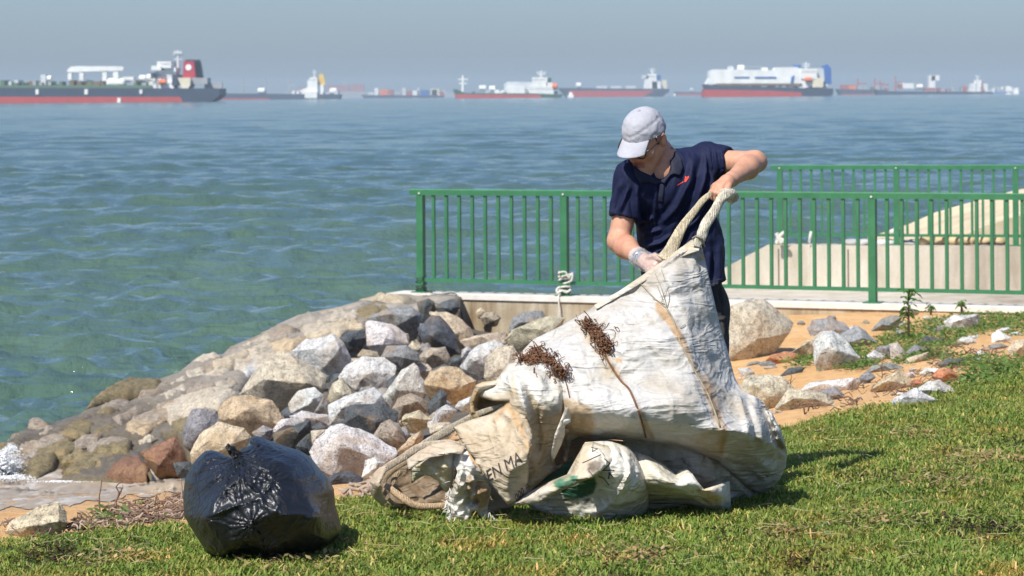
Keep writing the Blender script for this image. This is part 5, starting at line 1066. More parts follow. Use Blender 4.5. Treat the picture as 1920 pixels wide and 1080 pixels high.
relief('inner_cloth', [(770,878),(784,866),(799,858),(826,848),(852,846),(852,893),(846,915),(838,926),(829,915),(821,902),(808,894),(797,891),(780,900),(771,908),(772,890)], [(770,880,10.34),(799,858,10.30),(852,846,10.25),(845,915,10.30),(797,891,10.32),(825,875,10.24)], m_sack, sack, cell=3.3, bulge=.02, R=7, back=.02, col=(.62,.57,.44), seed=13, noise=((14, .009), (40, .003)),
    folds=[([(799,862),(815,888),(838,915)], .02, 5), ([(830,850),(838,900)], .015, 5)], paint=[('poly', [(800,858),(835,850),(845,900),(820,892)], (.48,.38,.20), 4, .7), ('poly', [(772,880),(795,884),(790,896),(773,905)], (.42,.42,.26), 3, .7)])
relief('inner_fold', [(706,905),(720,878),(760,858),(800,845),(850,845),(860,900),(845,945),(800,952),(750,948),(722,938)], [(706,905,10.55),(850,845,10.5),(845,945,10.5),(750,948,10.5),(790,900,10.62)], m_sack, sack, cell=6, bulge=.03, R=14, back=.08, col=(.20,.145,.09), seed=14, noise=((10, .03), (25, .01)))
relief('loose_flap', [(762,862),(785,846),(812,832),(845,828),(872,838),(866,850),(840,852),(806,858),(780,872),(766,880)], [(762,870,10.27),(812,834,10.23),(872,840,10.18),(840,846,10.17),(790,862,10.22)], m_sack, sack, cell=3, bulge=.01, R=5, back=.006, crump=.16, cwl=(.10,.05), col=(.52,.43,.32), seed=51, noise=((14,.006),), paint=[('line', [(770,868),(860,840)], (.60,.54,.44), 4, .7)])
relief('loose_flap', [(694,905),(700,888),(712,876),(726,872),(722,890),(714,905),(716,925),(726,942),(716,948),(702,936),(695,920)], [(694,905,10.26),(714,878,10.27),(722,945,10.29),(706,910,10.22)], m_sack, sack, cell=3, bulge=.01, R=5, back=.006, crump=.16, cwl=(.10,.05), col=(.48,.39,.29), seed=52, noise=((14,.006),))
def obj_col(o, c): o.color = (*c, 1); return o
def px_path(pts, n=6):
    p = smooth_path([Vector(q) for q in pts], n); return [P(q.x, q.y, q.z) for q in p]
def strap(name, pts, wpx, flat, col, parent, seed=0, seg=12, up=(0, 1, 0), groove=.0, strands=3):
    path = px_path(pts, 7); n = len(path); m = MB(); rs = np.interp(np.linspace(0, 1, n), np.linspace(0, 1, len(wpx)), wpx)*10.3/F/2; N_ = None; v = []
    for i, p in enumerate(path):
        t = (path[min(i+1, n-1)]-path[max(i-1, 0)]).normalized(); B = t.cross(Vector(up)).normalized(); A = B.cross(t).normalized()
        for k in range(seg):
            an = 2*math.pi*k/seg; tw = an+i*.13*(1 if strands else 0); r = rs[i]*(1+groove*math.cos(strands*tw)+.10*noise.noise(Vector((i*.25, k*.9, seed))))
            v.append(p+B*math.cos(an)*r+A*math.sin(an)*r*flat)
    f = [(i*seg+k, i*seg+(k+1) % seg, (i+1)*seg+(k+1) % seg, (i+1)*seg+k) for i in range(n-1) for k in range(seg)]+[tuple(range(seg-1, -1, -1)), tuple((n-1)*seg+k for k in range(seg))]
    m.add(v, f); return obj_col(m.build(name, m_web, parent, True), col)
strap('webbing_strap', [(945,758,10.30),(908,772,10.33),(877,786,10.38),(830,813,10.42),(790,836,10.42),(752,860,10.40)], [4,11,14,16,13,10], .25, (.52,.45,.33), sack, 1, groove=.05)
strap('webbing_strap', [(872,838,10.22),(846,834,10.22),(825,834,10.24),(790,838,10.27),(757,857,10.30),(725,876,10.31),(704,896,10.30),(697,915,10.30),(708,934,10.32),(728,948,10.34)], [12,17,18,16,14,13,12,11,9,7], .28, (.56,.46,.34), sack, 2, groove=.06)
strap('webbing_strap', [(868,846,10.22),(836,846,10.24),(800,850,10.28),(765,866,10.33),(738,882,10.35),(722,900,10.36),(722,922,10.35),(734,942,10.34),(752,950,10.36)], [9,9,9,8,8,8,7,7,5], .35, (.36,.27,.17), sack, 3, groove=.08)
strap('handle_rope', [(722,910,10.32),(735,918,10.27),(752,932,10.23),(775,946,10.22),(803,950,10.22),(838,948,10.24)], [10,12,14,13,13,11], .7, (.52,.37,.22), sack, 4, groove=.10)
strap('handle_rope', [(752,884,10.40),(740,896,10.38),(741,915,10.37),(752,925,10.38)], [9,12,11,8], .8, (.34,.25,.15), sack, 6, groove=.10)
strap('pull_handle', [(1246,488,10.48),(1256,470,10.49),(1272,440,10.50),(1290,410,10.52),(1308,388,10.53),(1322,372,10.54),(1334,362,10.56)], [30,27,20,15,13,12,10], .38, (.66,.56,.38), sack, 7, groove=.12)
strap('pull_handle', [(1306,462,10.46),(1313,446,10.46),(1322,425,10.47),(1335,402,10.48),(1348,380,10.49),(1360,366,10.50),(1372,364,10.52),(1376,370,10.55),(1366,380,10.56)], [16,20,20,19,18,19,20,17,12], .6, (.70,.64,.50), sack, 8, groove=.13)
strap('handle_end', [(1350,360,10.56),(1362,358,10.53),(1373,361,10.52),(1378,368,10.54),(1370,374,10.55)], [9,12,13,12,8], .9, (.62,.58,.47), sack, 9, groove=.1)
strap('handle_binding', [(1298,447,10.49),(1306,443,10.45),(1314,446,10.44),(1319,455,10.46),(1321,462,10.5)], [3,4,4,4,3], .9, (.42,.36,.26), sack, 10)
# frayed threads
m_thread = simple('frayed_thread', (.72, .70, .64), .8); m = MB(); random.seed(5)
for (x0, y0, x1, y1, n) in [(838,938,846,970,26), (845,966,884,984,26), (900,975,945,988,16), (846,900,838,940,10), (914,955,930,975,8)]:
    for k in range(n):
        t = random.random(); x = x0+(x1-x0)*t; y = y0+(y1-y0)*t; D = 10.2+random.uniform(0, .07); L = random.uniform(5, 14); a = random.uniform(-.6, 1.6)+math.pi*.5*(1 if x0 > 841 or y0 > 960 else 1.4)
        m.tube(px_path([(x, y, D), (x+math.cos(a)*L*.5+random.uniform(-2, 2), y+math.sin(a)*L*.5, D-.01), (x+math.cos(a)*L, min(988, y+math.sin(a)*L), D-.015)], 2), .0011, 4)
o = m.build('frayed_threads', m_thread, sack); o['kind'] = 'stuff'
# ---- dried roots and twigs stuck to the sack
bm_ = bvh_of(main_p, crumpled)
m_root = simple('dried_root', (.16, .075, .035), .85, var=.35, scale=30); m_twig = simple('grey_twig', (.26, .22, .16), .8, var=.3, scale=30); m_pale_twig = simple('pale_twig', (.30, .26, .18), .8, var=.3, scale=30)
def on(px, py, off): return cast(bm_, px, py, 10.3, off)
def root_tuft(cx, cy, n, R_1, label, ax=(1, 0)):
    m = MB()
    for k in range(n):
        c0 = random.choice(cx); k1 = random.choice((.5, .5, .8, 1.6)); x, y = c0[0]+random.gauss(0, 1)*R_1*ax[0]*k1, c0[1]+random.gauss(0, 1)*R_1*ax[1]*k1; pts = []; a = random.uniform(0, 6.28); h = random.uniform(.004, .03)
        for j in range(4):
            pts.append(on(x, y, h*math.sin(j/3*math.pi)+.003+random.uniform(0, .008))); a += random.uniform(-1.1, 1.1); x += math.cos(a)*R_1*.26; y += math.sin(a)*R_1*.22
        m.tube(smooth_path(pts, 3), random.uniform(.0008, .0026), 4)
    return tag(m.build('dried_root_tuft', m_root), label, 'dried root')
root_tuft([(1100,606),(1112,618),(1122,626),(1130,640),(1134,652)], 0, 300, 13, 'brown root tuft stuck near the upper left edge of the white sack', (.5, .5)); root_tuft([(1008,657),(1020,668),(1032,678),(1044,690),(1052,702),(1005,672),(998,668),(985,671)], 0, 380, 14, 'larger rust brown root tuft on the ridge above the crumpled side of the sack', (.6, .4))
def twig(paths, label, mat, name='twig'):
    m = MB()
    for pts, r in paths: m.tube(smooth_path([on(x, y, .006) for x, y in pts], 4), [r]*(4*(len(pts)-1)+1), 6)
    return tag(m.build(name, mat, smooth=True), label, 'twig')
twig([([(1250,578),(1262,600),(1275,640),(1290,670),(1308,705),(1330,745),(1350,800)], .0033), ([(1250,578),(1235,565),(1220,552),(1200,530)], .0014), ([(1250,578),(1242,560),(1232,535)], .0014), ([(1250,578),(1255,555),(1245,520),(1240,505)], .0012), ([(1246,570),(1225,560)], .0016), ([(1240,565),(1248,545),(1262,530)], .0011), ([(1250,575),(1240,540),(1228,512)], .0012), ([(1275,615),(1285,608)], .0015)], 'long thin branching twig lying down the middle of the white sack', m_pale_twig)
twig([([(1120,640),(1135,668),(1148,690),(1165,715),(1180,730),(1192,758),(1203,790),(1211,820)], .0036), ([(1118,635),(1108,600),(1095,583)], .0016), ([(1118,625),(1135,615),(1142,605)], .0012), ([(1120,622),(1150,618),(1152,632),(1142,640)], .0009), ([(1110,625),(1090,610),(1080,590)], .0009)], 'dark root stem running down the sack below the upper brown tuft', m_root, 'root_stem')
twig([([(1010,672),(985,668),(960,675)], .0016), ([(1020,668),(1012,655),(1016,645)], .0014), ([(1040,690),(1055,705),(1062,720),(1068,745)], .0022), ([(1030,672),(1045,662),(1052,668)], .0009)], 'short dark root stem under the larger rust brown tuft', m_root, 'root_stem')

# ================================================================== BLACK BIN BAG
m_bin, nt, b = new_mat('black_plastic', .38, .62); b.inputs['Base Color'].default_value = (.010, .011, .013, 1)
v = coords(nt); n1 = tex_noise(nt, v, 9, 5, .55, .8); n2 = tex_noise(nt, coords(nt, 'Object', (1, 1, 1)), 30, 4, .5, 1.5); p1 = bump(nt, b, n1, .004, .5)
p1 = crease_bump(nt, b, v, 4.5, .06, .006, p1, 2, .45)
KP = P(443, 854, 9.64); ps = N(nt, 'NewGeometry'); sb = N(nt, 'VectorMath', operation='SUBTRACT'); sb.inputs[1].default_value = KP; nt.links.new(ps.outputs['Position'], sb.inputs[0]); sx_ = N(nt, 'SeparateXYZ'); nt.links.new(sb.outputs[0], sx_.inputs[0])
a2 = N(nt, 'Math', operation='ARCTAN2'); nt.links.new(sx_.outputs[0], a2.inputs[0]); nt.links.new(sx_.outputs[2], a2.inputs[1]); ln = N(nt, 'VectorMath', operation='LENGTH'); nt.links.new(sb.outputs[0], ln.inputs[0])
cb_ = N(nt, 'CombineXYZ'); nt.links.new(a2.outputs[0], cb_.inputs[0]); l4 = N(nt, 'Math', operation='MULTIPLY'); l4.inputs[1].default_value = 2.2; nt.links.new(ln.outputs['Value'], l4.inputs[0]); nt.links.new(l4.outputs[0], cb_.inputs[1])
rn = tex_noise(nt, cb_.outputs[0], 6.5, 4, .6, .25); fa = N(nt, 'MapRange'); fa.inputs[1].default_value = .05; fa.inputs[2].default_value = .34; fa.inputs[3].default_value = 1; fa.inputs[4].default_value = .12; nt.links.new(ln.outputs['Value'], fa.inputs[0])
rm_ = N(nt, 'Math', operation='MULTIPLY'); nt.links.new(rn, rm_.inputs[0]); nt.links.new(fa.outputs[0], rm_.inputs[1]); bump(nt, b, rm_.outputs[0], .045, .9, p1)
def ZB(l): return [(320+x/3.725, 780+y/3.725) for x, y in l]
BIN = ZB([(85,560),(100,440),(150,340),(195,285),(240,245),(285,238),(330,248),(375,270),(425,290),(455,288),(470,262),(500,225),(560,205),(545,175),(560,150),(600,138),(640,148),(680,168),(780,205),(900,240),(980,290),(1050,380),(1100,430),(1140,510),(1150,620),(1180,720),(1195,790),(1180,830),(1100,900),(930,965),(800,975),(690,1000),(600,975),(560,960),(480,970),(400,985),(330,990),(250,950),(170,830),(95,700)])
bz = lambda x, y, d: (320+x/3.725, 780+y/3.725, d)
bc = [bz(x, y, 9.78) for x, y in [(85,560),(100,440),(150,340),(240,245),(330,248),(1050,380),(1100,430),(1140,510),(1150,620),(900,240),(780,205),(600,138)]]+[bz(1195,790,9.74),bz(1180,830,9.72),bz(1100,900,9.62),bz(930,965,9.56),bz(800,975,9.53),bz(690,1000,9.50),bz(560,960,9.50),bz(400,985,9.50),bz(330,990,9.51),bz(250,950,9.54),bz(170,830,9.6),bz(95,700,9.7),
     bz(455,290,9.66),bz(425,285,9.68),bz(490,420,9.46),bz(365,530,9.44),bz(240,710,9.44),bz(630,545,9.42),bz(560,730,9.38),bz(760,680,9.38),bz(1030,715,9.48),bz(715,440,9.46),bz(575,830,9.40),bz(900,690,9.42),bz(640,900,9.44),bz(400,870,9.43),bz(180,600,9.60),bz(300,400,9.58),bz(600,300,9.56),bz(850,400,9.54),bz(960,560,9.52),bz(1080,700,9.62),bz(740,330,9.54),bz(500,600,9.41),bz(690,820,9.43),bz(820,880,9.47),bz(280,830,9.48)]
knx, kny = 320+465/3.725, 780+285/3.725
def bin_extra(vs):
    e = np.zeros(len(vs))
    for (x, y, n, amp, R0, ph) in [(knx, kny, 19, .0075, 52, 0), (knx, kny, 31, .004, 40, 1), (320+240/3.725, 780+710/3.725, 15, .003, 22, 2), (320+560/3.725, 780+760/3.725, 17, .0035, 26, 0), (320+700/3.725, 780+440/3.725, 15, .003, 22, 3), (320+640/3.725, 780+930/3.725, 19, .004, 26, 1), (320+1030/3.725, 780+715/3.725, 15, .003, 24, 2), (320+360/3.725, 780+530/3.725, 13, .003, 20, 2)]:
        dx = vs[:, 0]-x; dy = vs[:, 1]-y; r = np.hypot(dx, dy); th = np.arctan2(dy, dx); wob_ = fbm(np.column_stack([vs*.03, np.zeros(len(vs))]), 1, 2, ph)*2.2
        e += 2.3*amp*(1-np.abs(np.sin(n*th*.5+wob_*2+ph))**.7)*np.exp(-r/R0)*np.clip(r/6, 0, 1)*1.7
    return e
binr = empty('bin_bag', Pz(490, 1046, 0), 'full black plastic bin bag knotted at the top, sitting on the grass', 'bin bag')
bag = relief('bag_body', BIN, bc, m_bin, binr, cell=2.3, bulge=.10, R=17, back=.28, mode='mix', smooth_it=8, extra=bin_extra, seed=21, crump=.045, cwl=(.12, .06), noise=((7, .006),), folds=[(ZB([(490,420),(365,530),(240,710)]), .010, 5), (ZB([(490,420),(630,545)]), .010, 4), (ZB([(240,710),(420,640),(630,575)]), .012, 4), (ZB([(630,545),(640,620),(760,680)]), .008, 5), (ZB([(240,720),(330,850),(400,970)]), .010, 5), (ZB([(760,690),(900,685),(1030,712)]), .010, 4), (ZB([(1030,715),(1060,560),(1075,460)]), .010, 5), (ZB([(715,440),(690,500),(640,540)]), .012, 4), (ZB([(560,730),(575,830),(640,930)]), .010, 5), (ZB([(400,880),(560,860),(600,850)]), .012, 5), (ZB([(480,300),(400,400),(360,500)]), .012, 4), (ZB([(500,300),(620,330),(720,420)]), .010, 5), (ZB([(470,300),(300,430),(130,560)]), .012, 5), (ZB([(520,270),(700,290),(880,370)]), .010, 4), (ZB([(900,690),(820,800),(700,960)]), .010, 6)])
m = MB()
for k in range(11):
    a0 = k*.571; pts = []
    for jj in range(5):
        t = jj/4; rr3 = 3+7*math.sin(t*math.pi)*(.6+.4*math.sin(k*2.1)); pts.append(P(knx-3-10*t+math.cos(a0+t*2.2)*rr3, kny-3-15*t+math.sin(a0*1.3+t*1.7)*rr3*.8, 9.62+.018*math.sin(a0+t*2)))
    m.tube(smooth_path(pts, 4), [.004+.0075*math.sin(u*math.pi)+.002*math.sin(u*21+k) for u in np.linspace(.08, .92, 17)], 6, flat=.45)
for k in range(5):
    a0 = k*1.26; m.tube(smooth_path([P(knx-2+math.cos(a0)*6, kny-2+math.sin(a0)*4, 9.62), P(knx-1+math.cos(a0+1)*7, kny-5+math.sin(a0+1)*4, 9.60), P(knx-3+math.cos(a0+2)*6, kny-7+math.sin(a0+2)*4, 9.62)], 4), [.004, .006, .007, .008, .008, .007, .006, .005, .004], 6)
m.build('knot', m_bin, binr, True)

# ================================================================== THE MAN
class SDF:
    """smooth union of round cones and ellipsoids on a grid, meshed with surface nets"""
    def __init__(s, lo, hi, h):
        s.lo = np.array(lo, float); s.h = h; s.n = (np.ceil((np.array(hi)-s.lo)/h)).astype(int)+1; s.F = np.full(s.n, 1.0, np.float32)
    def _box(s, lo, hi):
        a = np.clip(np.floor((np.array(lo)-s.lo)/s.h).astype(int), 0, s.n); b = np.clip(np.ceil((np.array(hi)-s.lo)/s.h).astype(int)+1, 0, s.n)
        sl = tuple(slice(i, j) for i, j in zip(a, b)); ax = [s.lo[k]+np.arange(a[k], b[k])*s.h for k in range(3)]
        return sl, np.stack(np.meshgrid(*ax, indexing='ij'), -1)
    def _put(s, sl, d, k, mode):
        G = s.F[sl]
        if mode == 'sub': d = -d; hh = np.maximum(k-np.abs(G-d), 0)/k; s.F[sl] = np.maximum(G, d)+hh*hh*k*.25
        else: hh = np.maximum(k-np.abs(G-d), 0)/k; s.F[sl] = np.minimum(G, d)-hh*hh*k*.25
    def cone(s, a, b, ra, rb, k=.02, sq=None, mode='add', clip=()):
        """sq=(dir, factor): thinner by factor along dir"""
        a = np.array(a, float); b = np.array(b, float); m = max(ra, rb)+k+.02; sl, X_ = s._box(np.minimum(a, b)-m, np.maximum(a, b)+m)
        if X_.size == 0: return s
        ab = b-a; t = np.clip(((X_-a)@ab)/(ab@ab+1e-12), 0, 1); v = X_-a-t[..., None]*ab
        if sq is not None: d_ = np.array(sq[0], float); d_ /= np.linalg.norm(d_); c = v@d_; v = v+(c/sq[1]-c)[..., None]*d_
        d = np.linalg.norm(v, axis=-1)-(ra+(rb-ra)*t)
        if sq is not None: d = d*np.where(d > 0, .85, .85)
        for (p, n) in clip: n = np.array(n, float); n /= np.linalg.norm(n); d = np.maximum(d, (X_-np.array(p))@n)
        s._put(sl, d, k, mode); return s
    def ell(s, c, r, axes, k=.015, mode='add', clip=()):
        c = np.array(c, float); m = max(r)+k+.02; sl, X_ = s._box(c-m, c+m)
        L = np.stack([(X_-c)@np.array(a) for a in axes], -1); r = np.array(r); k0 = np.linalg.norm(L/r, axis=-1); k1 = np.linalg.norm(L/(r*r), axis=-1)+1e-9; d = k0*(k0-1)/k1
        for (p, n) in clip: n = np.array(n, float); n /= np.linalg.norm(n); d = np.maximum(d, (X_-np.array(p))@n)
        s._put(sl, d, k, mode); return s
    def mesh(s):
        Fv = s.F; n = s.n; S = Fv < 0; c = np.zeros(n-1, np.int8)
        for dx in (0, 1):
            for dy in (0, 1):
                for dz in (0, 1): c += S[dx:n[0]-1+dx, dy:n[1]-1+dy, dz:n[2]-1+dz]
        ii = np.argwhere((c > 0) & (c < 8)); acc = np.zeros((len(ii), 3)); cnt = np.zeros(len(ii))
        E = [((0,0,0),(1,0,0)),((0,1,0),(1,1,0)),((0,0,1),(1,0,1)),((0,1,1),(1,1,1)),((0,0,0),(0,1,0)),((1,0,0),(1,1,0)),((0,0,1),(0,1,1)),((1,0,1),(1,1,1)),((0,0,0),(0,0,1)),((1,0,0),(1,0,1)),((0,1,0),(0,1,1)),((1,1,0),(1,1,1))]
        for a, b in E:
            fa = Fv[tuple((ii+a).T)]; fb = Fv[tuple((ii+b).T)]; m = (fa < 0) != (fb < 0); t = np.where(m, fa/np.where(m, fa-fb, 1), 0)
            acc += m[:, None]*(np.array(a)+t[:, None]*(np.array(b)-np.array(a))); cnt += m
        V_ = s.lo+(ii+acc/cnt[:, None])*s.h; idx = np.full(n-1, -1, np.int64); idx[tuple(ii.T)] = np.arange(len(ii)); q = []
        for ax in range(3):
            sa = [slice(1, -1)]*3; sb = [slice(1, -1)]*3; sa[ax] = slice(0, -1); sb[ax] = slice(1, None); A = S[tuple(sa)]; B = S[tuple(sb)]
            e = np.argwhere(A != B); off = np.array([1, 1, 1]); off[ax] = 0; e = e+off; u, w = [k for k in range(3) if k != ax]
            flip = S[tuple(e.T)]; du = np.zeros(3, int); dw = np.zeros(3, int); du[u] = 1; dw[w] = 1
            f = np.stack([idx[tuple((e-du-dw).T)], idx[tuple((e-dw).T)], idx[tuple(e.T)], idx[tuple((e-du).T)]], 1)
            if ax == 1: flip = ~flip
            f[~flip] = f[~flip][:, ::-1]; q.append(f)
        q = np.vstack(q); return V_, q[(q >= 0).all(1)]

C0 = np.array(P(1208, 256, 10.86)); hf = np.array([-.50, -.70, -.50]); hf /= np.linalg.norm(hf); hu = np.array([0, 0, 1.])-hf*hf[2]; hu /= np.linalg.norm(hu); hr = np.cross(hf, hu)
roll_ = math.radians(-4); hu, hr = hu*math.cos(roll_)+hr*math.sin(roll_), hr*math.cos(roll_)-hu*math.sin(roll_)
def hd(r, f, u): return C0+hr*r+hf*f+hu*u      # head space: his right, forward, up
AX = (hr, hf, hu)
man = empty('person', Pz(1290, 918, 0), 'man in grey cap and navy polo shirt bending over the white sack, holding its handle', 'person')
J = {k: np.array(P(*v)) for k, v in dict(neck=(1256,312,10.95), chest=(1259,378,10.98), waist=(1278,460,11.0), hem=(1286,530,11.0), hip=(1288,565,11.02), sR=(1183,338,10.90), eR=(1160,452,10.86), wR=(1200,484,10.66), sL=(1332,305,10.99), eL=(1416,303,10.88), wL=(1372,336,10.66),
    kR=(1248,735,10.93), kL=(1330,735,10.93), aR=(1243,895,11.08), aL=(1328,895,11.08), tR=(1240,912,10.92), tL=(1332,912,10.92)).items()}
for k in ('aR', 'aL'): J[k][2] = .085
for k in ('tR', 'tL'): J[k][2] = .035
S = SDF((.30, 10.42, -.01), (1.02, 11.24, 1.54), .0046); Yd = (0, 1, 0)
# head
S.ell(hd(0, -.012, .018), (.0735, .091, .089), AX, .01); S.ell(hd(0, .022, -.045), (.060, .066, .080), AX, .03)
for sx_ in (-1, 1):
    S.cone(hd(.050*sx_, .0, -.055), hd(.012*sx_, .066, -.108), .022, .019, .025); S.ell(hd(.038*sx_, .062, -.038), (.024, .018, .022), AX, .02)
    S.cone(hd(.012*sx_, .086, .014), hd(.048*sx_, .068, .012), .010, .009, .012); S.ell(hd(.031*sx_, .092, -.006), (.016, .012, .010), AX, .012, 'sub'); S.ell(hd(.031*sx_, .073, -.007), (.012, .012, .011), AX, .006)
    S.ell(hd(.0135*sx_, .096, -.042), (.009, .010, .008), AX, .008); S.ell(hd(.079*sx_, -.008, -.012), (.008, .019, .031), AX, .006); S.ell(hd(.0865*sx_, -.003, -.010), (.004, .010, .018), AX, .004, 'sub')
S.cone(hd(0, .082, .004), hd(0, .108, -.036), .009, .013, .012); S.cone(hd(-.020, .080, -.066), hd(.020, .080, -.066), .008, .008, .008); S.cone(hd(-.016, .078, -.079), hd(.016, .078, -.079), .009, .009, .008)
S.cone(hd(-.03, .084, -.0725), hd(.03, .084, -.0725), .003, .003, .003, mode='sub'); S.ell(hd(0, .070, -.108), (.022, .02, .018), AX, .02)
S.cone(hd(0, -.040, -.05), J['neck'], .050, .058, .02); S.cone(hd(0, -.005, -.075), J['neck']+np.array([-.015, -.04, -.01]), .028, .040, .02)
# trunk under the clothes
S.cone(J['sR']+np.array([.03, 0, -.005]), J['sL']+np.array([-.03, 0, -.005]), .058, .058, .04); S.cone(J['chest'], J['waist'], .135, .125, .05, (Yd, .68)); S.cone(J['waist'], J['hip'], .125, .130, .05, (Yd, .68))
# arms: upper arm thicker than forearm, swelling below the elbow
def arm(s_, e_, w_, ru=.049, re=.040):
    s_, e_, w_ = J[s_], J[e_], J[w_]; S.cone(s_, e_, ru, re, .03); S.cone(e_, e_+(w_-e_)*.35, re, .043, .02); S.cone(e_+(w_-e_)*.35, w_, .043, .0265, .02)
arm('sR', 'eR', 'wR', .050, .041); arm('sL', 'eL', 'wL', .050, .040)
S.ell(J['eL']+np.array([.022, .01, -.004]), (.02, .02, .02), ((1,0,0),(0,1,0),(0,0,1)), .02)
# his left hand (right in the picture) closing round the handle: palm, four unequal fingers, thumb
def fing(pts, r):
    for i in range(len(pts)-1): S.cone(np.array(P(*pts[i])), np.array(P(*pts[i+1])), r*(1-.07*i), r*(1-.07*(i+1)), .0035)
wl = J['wL']; S.cone(wl, np.array(P(1362,341,10.62)), .0265, .028, .015)
for (x, y, D) in ((1353,352,10.575), (1346,348,10.59), (1341,348,10.605), (1338,351,10.62)): S.cone(np.array(P(1364,341,10.615)), np.array(P(x, y, D)), .021, .0125, .010)
fing([(1353,352,10.575), (1350,364,10.545), (1351,374,10.562), (1358,376,10.59)], .0100); fing([(1346,348,10.59), (1342,361,10.555), (1342,373,10.565), (1350,379,10.595)], .0103); fing([(1341,348,10.605), (1336,360,10.575), (1336,371,10.585), (1344,376,10.61)], .0098); fing([(1338,351,10.62), (1332,361,10.605), (1333,369,10.615), (1340,373,10.63)], .0086)
fing([(1368,345,10.60), (1365,355,10.565), (1358,363,10.54)], .0118)
# his right hand (left in the picture) reaching into the sack mouth
wr = J['wR']; S.cone(wr, np.array(P(1212,491,10.61)), .0265, .027, .015)
for (x, y, D) in ((1229,489,10.55), (1229,497,10.54), (1226,505,10.54), (1221,511,10.55)): S.cone(np.array(P(1210,491,10.61)), np.array(P(x, y, D)), .021, .0125, .010)
fing([(1229,489,10.55), (1239,496,10.545), (1238,506,10.56), (1230,510,10.575)], .0100); fing([(1229,497,10.54), (1237,505,10.535), (1234,515,10.55), (1226,516,10.57)], .0103); fing([(1226,505,10.54), (1231,513,10.535), (1226,521,10.55), (1219,520,10.57)], .0098); fing([(1221,511,10.55), (1223,519,10.548), (1217,524,10.56), (1212,521,10.575)], .0086)
fing([(1214,484,10.58), (1228,480,10.54), (1238,486,10.53)], .0115)
# legs
for a, k_, f_, t_ in (('R', 'kR', 'aR', 'tR'), ('L', 'kL', 'aL', 'tL')):
    h0 = J['hip']+np.array([-.072 if a == 'R' else .072, 0, -.02]); S.cone(h0, J[k_], .078, .052, .03); S.cone(J[k_], J[k_]*.6+J[f_]*.4, .052, .053, .02); S.cone(J[k_]*.6+J[f_]*.4, J[f_], .053, .034, .02); S.cone(J[f_], J[t_], .032, .028, .02)
Vb, Qb = S.mesh()
m_skin, nt, b = new_mat('skin', .5, .4); at = N(nt, 'Attribute', attribute_name='Col'); v = coords(nt); n1 = tex_noise(nt, v, 26, 6, .7); n2 = tex_noise(nt, v, 200, 3, .6)
c = mix(nt, at.outputs['Color'], ramp(nt, n1, [(.3, (.80, .70, .66)), (.65, (1.08, 1.05, 1.03))]), .9, 'MULTIPLY'); nt.links.new(c, b.inputs['Base Color']); b.inputs['Subsurface Weight'].default_value = .12; b.inputs['Subsurface Radius'].default_value = (.02, .008, .004); b.inputs['Subsurface Scale'].default_value = .3
bump(nt, b, n2, .0012, .7)
sk = np.tile(np.array([.56, .315, .205]), (len(Vb), 1)); L_ = np.stack([(Vb-C0)@hr, (Vb-C0)@hf, (Vb-C0)@hu], 1)
hair = (np.abs(L_).max(1) < .13) & (L_[:, 2] > -.035+.25*np.clip(L_[:, 1]+.04, 0, 1)) & (L_[:, 1] < .028) & ~((np.abs(np.abs(L_[:, 0])-.082) < .013) & (L_[:, 1] > -.032) & (L_[:, 1] < .02) & (L_[:, 2] < .025) & (L_[:, 2] > -.05)); sk[hair] = (.045, .036, .032)
lip = (np.abs(L_[:, 0]) < .026) & (L_[:, 1] > .07) & (np.abs(L_[:, 2]+.073) < .013); sk[lip] = (.40, .15, .11)
nose = (np.abs(L_[:, 0]) < .02) & (L_[:, 1] > .095); sk[nose] = (.52, .26, .17)
brow = (np.abs(np.abs(L_[:, 0])-.032) < .018) & (L_[:, 1] > .06) & (np.abs(L_[:, 2]-.014) < .005); sk[brow] = (.10, .06, .045)
eye = (np.abs(np.abs(L_[:, 0])-.031) < .010) & (L_[:, 1] > .075) & (np.abs(L_[:, 2]+.007) < .002); sk[eye] = (.05, .03, .025)
for hx in ('kR', 'kL'): pass
body = mesh('body', Vb, Qb, m_skin, man, True, sk)
# shirt
m_shirt, nt, b = new_mat('navy_jersey', .72, .25); v = coords(nt); n1 = tex_noise(nt, v, 260, 2, .5); n2 = tex_noise(nt, coords(nt, 'Object', (1, 1, .5)), 22, 5, .6, .8); n3 = tex_noise(nt, v, 7, 4)
c = ramp(nt, n3, [(.3, (.0050, .0085, .034)), (.7, (.0075, .0125, .048))]); c = mix(nt, c, ramp(nt, n1, [(.35, .75), (.65, 1.25)]), .8, 'MULTIPLY'); nt.links.new(c, b.inputs['Base Color']); b.inputs['Sheen Weight'].default_value = .03; b.inputs['Sheen Roughness'].default_value = .4
p1 = bump(nt, b, n2, .008, .7); bump(nt, b, n1, .0008, .7, p1)
S = SDF((.32, 10.70, .70), (.94, 11.22, 1.46), .0046)
hemn = np.array([.10, 0, -1.]); hemp = np.array(P(1290, 533, 11.0))
S.cone(J['chest']+np.array([0, 0, .02]), J['waist'], .158, .150, .05, (Yd, .72)); S.cone(J['waist'], J['hem']+np.array([.005, 0, -.12]), .150, .178, .05, (Yd, .72), clip=[(hemp, hemn)])
S.cone(J['sR']+np.array([.02, 0, .0]), J['sL']+np.array([-.02, 0, .0]), .070, .070, .05); S.cone(J['neck']+np.array([-.05, 0, -.035]), J['neck']+np.array([.06, 0, -.03]), .062, .064, .05)
S.cone(J['chest']+np.array([-.065, -.05, .03]), J['chest']+np.array([.075, -.045, .05]), .075, .078, .05)
for s_, e_, fr in (('sR', 'eR', .62), ('sL', 'eL', .42)):
    a = J[s_]; d_ = J[e_]-a; cut = a+d_*fr; S.cone(a, a+d_*(fr+.25), .070, .0535, .045, clip=[(cut, d_)]); S.cone(cut-d_*.16, cut+d_*.4, .044, .044, .006, mode='sub')
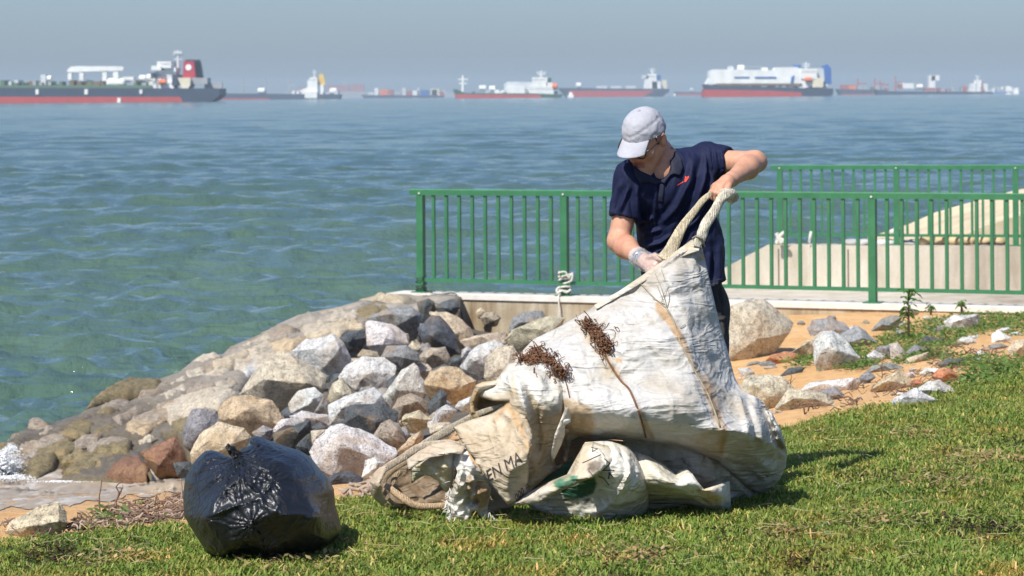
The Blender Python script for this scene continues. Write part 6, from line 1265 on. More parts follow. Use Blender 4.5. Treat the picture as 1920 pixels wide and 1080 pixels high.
S.cone(hd(0, -.03, -.06), J['neck']+np.array([-.014, -.015, .0]), .056, .044, .012, mode='sub'); S.cone(np.array(P(1236, 333, 10.84)), np.array(P(1240, 318, 10.88)), .006, .035, .01, mode='sub')
Vs, Qs = S.mesh()
folds_m = [([(1325,290),(1318,330),(1305,380),(1280,430),(1245,475),(1225,500)], .013, 5), ([(1338,325),(1328,360),(1305,410),(1270,450),(1240,490)], .011, 5), ([(1342,345),(1335,385),(1318,430),(1300,470)], .010, 5), ([(1300,300),(1292,340),(1270,385),(1240,420)], .009, 6),
  ([(1340,285),(1345,325)], .006, 4), ([(1352,284),(1356,326)], .006, 3), ([(1330,283),(1335,320)], .006, 3), ([(1195,345),(1192,385),(1200,430)], .009, 5), ([(1180,350),(1160,400)], .007, 4), ([(1165,340),(1150,380),(1145,410)], .006, 5), ([(1200,415),(1225,408)], .008, 4), ([(1205,440),(1240,430)], .008, 4),
  ([(1212,462),(1240,455),(1260,440)], .009, 4), ([(1220,480),(1250,462)], .007, 3), ([(1350,450),(1345,500),(1350,530)], .008, 6), ([(1330,470),(1325,525)], .008, 6), ([(1310,330),(1300,360)], -.006, 5), ([(1230,345),(1228,420)], .004, 2.5), ([(1285,480),(1300,520)], .006, 6)]
def cloth_disp(V_, Q_, folds, amp=.004):
    ppx, ppy = proj(V_); me_n = np.zeros_like(V_); a = V_[Q_[:, 0]]; b2 = V_[Q_[:, 1]]; c3 = V_[Q_[:, 2]]; fnm = np.cross(b2-a, c3-a)
    for k in range(4): np.add.at(me_n, Q_[:, k], fnm)
    me_n /= np.linalg.norm(me_n, axis=1)[:, None]+1e-12; fr = me_n[:, 1] < .15; d = np.zeros(len(V_))
    for line, am, w in folds:
        dd, _, par = seg_dist(ppx, ppy, line); tp = np.clip(np.minimum(par, 1-par)*5+.2, 0, 1); d += fr*am*tp*(np.exp(-(dd/w)**2)-.45*np.exp(-((dd-w*1.7)/w)**2))
    n = 1-2*np.abs(fbm(V_*np.array([1, 1, .45]), 14, 3, 3)); d += amp*(n-.5)
    return V_+me_n*d[:, None]
Vs = cloth_disp(Vs, Qs, [(l, a*1.5, w) for l, a, w in folds_m], .007); shirt = mesh('polo_shirt', Vs, Qs, m_shirt, man, True)
# collar, placket, hem band and chest mark lie on the shirt
bs_ = bvh_of(shirt); bb_ = bvh_of(shirt, body)
def ribbon(name, pts, halfw, th, mat, parent, up):
    path = smooth_path([Vector(p) for p in pts], 6); vs = []; n = len(path)
    for i, p in enumerate(path):
        t = (path[min(i+1, n-1)]-path[max(i-1, 0)]).normalized(); U = Vector(up[0])*(1-i/(n-1))+Vector(up[1])*(i/(n-1)); U = (U-t*U.dot(t)).normalized(); B = t.cross(U).normalized(); hw = np.interp(i/(n-1), np.linspace(0, 1, len(halfw)), halfw)
        for (x, y) in ((-hw, -th), (-hw, th), (hw, th*.8), (hw, -th*.8)): vs.append(p+U*x+B*y)
    f = [(i*4+k, i*4+(k+1) % 4, (i+1)*4+(k+1) % 4, (i+1)*4+k) for i in range(n-1) for k in range(4)]+[(3, 2, 1, 0), tuple((n-1)*4+k for k in range(4))]
    return MB().add(vs, f).build(name, mat, parent, True)
m_coll = simple('navy_collar', (.0045, .007, .026), .75, var=.15, scale=30)
patch('collar', [(1240,341),(1250,322),(1254,305),(1254,287),(1251,278),(1258,276),(1267,281),(1277,296),(1281,314),(1275,329),(1262,326),(1256,330),(1246,345)], bs_, m_coll, man, .012, .006, 2.5, 10.90)
patch('collar', [(1238,341),(1220,329),(1200,320),(1189,309),(1187,318),(1192,332),(1200,344),(1216,341),(1232,347)], bs_, m_coll, man, .010, .005, 2.5, 10.90)
patch('placket', [(1236,345),(1246,345),(1243,380),(1234,378)], bs_, m_coll, man, .004, .003, 2.5)
patch('shirt_hem', [(1312,523),(1335,526),(1354,521),(1356,528),(1338,536),(1310,533)], bs_, m_coll, man, .004, .003, 3)
m_logo = simple('red_logo', (.75, .06, .03), .6, var=.02)
decal('chest_logo', [[(1283,341),(1285,330),(1288,332),(1291,329),(1292,333),(1286,341)]], bs_, m_logo, man, .0025, 2)
decal('logo_underline', [[(1270,347),(1281,340),(1281.5,341.5),(1270.5,348)]], bs_, m_logo, man, .0025, 2)
# trousers
m_trs, nt, b = new_mat('grey_trousers', .8, .2); v = coords(nt); n2 = tex_noise(nt, coords(nt, 'Object', (1, 1, .4)), 22, 5, .6, .8); c = ramp(nt, n2, [(.3, (.035, .033, .034)), (.7, (.060, .055, .053))]); nt.links.new(c, b.inputs['Base Color']); bump(nt, b, n2, .01, .8)
S = SDF((.38, 10.76, .06), (.98, 11.24, .86), .007); S.cone(J['hem']+np.array([0, 0, 0]), J['hip']+np.array([0, 0, -.03]), .140, .146, .03, (Yd, .74))
for a, k_, f_ in (('R', 'kR', 'aR'), ('L', 'kL', 'aL')):
    h0 = J['hip']+np.array([-.070 if a == 'R' else .074, 0, -.02]); S.cone(h0, J[k_], .091, .070, .03); S.cone(J[k_], J[f_]+np.array([0, 0, .02]), .070, .056, .02)
Vt, Qt = S.mesh(); Vt = cloth_disp(Vt, Qt, [([(1338,545),(1350,580),(1356,640)], .010, 4), ([(1352,540),(1358,600)], .008, 3), ([(1360,595),(1340,602),(1330,600)], .010, 3)], .006); mesh('trousers', Vt, Qt, m_trs, man, True)
m_shoe = simple('dark_shoe', (.05, .05, .055), .6)
for a in 'RL':
    t = J['t'+a]; S = SDF((t[0]-.07, t[1]-.13, -.002), (t[0]+.07, t[1]+.24, .16), .006); S.cone((t[0], t[1]-.04, .035), (t[0], t[1]+.17, .045), .042, .046, .02, clip=[((0, 0, .004), (0, 0, -1))]); S.cone((t[0], t[1]+.15, .05), (t[0], t[1]+.16, .10), .045, .045, .02)
    v_, q_ = S.mesh(); mesh('shoe', v_, q_, m_shoe, man, True)
# cap
m_cap_, nt, b = new_mat('grey_cap_cotton', .85, .2); v = coords(nt); n1 = tex_noise(nt, v, 300, 2, .5); n2 = tex_noise(nt, v, 28, 5, .6, .6); c = ramp(nt, n2, [(.3, (.37, .375, .41)), (.7, (.44, .445, .48))]); c = mix(nt, c, ramp(nt, n1, [(.35, .88), (.65, 1.06)]), .8, 'MULTIPLY'); nt.links.new(c, b.inputs['Base Color']); bump(nt, b, n2, .006, .7)
seg = 96; rg_ = 28; vs = []; fs = []
ub = lambda th: .014+.012*math.cos(th)   # band height (theta 0 = front)
for j in range(rg_+1):
    for i in range(seg):
        th = 2*math.pi*i/seg; t = j/rg_; ph = t*math.pi/2
        rr_, rf_, ru_ = .0798, .0980, .104
        k = 1+.012*math.cos(t*3)*0; cr = math.cos(ph)**.82; z = math.sin(ph)**.95
        seamk = -.0016*math.exp(-((math.sin(th*3))/.10)**2) if t < .97 else 0
        dent = .0018*noise.noise(Vector((math.cos(th)*2.5, math.sin(th)*2.5, t*4)))+.0025*noise.noise(Vector((math.cos(th)*6, math.sin(th)*6, t*9)))
        fold = -.006*math.exp(-((t-(.16+.24*max(0, -math.sin(th))))/.05)**2)*(1 if -math.sin(th) > -.2 and math.cos(th) > -.4 else 0)*.9
        r_ = (rr_+seamk+dent+fold*.6)*cr*math.sin(th); f_ = (rf_+seamk+dent+fold*.6)*cr*math.cos(th)-.008; u_ = ub(th)*(1-z)+.110*z+fold*.3
        vs.append(hd(r_, f_, u_))
    if j:
        for i in range(seg): a = (j-1)*seg+i; b2 = (j-1)*seg+(i+1) % seg; fs.append((a, b2, b2+seg, a+seg))
inner = len(vs)
for i in range(seg): th = 2*math.pi*i/seg; vs.append(hd(.080*math.sin(th), .098*math.cos(th)-.008, ub(th)+.004))
for i in range(seg): fs.append((i, inner+i, inner+(i+1) % seg, (i+1) % seg))
capo = mesh('cap', vs, fs, m_cap_, man, True); fix_normals(capo)
vs = []; nA, nT = 36, 12
for layer in (0, 1):
    for i in range(nA+1):
        a = math.radians(-47+92*i/nA)
        for j in range(nT+1):
            t = j/nT; r0, f0 = .0803*math.sin(a), .0975*math.cos(a)-.008; ext = .071*(max(0, math.cos(a*1.15))**.45)
            r_ = r0*(1+.03*t); f_ = f0+ext*t; u_ = ub(a)+.002-.021*t-1.9*(r_**2)*t-.004*(t*t)-layer*.0035
            vs.append(hd(r_, f_, u_))
w_ = nT+1; L0 = (nA+1)*w_; fs = []
for i in range(nA):
    for j in range(nT): a = i*w_+j; fs += [(a, a+1, a+w_+1, a+w_), (L0+a, L0+a+w_, L0+a+w_+1, L0+a+1)]
for i in range(nA): a = i*w_+nT; fs.append((a, a+L0, a+w_+L0, a+w_)); a = i*w_; fs.append((a, a+w_, a+w_+L0, a+L0))
for j in range(nT): fs.append((j, j+1, j+1+L0, j+L0)); a = nA*w_+j; fs.append((a, a+L0, a+1+L0, a+1))
bo = mesh('cap_visor', vs, fs, m_cap_, capo, True); fix_normals(bo)
m = MB(); m.tube([hd(0, -.008, .108), hd(0, -.008, .1135)], [.007, .005], 10); m.build('cap_button', m_cap_, capo, True)
# glasses
m_gl = simple('dark_glasses_frame', (.035, .022, .015), .35); m = MB(); FR = []
for sx_ in (-1, 1):
    m.tube([hd(sx_*(.034)+.024*math.cos(a), .103-.12*(sx_*.032+.022*math.cos(a))**2*4, -.014+.020*math.sin(a)) for a in np.linspace(0, 2*math.pi, 22)[:-1]], .0024, 6, closed=True)
    m.tube(smooth_path([hd(sx_*.057, .097, -.006), hd(sx_*.070, .083, -.002), hd(sx_*.079, .040, .003), hd(sx_*.082, -.005, .008), hd(sx_*.080, -.022, -.002)], 4), .0028, 6)
m.tube([hd(-.010, .101, -.004), hd(0, .105, -.001), hd(.010, .101, -.004)], .0016, 6)
m.build('glasses', m_gl, man, True)
# watch, under a clear disposable glove
m_met = simple('watch_metal', (.30, .32, .34), .25, metal=.8, var=.1); d_ = (np.array(P(1212,491,10.61))-J['wR']); d_ /= np.linalg.norm(d_)
def ring(c, d, r, w, thick, mat, name, parent, sqz=1.0):
    d = Vector(d); a = d.orthogonal().normalized(); b2 = d.cross(a); vs = []; n = 28
    for (rr2, ww) in ((r, -w), (r, w), (r+thick, w), (r+thick, -w)):
        for k in range(n): an = 2*math.pi*k/n; vs.append(Vector(c)+d*ww+(a*math.cos(an)+b2*math.sin(an))*rr2)
    f = [(q*n+k, q*n+(k+1) % n, ((q+1) % 4)*n+(k+1) % n, ((q+1) % 4)*n+k) for q in range(4) for k in range(n)]
    o = MB().add(vs, f).build(name, mat, parent, True); fix_normals(o); return o
wst = ring(J['wR']+d_*.004, d_, .029, .009, .004, m_met, 'watch', man)
fc = J['wR']+d_*.004+np.array([-.004, -.031, .006]); m = MB(); dd_ = Vector((-.1, -.97, .22)).normalized(); m.tube([Vector(fc), Vector(fc)+dd_*.009], [.019, .017], 20); m.build('watch_face', m_met, wst, False)
m_glove, nt, b = new_mat('clear_glove', .12, .6); b.inputs['Base Color'].default_value = (.92, .92, .93, 1); b.inputs['Alpha'].default_value = .30; v = coords(nt); n1 = tex_noise(nt, v, 60, 4, .6, 1.5); bump(nt, b, n1, .012, 1.0)
S = SDF((.43, 10.44, .82), (.60, 10.78, 1.02), .0035); g0 = J['wR']-d_*.028
S.cone(g0, np.array(P(1212,491,10.61)), .038, .036, .012, clip=[(g0, -d_)]); S.cone(g0-d_*.05, g0+d_*.012, .034, .031, .004, mode='sub')
for (x, y, D) in ((1230,489,10.55), (1230,497,10.54), (1227,505,10.54), (1221,512,10.55)): S.cone(np.array(P(1210,491,10.61)), np.array(P(x, y, D)), .030, .0165, .010)
for pts in ([(1229,489,10.55), (1239,496,10.545), (1238,506,10.56)], [(1229,497,10.54), (1237,505,10.535), (1234,515,10.55)], [(1226,505,10.54), (1231,513,10.535), (1226,521,10.55)], [(1214,484,10.58), (1228,480,10.54), (1239,486,10.53)], [(1221,511,10.55), (1223,519,10.548), (1217,524,10.56)]):
    for i in range(len(pts)-1): S.cone(np.array(P(*pts[i])), np.array(P(*pts[i+1])), .0135, .0130, .004)
v_, q_ = S.mesh(); v_ = v_+(fbm(v_, 55, 3, 2)[:, None]*.0028); mesh('disposable_glove', v_, q_, m_glove, man, True)

# ================================================================== GRASS
def leaf_mat(name, stops, rough=.6, patch=True):
    m, nt, b = new_mat(name, rough, .3); geo = N(nt, 'NewGeometry'); at = N(nt, 'Attribute', attribute_name='Col')
    n1 = tex_noise(nt, geo.outputs['Position'], 1.6, 6, .65, .5); n2 = tex_noise(nt, geo.outputs['Position'], 9, 4, .6)
    c = mix(nt, at.outputs['Color'], ramp(nt, n1, stops), 1.0, 'MULTIPLY'); c = mix(nt, c, ramp(nt, n2, [(.35, (.70, .78, .7)), (.62, (1.15, 1.08, 1.0))]), .9, 'MULTIPLY'); nt.links.new(c, b.inputs['Base Color'])
    tr = N(nt, 'BsdfTranslucent'); nt.links.new(c, tr.inputs[0]); ms = N(nt, 'MixShader'); ms.inputs[0].default_value = .32; nt.links.new(b.outputs[0], ms.inputs[1]); nt.links.new(tr.outputs[0], ms.inputs[2]); nt.links.new(ms.outputs[0], nt.nodes['Material Output'].inputs[0]); return m
m_grass = leaf_mat('grass_blades', [(.27, (1.25, .85, .75)), (.40, (1.05, 1, .95)), (.56, (.85, 1.02, .9)), (.64, (1.35, 1.08, 1.1)), (.74, (1.8, 1.2, 1.3))])
clumps = bpy.data.collections.new('grass_clumps')
for k in range(10):
    rs = np.random.default_rng(100+k); vs = []; fs = []; cs = []
    for i in range(34):
        x, y = rs.normal(0, .028, 2); a = rs.uniform(0, 6.283); L = rs.uniform(.014, .036)*(1.0 if rs.random() < .93 else 1.5); lean = rs.uniform(.5, 1.4); w = rs.uniform(.0016, .0032); dx, dy = math.cos(a), math.sin(a); px_, py_ = -dy, dx
        base = np.array([(.165, .215, .048), (.115, .180, .040), (.22, .24, .070), (.42, .34, .17), (.28, .25, .095)][rs.choice(5, p=[.33, .30, .17, .09, .11])])*np.array([1.12, 1.05, .9])*rs.uniform(1.0, 1.5)
        n0 = len(vs); z = 0; r = 0
        for j, t in enumerate((0, .45, .8)):
            z = L*math.sin(t*1.4)*math.cos(lean*.8)*1.0; r = L*t*math.sin(lean*(.6+.5*t)); ww = w*(1, 1, .6)[j]
            vs += [(x+dx*r+px_*ww, y+dy*r+py_*ww, z), (x+dx*r-px_*ww, y+dy*r-py_*ww, z)]
        vs.append((x+dx*L*math.sin(lean), y+dy*L*math.sin(lean), L*math.cos(lean)*.85)); fs += [(n0, n0+1, n0+3, n0+2), (n0+2, n0+3, n0+5, n0+4), (n0+4, n0+5, n0+6)]
        cs += [base*.75]*2+[base]*2+[base*1.05]*3
    me = bpy.data.meshes.new('grass_clump'); me.from_pydata([tuple(v) for v in vs], [], fs); ca = me.color_attributes.new('Col', 'FLOAT_COLOR', 'POINT'); c = np.ones((len(vs), 4), np.float32); c[:, :3] = cs; ca.data.foreach_set('color', c.ravel()); me.materials.append(m_grass)
    o = bpy.data.objects.new('grass_clump', me); clumps.objects.link(o)
def gn_scatter(name, pts, coll, smin, smax, tilt=.15, scales=None):
    me = bpy.data.meshes.new(name); me.vertices.add(len(pts)); me.vertices.foreach_set('co', np.asarray(pts, np.float32).ravel())
    if scales is not None: at = me.attributes.new('sc', 'FLOAT', 'POINT'); at.data.foreach_set('value', np.asarray(scales, np.float32))
    o = bpy.data.objects.new(name, me); COL.objects.link(o); o['kind'] = 'stuff'
    ng = bpy.data.node_groups.new(name+'_nodes', 'GeometryNodeTree'); ng.interface.new_socket('Geometry', in_out='INPUT', socket_type='NodeSocketGeometry'); ng.interface.new_socket('Geometry', in_out='OUTPUT', socket_type='NodeSocketGeometry')
    gi = ng.nodes.new('NodeGroupInput'); go = ng.nodes.new('NodeGroupOutput'); ip = ng.nodes.new('GeometryNodeInstanceOnPoints'); ci = ng.nodes.new('GeometryNodeCollectionInfo'); ci.inputs['Collection'].default_value = coll; ci.inputs['Separate Children'].default_value = True; ci.inputs['Reset Children'].default_value = True
    rv = ng.nodes.new('FunctionNodeRandomValue'); rv.data_type = 'FLOAT_VECTOR'; rv.inputs[0].default_value = (-tilt, -tilt, 0); rv.inputs[1].default_value = (tilt, tilt, 6.283)
    ip.inputs['Pick Instance'].default_value = True; L = ng.links.new; L(gi.outputs[0], ip.inputs['Points']); L(ci.outputs[0], ip.inputs['Instance']); L(rv.outputs[0], ip.inputs['Rotation'])
    if scales is not None: na = ng.nodes.new('GeometryNodeInputNamedAttribute'); na.data_type = 'FLOAT'; na.inputs['Name'].default_value = 'sc'; L(na.outputs['Attribute'], ip.inputs['Scale'])
    else: rs_ = ng.nodes.new('FunctionNodeRandomValue'); rs_.data_type = 'FLOAT'; rs_.inputs[2].default_value = smin; rs_.inputs[3].default_value = smax; L(rs_.outputs[1], ip.inputs['Scale'])
    L(ip.outputs[0], go.inputs[0]); md = o.modifiers.new('scatter', 'NODES'); md.node_group = ng; return o
n = 98000; x = rng.uniform(-4.4, 6.4, n); y = rng.uniform(8.3, 18, n)
p3 = np.column_stack([x, y, np.zeros(n)]); d_edge = in_poly(x, y+fbm(p3, 2.2, 4, 3)*.16, LAWN_W); ins = d_edge & (np.abs(x) < y*.215+1.6)
bare = fbm(p3, 1.7, 4, 40); keep = ins & (rng.random(n) < np.where(bare > .36, .30, 1.0)); x, y = x[keep], y[keep]
z = zgrid(x, y)-.004; scl = rng.uniform(.75, 1.25, len(x))*(1+.35*fbm(np.column_stack([x, y, z]), 1.2, 3, 9)); gn_scatter('grass', np.column_stack([x, y, z]), clumps, .7, 1.3, .2, scl)
# straw: dry stems lying on the turf
m_straw = simple('dry_straw', (.50, .40, .22), .8, var=.25, scale=20); m = MB(); random.seed(21)
for k in range(420):
    px = random.uniform(0, 1920); py = random.uniform(790, 1080); p = Pz(px, py, 0)
    if not in_poly(p.x, p.y, LAWN_W): continue
    a = random.uniform(0, 6.28); L = random.uniform(.02, .10)**1; q = [Vector((p.x+math.cos(a)*L*t+random.uniform(-.003, .003), p.y+math.sin(a)*L*t, float(zgrid(p.x+math.cos(a)*L*t, p.y+math.sin(a)*L*t)[0])+.028+random.uniform(-.006, .012))) for t in (0, .5, 1)]
    m.tube(smooth_path(q, 2), random.uniform(.0006, .0012), 4)
o = m.build('straw_litter', m_straw); o['kind'] = 'stuff'
# fallen leaf bits and tiny flowers
def small_leaf(mb, p, L, a, lift): 
    d = Vector((math.cos(a), math.sin(a), lift)); s = Vector((-math.sin(a), math.cos(a), 0)); mb.add([p, p+d*L*.5+s*L*.22, p+d*L, p+d*L*.5-s*L*.22], [(0, 1, 2, 3)])
# ---- beach litter at the lawn edge
m_drift = simple('driftwood', (.15, .095, .065), .85, var=.5, scale=12); m_driftl = simple('driftwood_pale', (.34, .26, .19), .85, var=.3, scale=12)
def scatter_twigs(name, polys, n, mat, L0, L1, r0, r1, seed, lift=.01):
    random.seed(seed); m = MB(); k = 0; t = 0
    while k < n and t < n*60:
        t += 1; px = random.uniform(min(p[0] for q in polys for p in q), max(p[0] for q in polys for p in q)); py = random.uniform(min(p[1] for q in polys for p in q), max(p[1] for q in polys for p in q))
        if not any(in_poly(px, py, q) for q in polys): continue
        D = hit(px, py, 8.5, 22); p = P(px, py, D); a = random.gauss(0, .6); L = random.uniform(L0, L1); q = []
        for s_ in (0, .35, .7, 1): x_ = p.x+math.cos(a)*L*s_+random.uniform(-.006, .006); y_ = p.y+math.sin(a)*L*s_+random.uniform(-.006, .006); q.append(Vector((x_, y_, float(zgrid(x_, y_)[0])+lift+random.uniform(0, .035))))
        rr_ = random.uniform(r0, r1); m.tube(smooth_path(q, 2), [rr_]*6+[rr_*.5], 5); k += 1
    o = m.build(name, mat, smooth=True); o['kind'] = 'stuff'; return o
EDGE = [(10,1022),(0,990),(60,985),(110,1000),(150,975),(200,958),(260,950),(345,935),(350,985),(250,1000),(180,1003),(100,1012)]
scatter_twigs('twig_litter', [EDGE], 210, m_drift, .02, .13, .0012, .0045, 31); scatter_twigs('twig_litter', [EDGE], 110, m_driftl, .02, .07, .0012, .005, 32)
scatter_twigs('twig_litter', [[(640,925),(700,905),(720,925),(700,938),(640,940)]], 40, m_driftl, .03, .12, .003, .009, 33)
scatter_twigs('twig_litter', [[(1480,765),(1580,735),(1640,700),(1760,700),(1780,730),(1600,765),(1490,790)], [(1700,640),(1900,650),(1900,690),(1750,700)]], 260, m_drift, .02, .10, .0015, .004, 34, .004)
# individual sticks and shells
def stick(px, pts, r, label, mat=m_drift, name='stick'):
    D = hit(pts[0][0], pts[0][1], 8.5, 24)-.02; return tag(MB().tube(px_path([(x, y, D-.01*i) for i, (x, y) in enumerate(pts)], 4), [r*(1-.6*i/(4*(len(pts)-1))) for i in range(4*(len(pts)-1)+1)], 7).build(name, mat, smooth=True), label, 'stick')
def multistick(branches, label, mat=m_drift):
    x, y = branches[0][0][0]; D = hit(x, y, 8.5, 24)-.02; m = MB()
    for pts, r in branches: m.tube(px_path([(a, b2, D-.006*i) for i, (a, b2) in enumerate(pts)], 4), [r*(1-.6*i/(4*(len(pts)-1))) for i in range(4*(len(pts)-1)+1)], 6)
    return tag(m.build('twig', mat, smooth=True), label, 'twig')
multistick([([(188,968),(186,935),(189,915),(191,893)], .0035), ([(186,940),(180,936)], .002)], 'thin upright bare twig standing in the sand at the lower left', simple('bare_twig', (.20, .13, .08), .8))
multistick([([(220,962),(216,945),(223,925),(218,912),(230,902)], .0045), ([(220,935),(228,920),(226,915)], .0025), ([(223,925),(230,915),(230,908)], .002)], 'crooked forked twig standing right of the thin upright twig')
multistick([([(338,958),(340,935),(341,912),(338,898)], .004), ([(325,945),(312,938)], .004), ([(340,940),(348,925)], .002)], 'upright twig against the left side of the black bin bag', m_driftl)
stick(0, [(38,1000),(37,985),(33,972)], .010, 'short dark upright stick beside the pale corner rock'); stick(0, [(12,978),(25,979),(38,976)], .007, 'dark little stick lying left of the pale corner rock')
stick(0, [(226,967),(238,958),(255,958),(268,956)], .012, 'curved black driftwood stick on the twig litter'); stick(0, [(255,990),(260,975),(268,962)], .010, 'pale driftwood stick leaning on the twig litter', m_driftl)
stick(0, [(636,918),(660,922),(700,924)], .012, 'flat reddish wood stick at the grass edge between bag and sack', m_driftl)
for px, py, rx, c_, lab in [(113,917,.10,(.02,.022,.02),'black seaweed clump in the shallow wash'), (634,905,.05,(.55,.30,.10),'orange shell stone right of the bin bag'), (226,995,.035,(.50,.33,.19),'round tan pebble at the lawn edge'), (1390,772,.04,(.03,.03,.03),'small black lump at the lawn edge right of the sack'), (690,898,.05,(.35,.12,.08),'red brown pebble at the strap loop')]:
    D = hit(px, py, 8.5, 24); p = P(px, py, D); o = lump('pebble' if rx < .09 else 'seaweed', p, (rx, rx*.8, rx*.38), simple('pebble_%d' % px, c_, .7, var=.3, scale=20), seed=px); tag(o, lab, 'pebble' if rx < .09 else 'seaweed')

# ---- creeping plants among the rocks, seedling and weeds
m_creep = leaf_mat('creeper_leaves', [(.3, (1.0, .95, .8)), (.5, (1, 1, 1)), (.7, (1.3, 1.1, .9))])
def leaf_cover(name, polys, n, L0, L1, h, seed, cols=((.12, .21, .05), (.16, .25, .07), (.08, .15, .035)), kind='stuff'):
    random.seed(seed); vs = []; fs = []; cs = []; k = 0; t = 0; xs = [p[0] for q in polys for p in q]; ys = [p[1] for q in polys for p in q]
    seeds = []
    while len(seeds) < n//9 and t < n*20:
        t += 1; px = random.uniform(min(xs), max(xs)); py = random.uniform(min(ys), max(ys))
        if any(in_poly(px, py, q) for q in polys): seeds.append((px, py))
    for px, py in seeds:
        D = hit(px, py, 9, 30); p0 = P(px, py, D); hh = h*random.uniform(.4, 1.2)
        for _ in range(9):
            x_ = p0.x+random.gauss(0, .05); y_ = p0.y+random.gauss(0, .09); zz = float(zgrid(x_, y_)[0]); p = Vector((x_, y_, zz+random.uniform(.01, hh))); a = random.uniform(0, 6.28); L = random.uniform(L0, L1); d = Vector((math.cos(a), math.sin(a), random.uniform(-.2, .7))).normalized(); s = d.cross(Vector((random.uniform(-.5, .5), random.uniform(-.5, .5), 1))).normalized(); n0 = len(vs); vs += [p, p+d*L*.5+s*L*.26, p+d*L, p+d*L*.5-s*L*.26]; fs.append((n0, n0+1, n0+2, n0+3)); c_ = np.array(random.choice(cols))*random.uniform(.75, 1.25); cs += [c_]*4
    o = mesh(name, vs, fs, m_creep, None, False, np.array(cs)); o['kind'] = kind; return o
leaf_cover('creeping_plants', [Z7([(960,280),(1080,200),(1180,170),(1300,160),(1420,130),(1560,80),(1930,75),(1930,190),(1720,200),(1620,260),(1500,300),(1400,360),(1350,400),(1250,420),(1150,440),(1060,380),(960,330)])], 7200, .022, .048, .038, 51)
leaf_cover('creeping_plants', [Z7([(760,300),(880,330),(960,400),(920,460),(800,470),(740,460),(820,380)]), Z7([(400,400),(480,380),(575,400),(575,435),(430,440)]), Z7([(1250,610),(1330,600),(1350,640),(1260,640)])], 1500, .022, .05, .04, 52)
leaf_cover('creeping_plants', [Z7([(1380,400),(1560,380),(1700,400),(1930,380),(1930,460),(1700,560),(1560,600),(1500,540),(1540,480)]), Z7([(1580,180),(1930,110),(1930,210),(1840,260),(1760,200),(1640,230)])], 3600, .020, .045, .035, 53)
leaf_cover('weeds', [[(180,975),(215,968),(230,985),(205,992),(185,988)]], 110, .02, .045, .06, 54)
leaf_cover('weeds', [[(0,1015),(200,1003),(340,990),(345,1040),(100,1060),(0,1060)]], 500, .012, .028, .03, 55, cols=((.09, .16, .04), (.12, .17, .05)))
leaf_cover('weeds', [[(1420,800),(1920,700),(1920,1075),(1100,1075),(1500,980)]], 1300, .012, .026, .03, 56, cols=((.07, .15, .04), (.10, .17, .05)))
def blob(cx, cy, rx, ry, n=9): return [(cx+rx*random.uniform(.7, 1.2)*math.cos(a*6.283/n), cy+ry*random.uniform(.7, 1.2)*math.sin(a*6.283/n)) for a in range(n)]
random.seed(77)
leaf_cover('dry_clippings', [blob(1845,1003,60,14), blob(1500,1062,40,12), blob(1640,905,45,9), blob(1370,1010,26,7), blob(1740,990,40,7), blob(1890,840,30,7), blob(100,1050,50,9), blob(1545,815,20,4)], 2300, .010, .028, .030, 57, cols=((.05, .035, .018), (.09, .06, .03), (.03, .025, .015)))  # dark leaf patches; one of them stands in for shading on the lawn
leaf_cover('dry_clippings', [blob(1830,870,80,18), blob(1760,915,60,12), blob(1620,985,80,12), blob(1480,1010,60,10), blob(560,1065,90,8), blob(1720,820,50,8), blob(220,1055,60,10), blob(1180,1050,90,12)], 2600, .012, .034, .034, 58, cols=((.36, .27, .13), (.26, .19, .09), (.42, .34, .19)))
def bush_plant(px, py, hgt, n, label, name='seedling', D=None, spread=.5, L=.16):
    D = D or hit(px, py, 11, 30); p = P(px, py, D); root = empty(name, p, label, 'plant'); MB().tube([p, p+Vector((.005, 0, hgt*.55)), p+Vector((0, 0, hgt))], [.012, .009, .004], 6).build('stem', m_drift, root, True)
    vs = []; fs = []; cs = []
    for k in range(n):
        a = random.uniform(0, 6.28); t = random.uniform(.35, 1); el = random.uniform(-.3, 1.0)*(t)+.1; d = Vector((math.cos(a), math.sin(a), el)).normalized(); q = p+Vector((0, 0, hgt*t)); LL = L*random.uniform(.6, 1.2); s = d.cross(Vector((0, 0, 1))).normalized(); n0 = len(vs)
        vs += [q, q+d*LL*.4+s*LL*.14+Vector((0, 0, .02)), q+d*LL*.8+s*LL*.08, q+d*LL+Vector((0, 0, -.03)), q+d*LL*.8-s*LL*.08, q+d*LL*.4-s*LL*.14+Vector((0, 0, .02))]; fs.append(tuple(range(n0, n0+6))); cs += [np.array((.075, .19, .03))*random.uniform(.7, 1.3)]*6
    mesh('leaves', vs, fs, m_creep, root, False, np.array(cs)); return root
bush_plant(1703, 638, .40, 34, 'upright green seedling with long leaves by the sea wall', L=.12)
bush_plant(1745, 592, .10, 22, 'small weed against the wall foot right of the seedling', 'weed', L=.07); bush_plant(1802, 590, .11, 22, 'second small weed farther right against the wall foot', 'weed', L=.07)
for x0, y0, x1, y1, sc_ in [(1485,735,1475,700,1)]: pass
multistick([([(1488,732),(1482,718),(1484,705),(1478,698)], .004), ([(1482,718),(1492,708)], .003), ([(1484,712),(1470,715)], .002)], 'little dry branching twig standing in the sand right of the sack')
multistick([([(1655,705),(1653,690),(1656,672)], .003), ([(1653,690),(1645,680)], .002)], 'thin dry stalk standing among the rocks at the right')

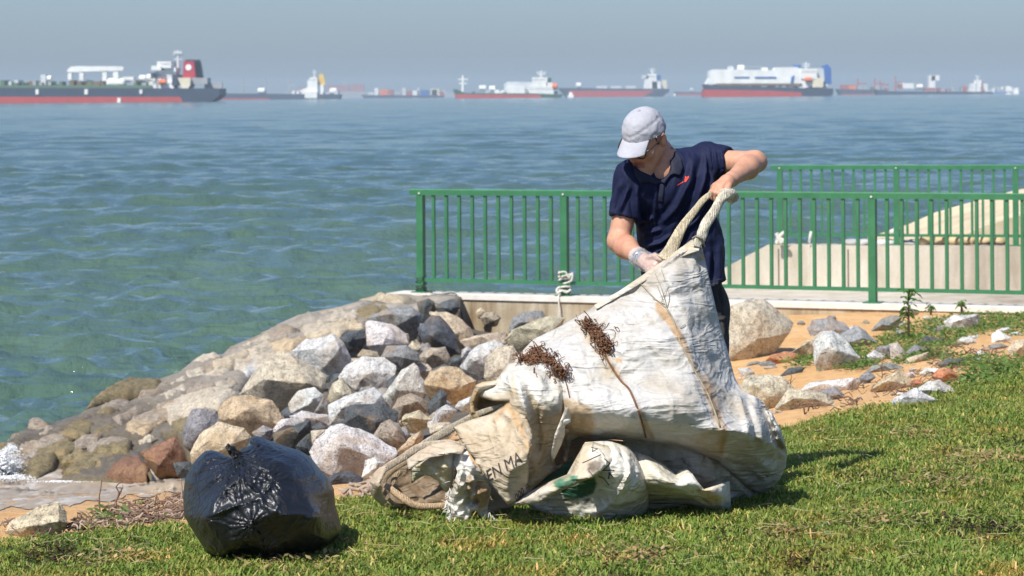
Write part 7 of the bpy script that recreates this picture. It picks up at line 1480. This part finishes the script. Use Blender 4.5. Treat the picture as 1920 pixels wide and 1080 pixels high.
# ---- surf: swash film on the beach, foam and spray at the left
m_swash, nt, b = new_mat('swash_water', .45, .3); v = coords(nt, 'Object', (1, .35, 1)); n1 = tex_noise(nt, v, 2.6, 7, .65, 1.2); n2 = tex_noise(nt, v, 9, 5, .6, .8)
f = ramp(nt, n1, [(.50, 0), (.60, .5), (.66, 1)]); c = mix(nt, (.36, .285, .195), (.70, .66, .59), f); c = mix(nt, c, ramp(nt, n2, [(.35, .78), (.6, 1.1)]), .7, 'MULTIPLY'); nt.links.new(c, b.inputs['Base Color']); bump(nt, b, n2, .02, .6)
SW = [(-420,850),(-80,862),(0,870),(90,880),(200,880),(300,878),(370,880),(430,890),(480,925),(430,932),(380,926),(345,929),(310,924),(280,933),(240,930),(205,942),(165,938),(130,950),(95,944),(60,955),(20,948),(0,955),(-80,950),(-420,940)]
vs2, tr2, _ = fill_poly(SW, 5); w = np.array([P(a, b2, min(hit(a, b2, 9, 30), (H-ZW-.04)*F/uv(a, b2)[1])) for a, b2 in vs2]); w[:, 2] = np.maximum(zgrid(w[:, 0], w[:, 1])+.004, ZW+.045+.02*fbm(w, 1.5, 3, 4)); o = mesh('swash', w, tr2, m_swash); o['kind'] = 'structure'
m_foam, nt, b = new_mat('sea_foam', .9, .2); b.inputs['Base Color'].default_value = (.80, .82, .82, 1)
def foam_patch(name, cx, cy, rx, ry, n, D0, seed, hz_=1.0):
    random.seed(seed); bm = bmesh.new(); bmesh.ops.create_icosphere(bm, subdivisions=1, radius=1); bv_ = np.array([v.co for v in bm.verts]); bf = np.array([[v.index for v in f.verts] for f in bm.faces]); bm.free(); V_ = []; F_ = []
    for k in range(n):
        a = random.uniform(0, 6.283); r = random.random()**.75; px = cx+math.cos(a)*r*rx*random.uniform(.8, 1.2); py = cy+math.sin(a)*r*ry*(1+.3*math.sin(a*5)); D = D0+random.uniform(-.25, .25); p = np.array(P(px, py, D)); s = .002+.009*random.random()**3*hz_; s *= (1.35-r); F_.append(bf+len(V_)*len(bv_)); V_.append(bv_*np.array([s*1.2, s, s*.8])+p)
    o = mesh(name, np.vstack(V_), np.vstack(F_), m_foam, None, True); o['kind'] = 'stuff'; return o
foam_patch('sea_spray', 0, 870, 44, 38, 8500, 21.3, 61); foam_patch('sea_spray', 24, 842, 18, 9, 260, 21.5, 62, .8); foam_patch('sea_spray', 14, 896, 55, 7, 1500, 20.9, 64)
foam_patch('sea_spray', 110, 903, 75, 2.0, 300, 19.6, 63, .8)
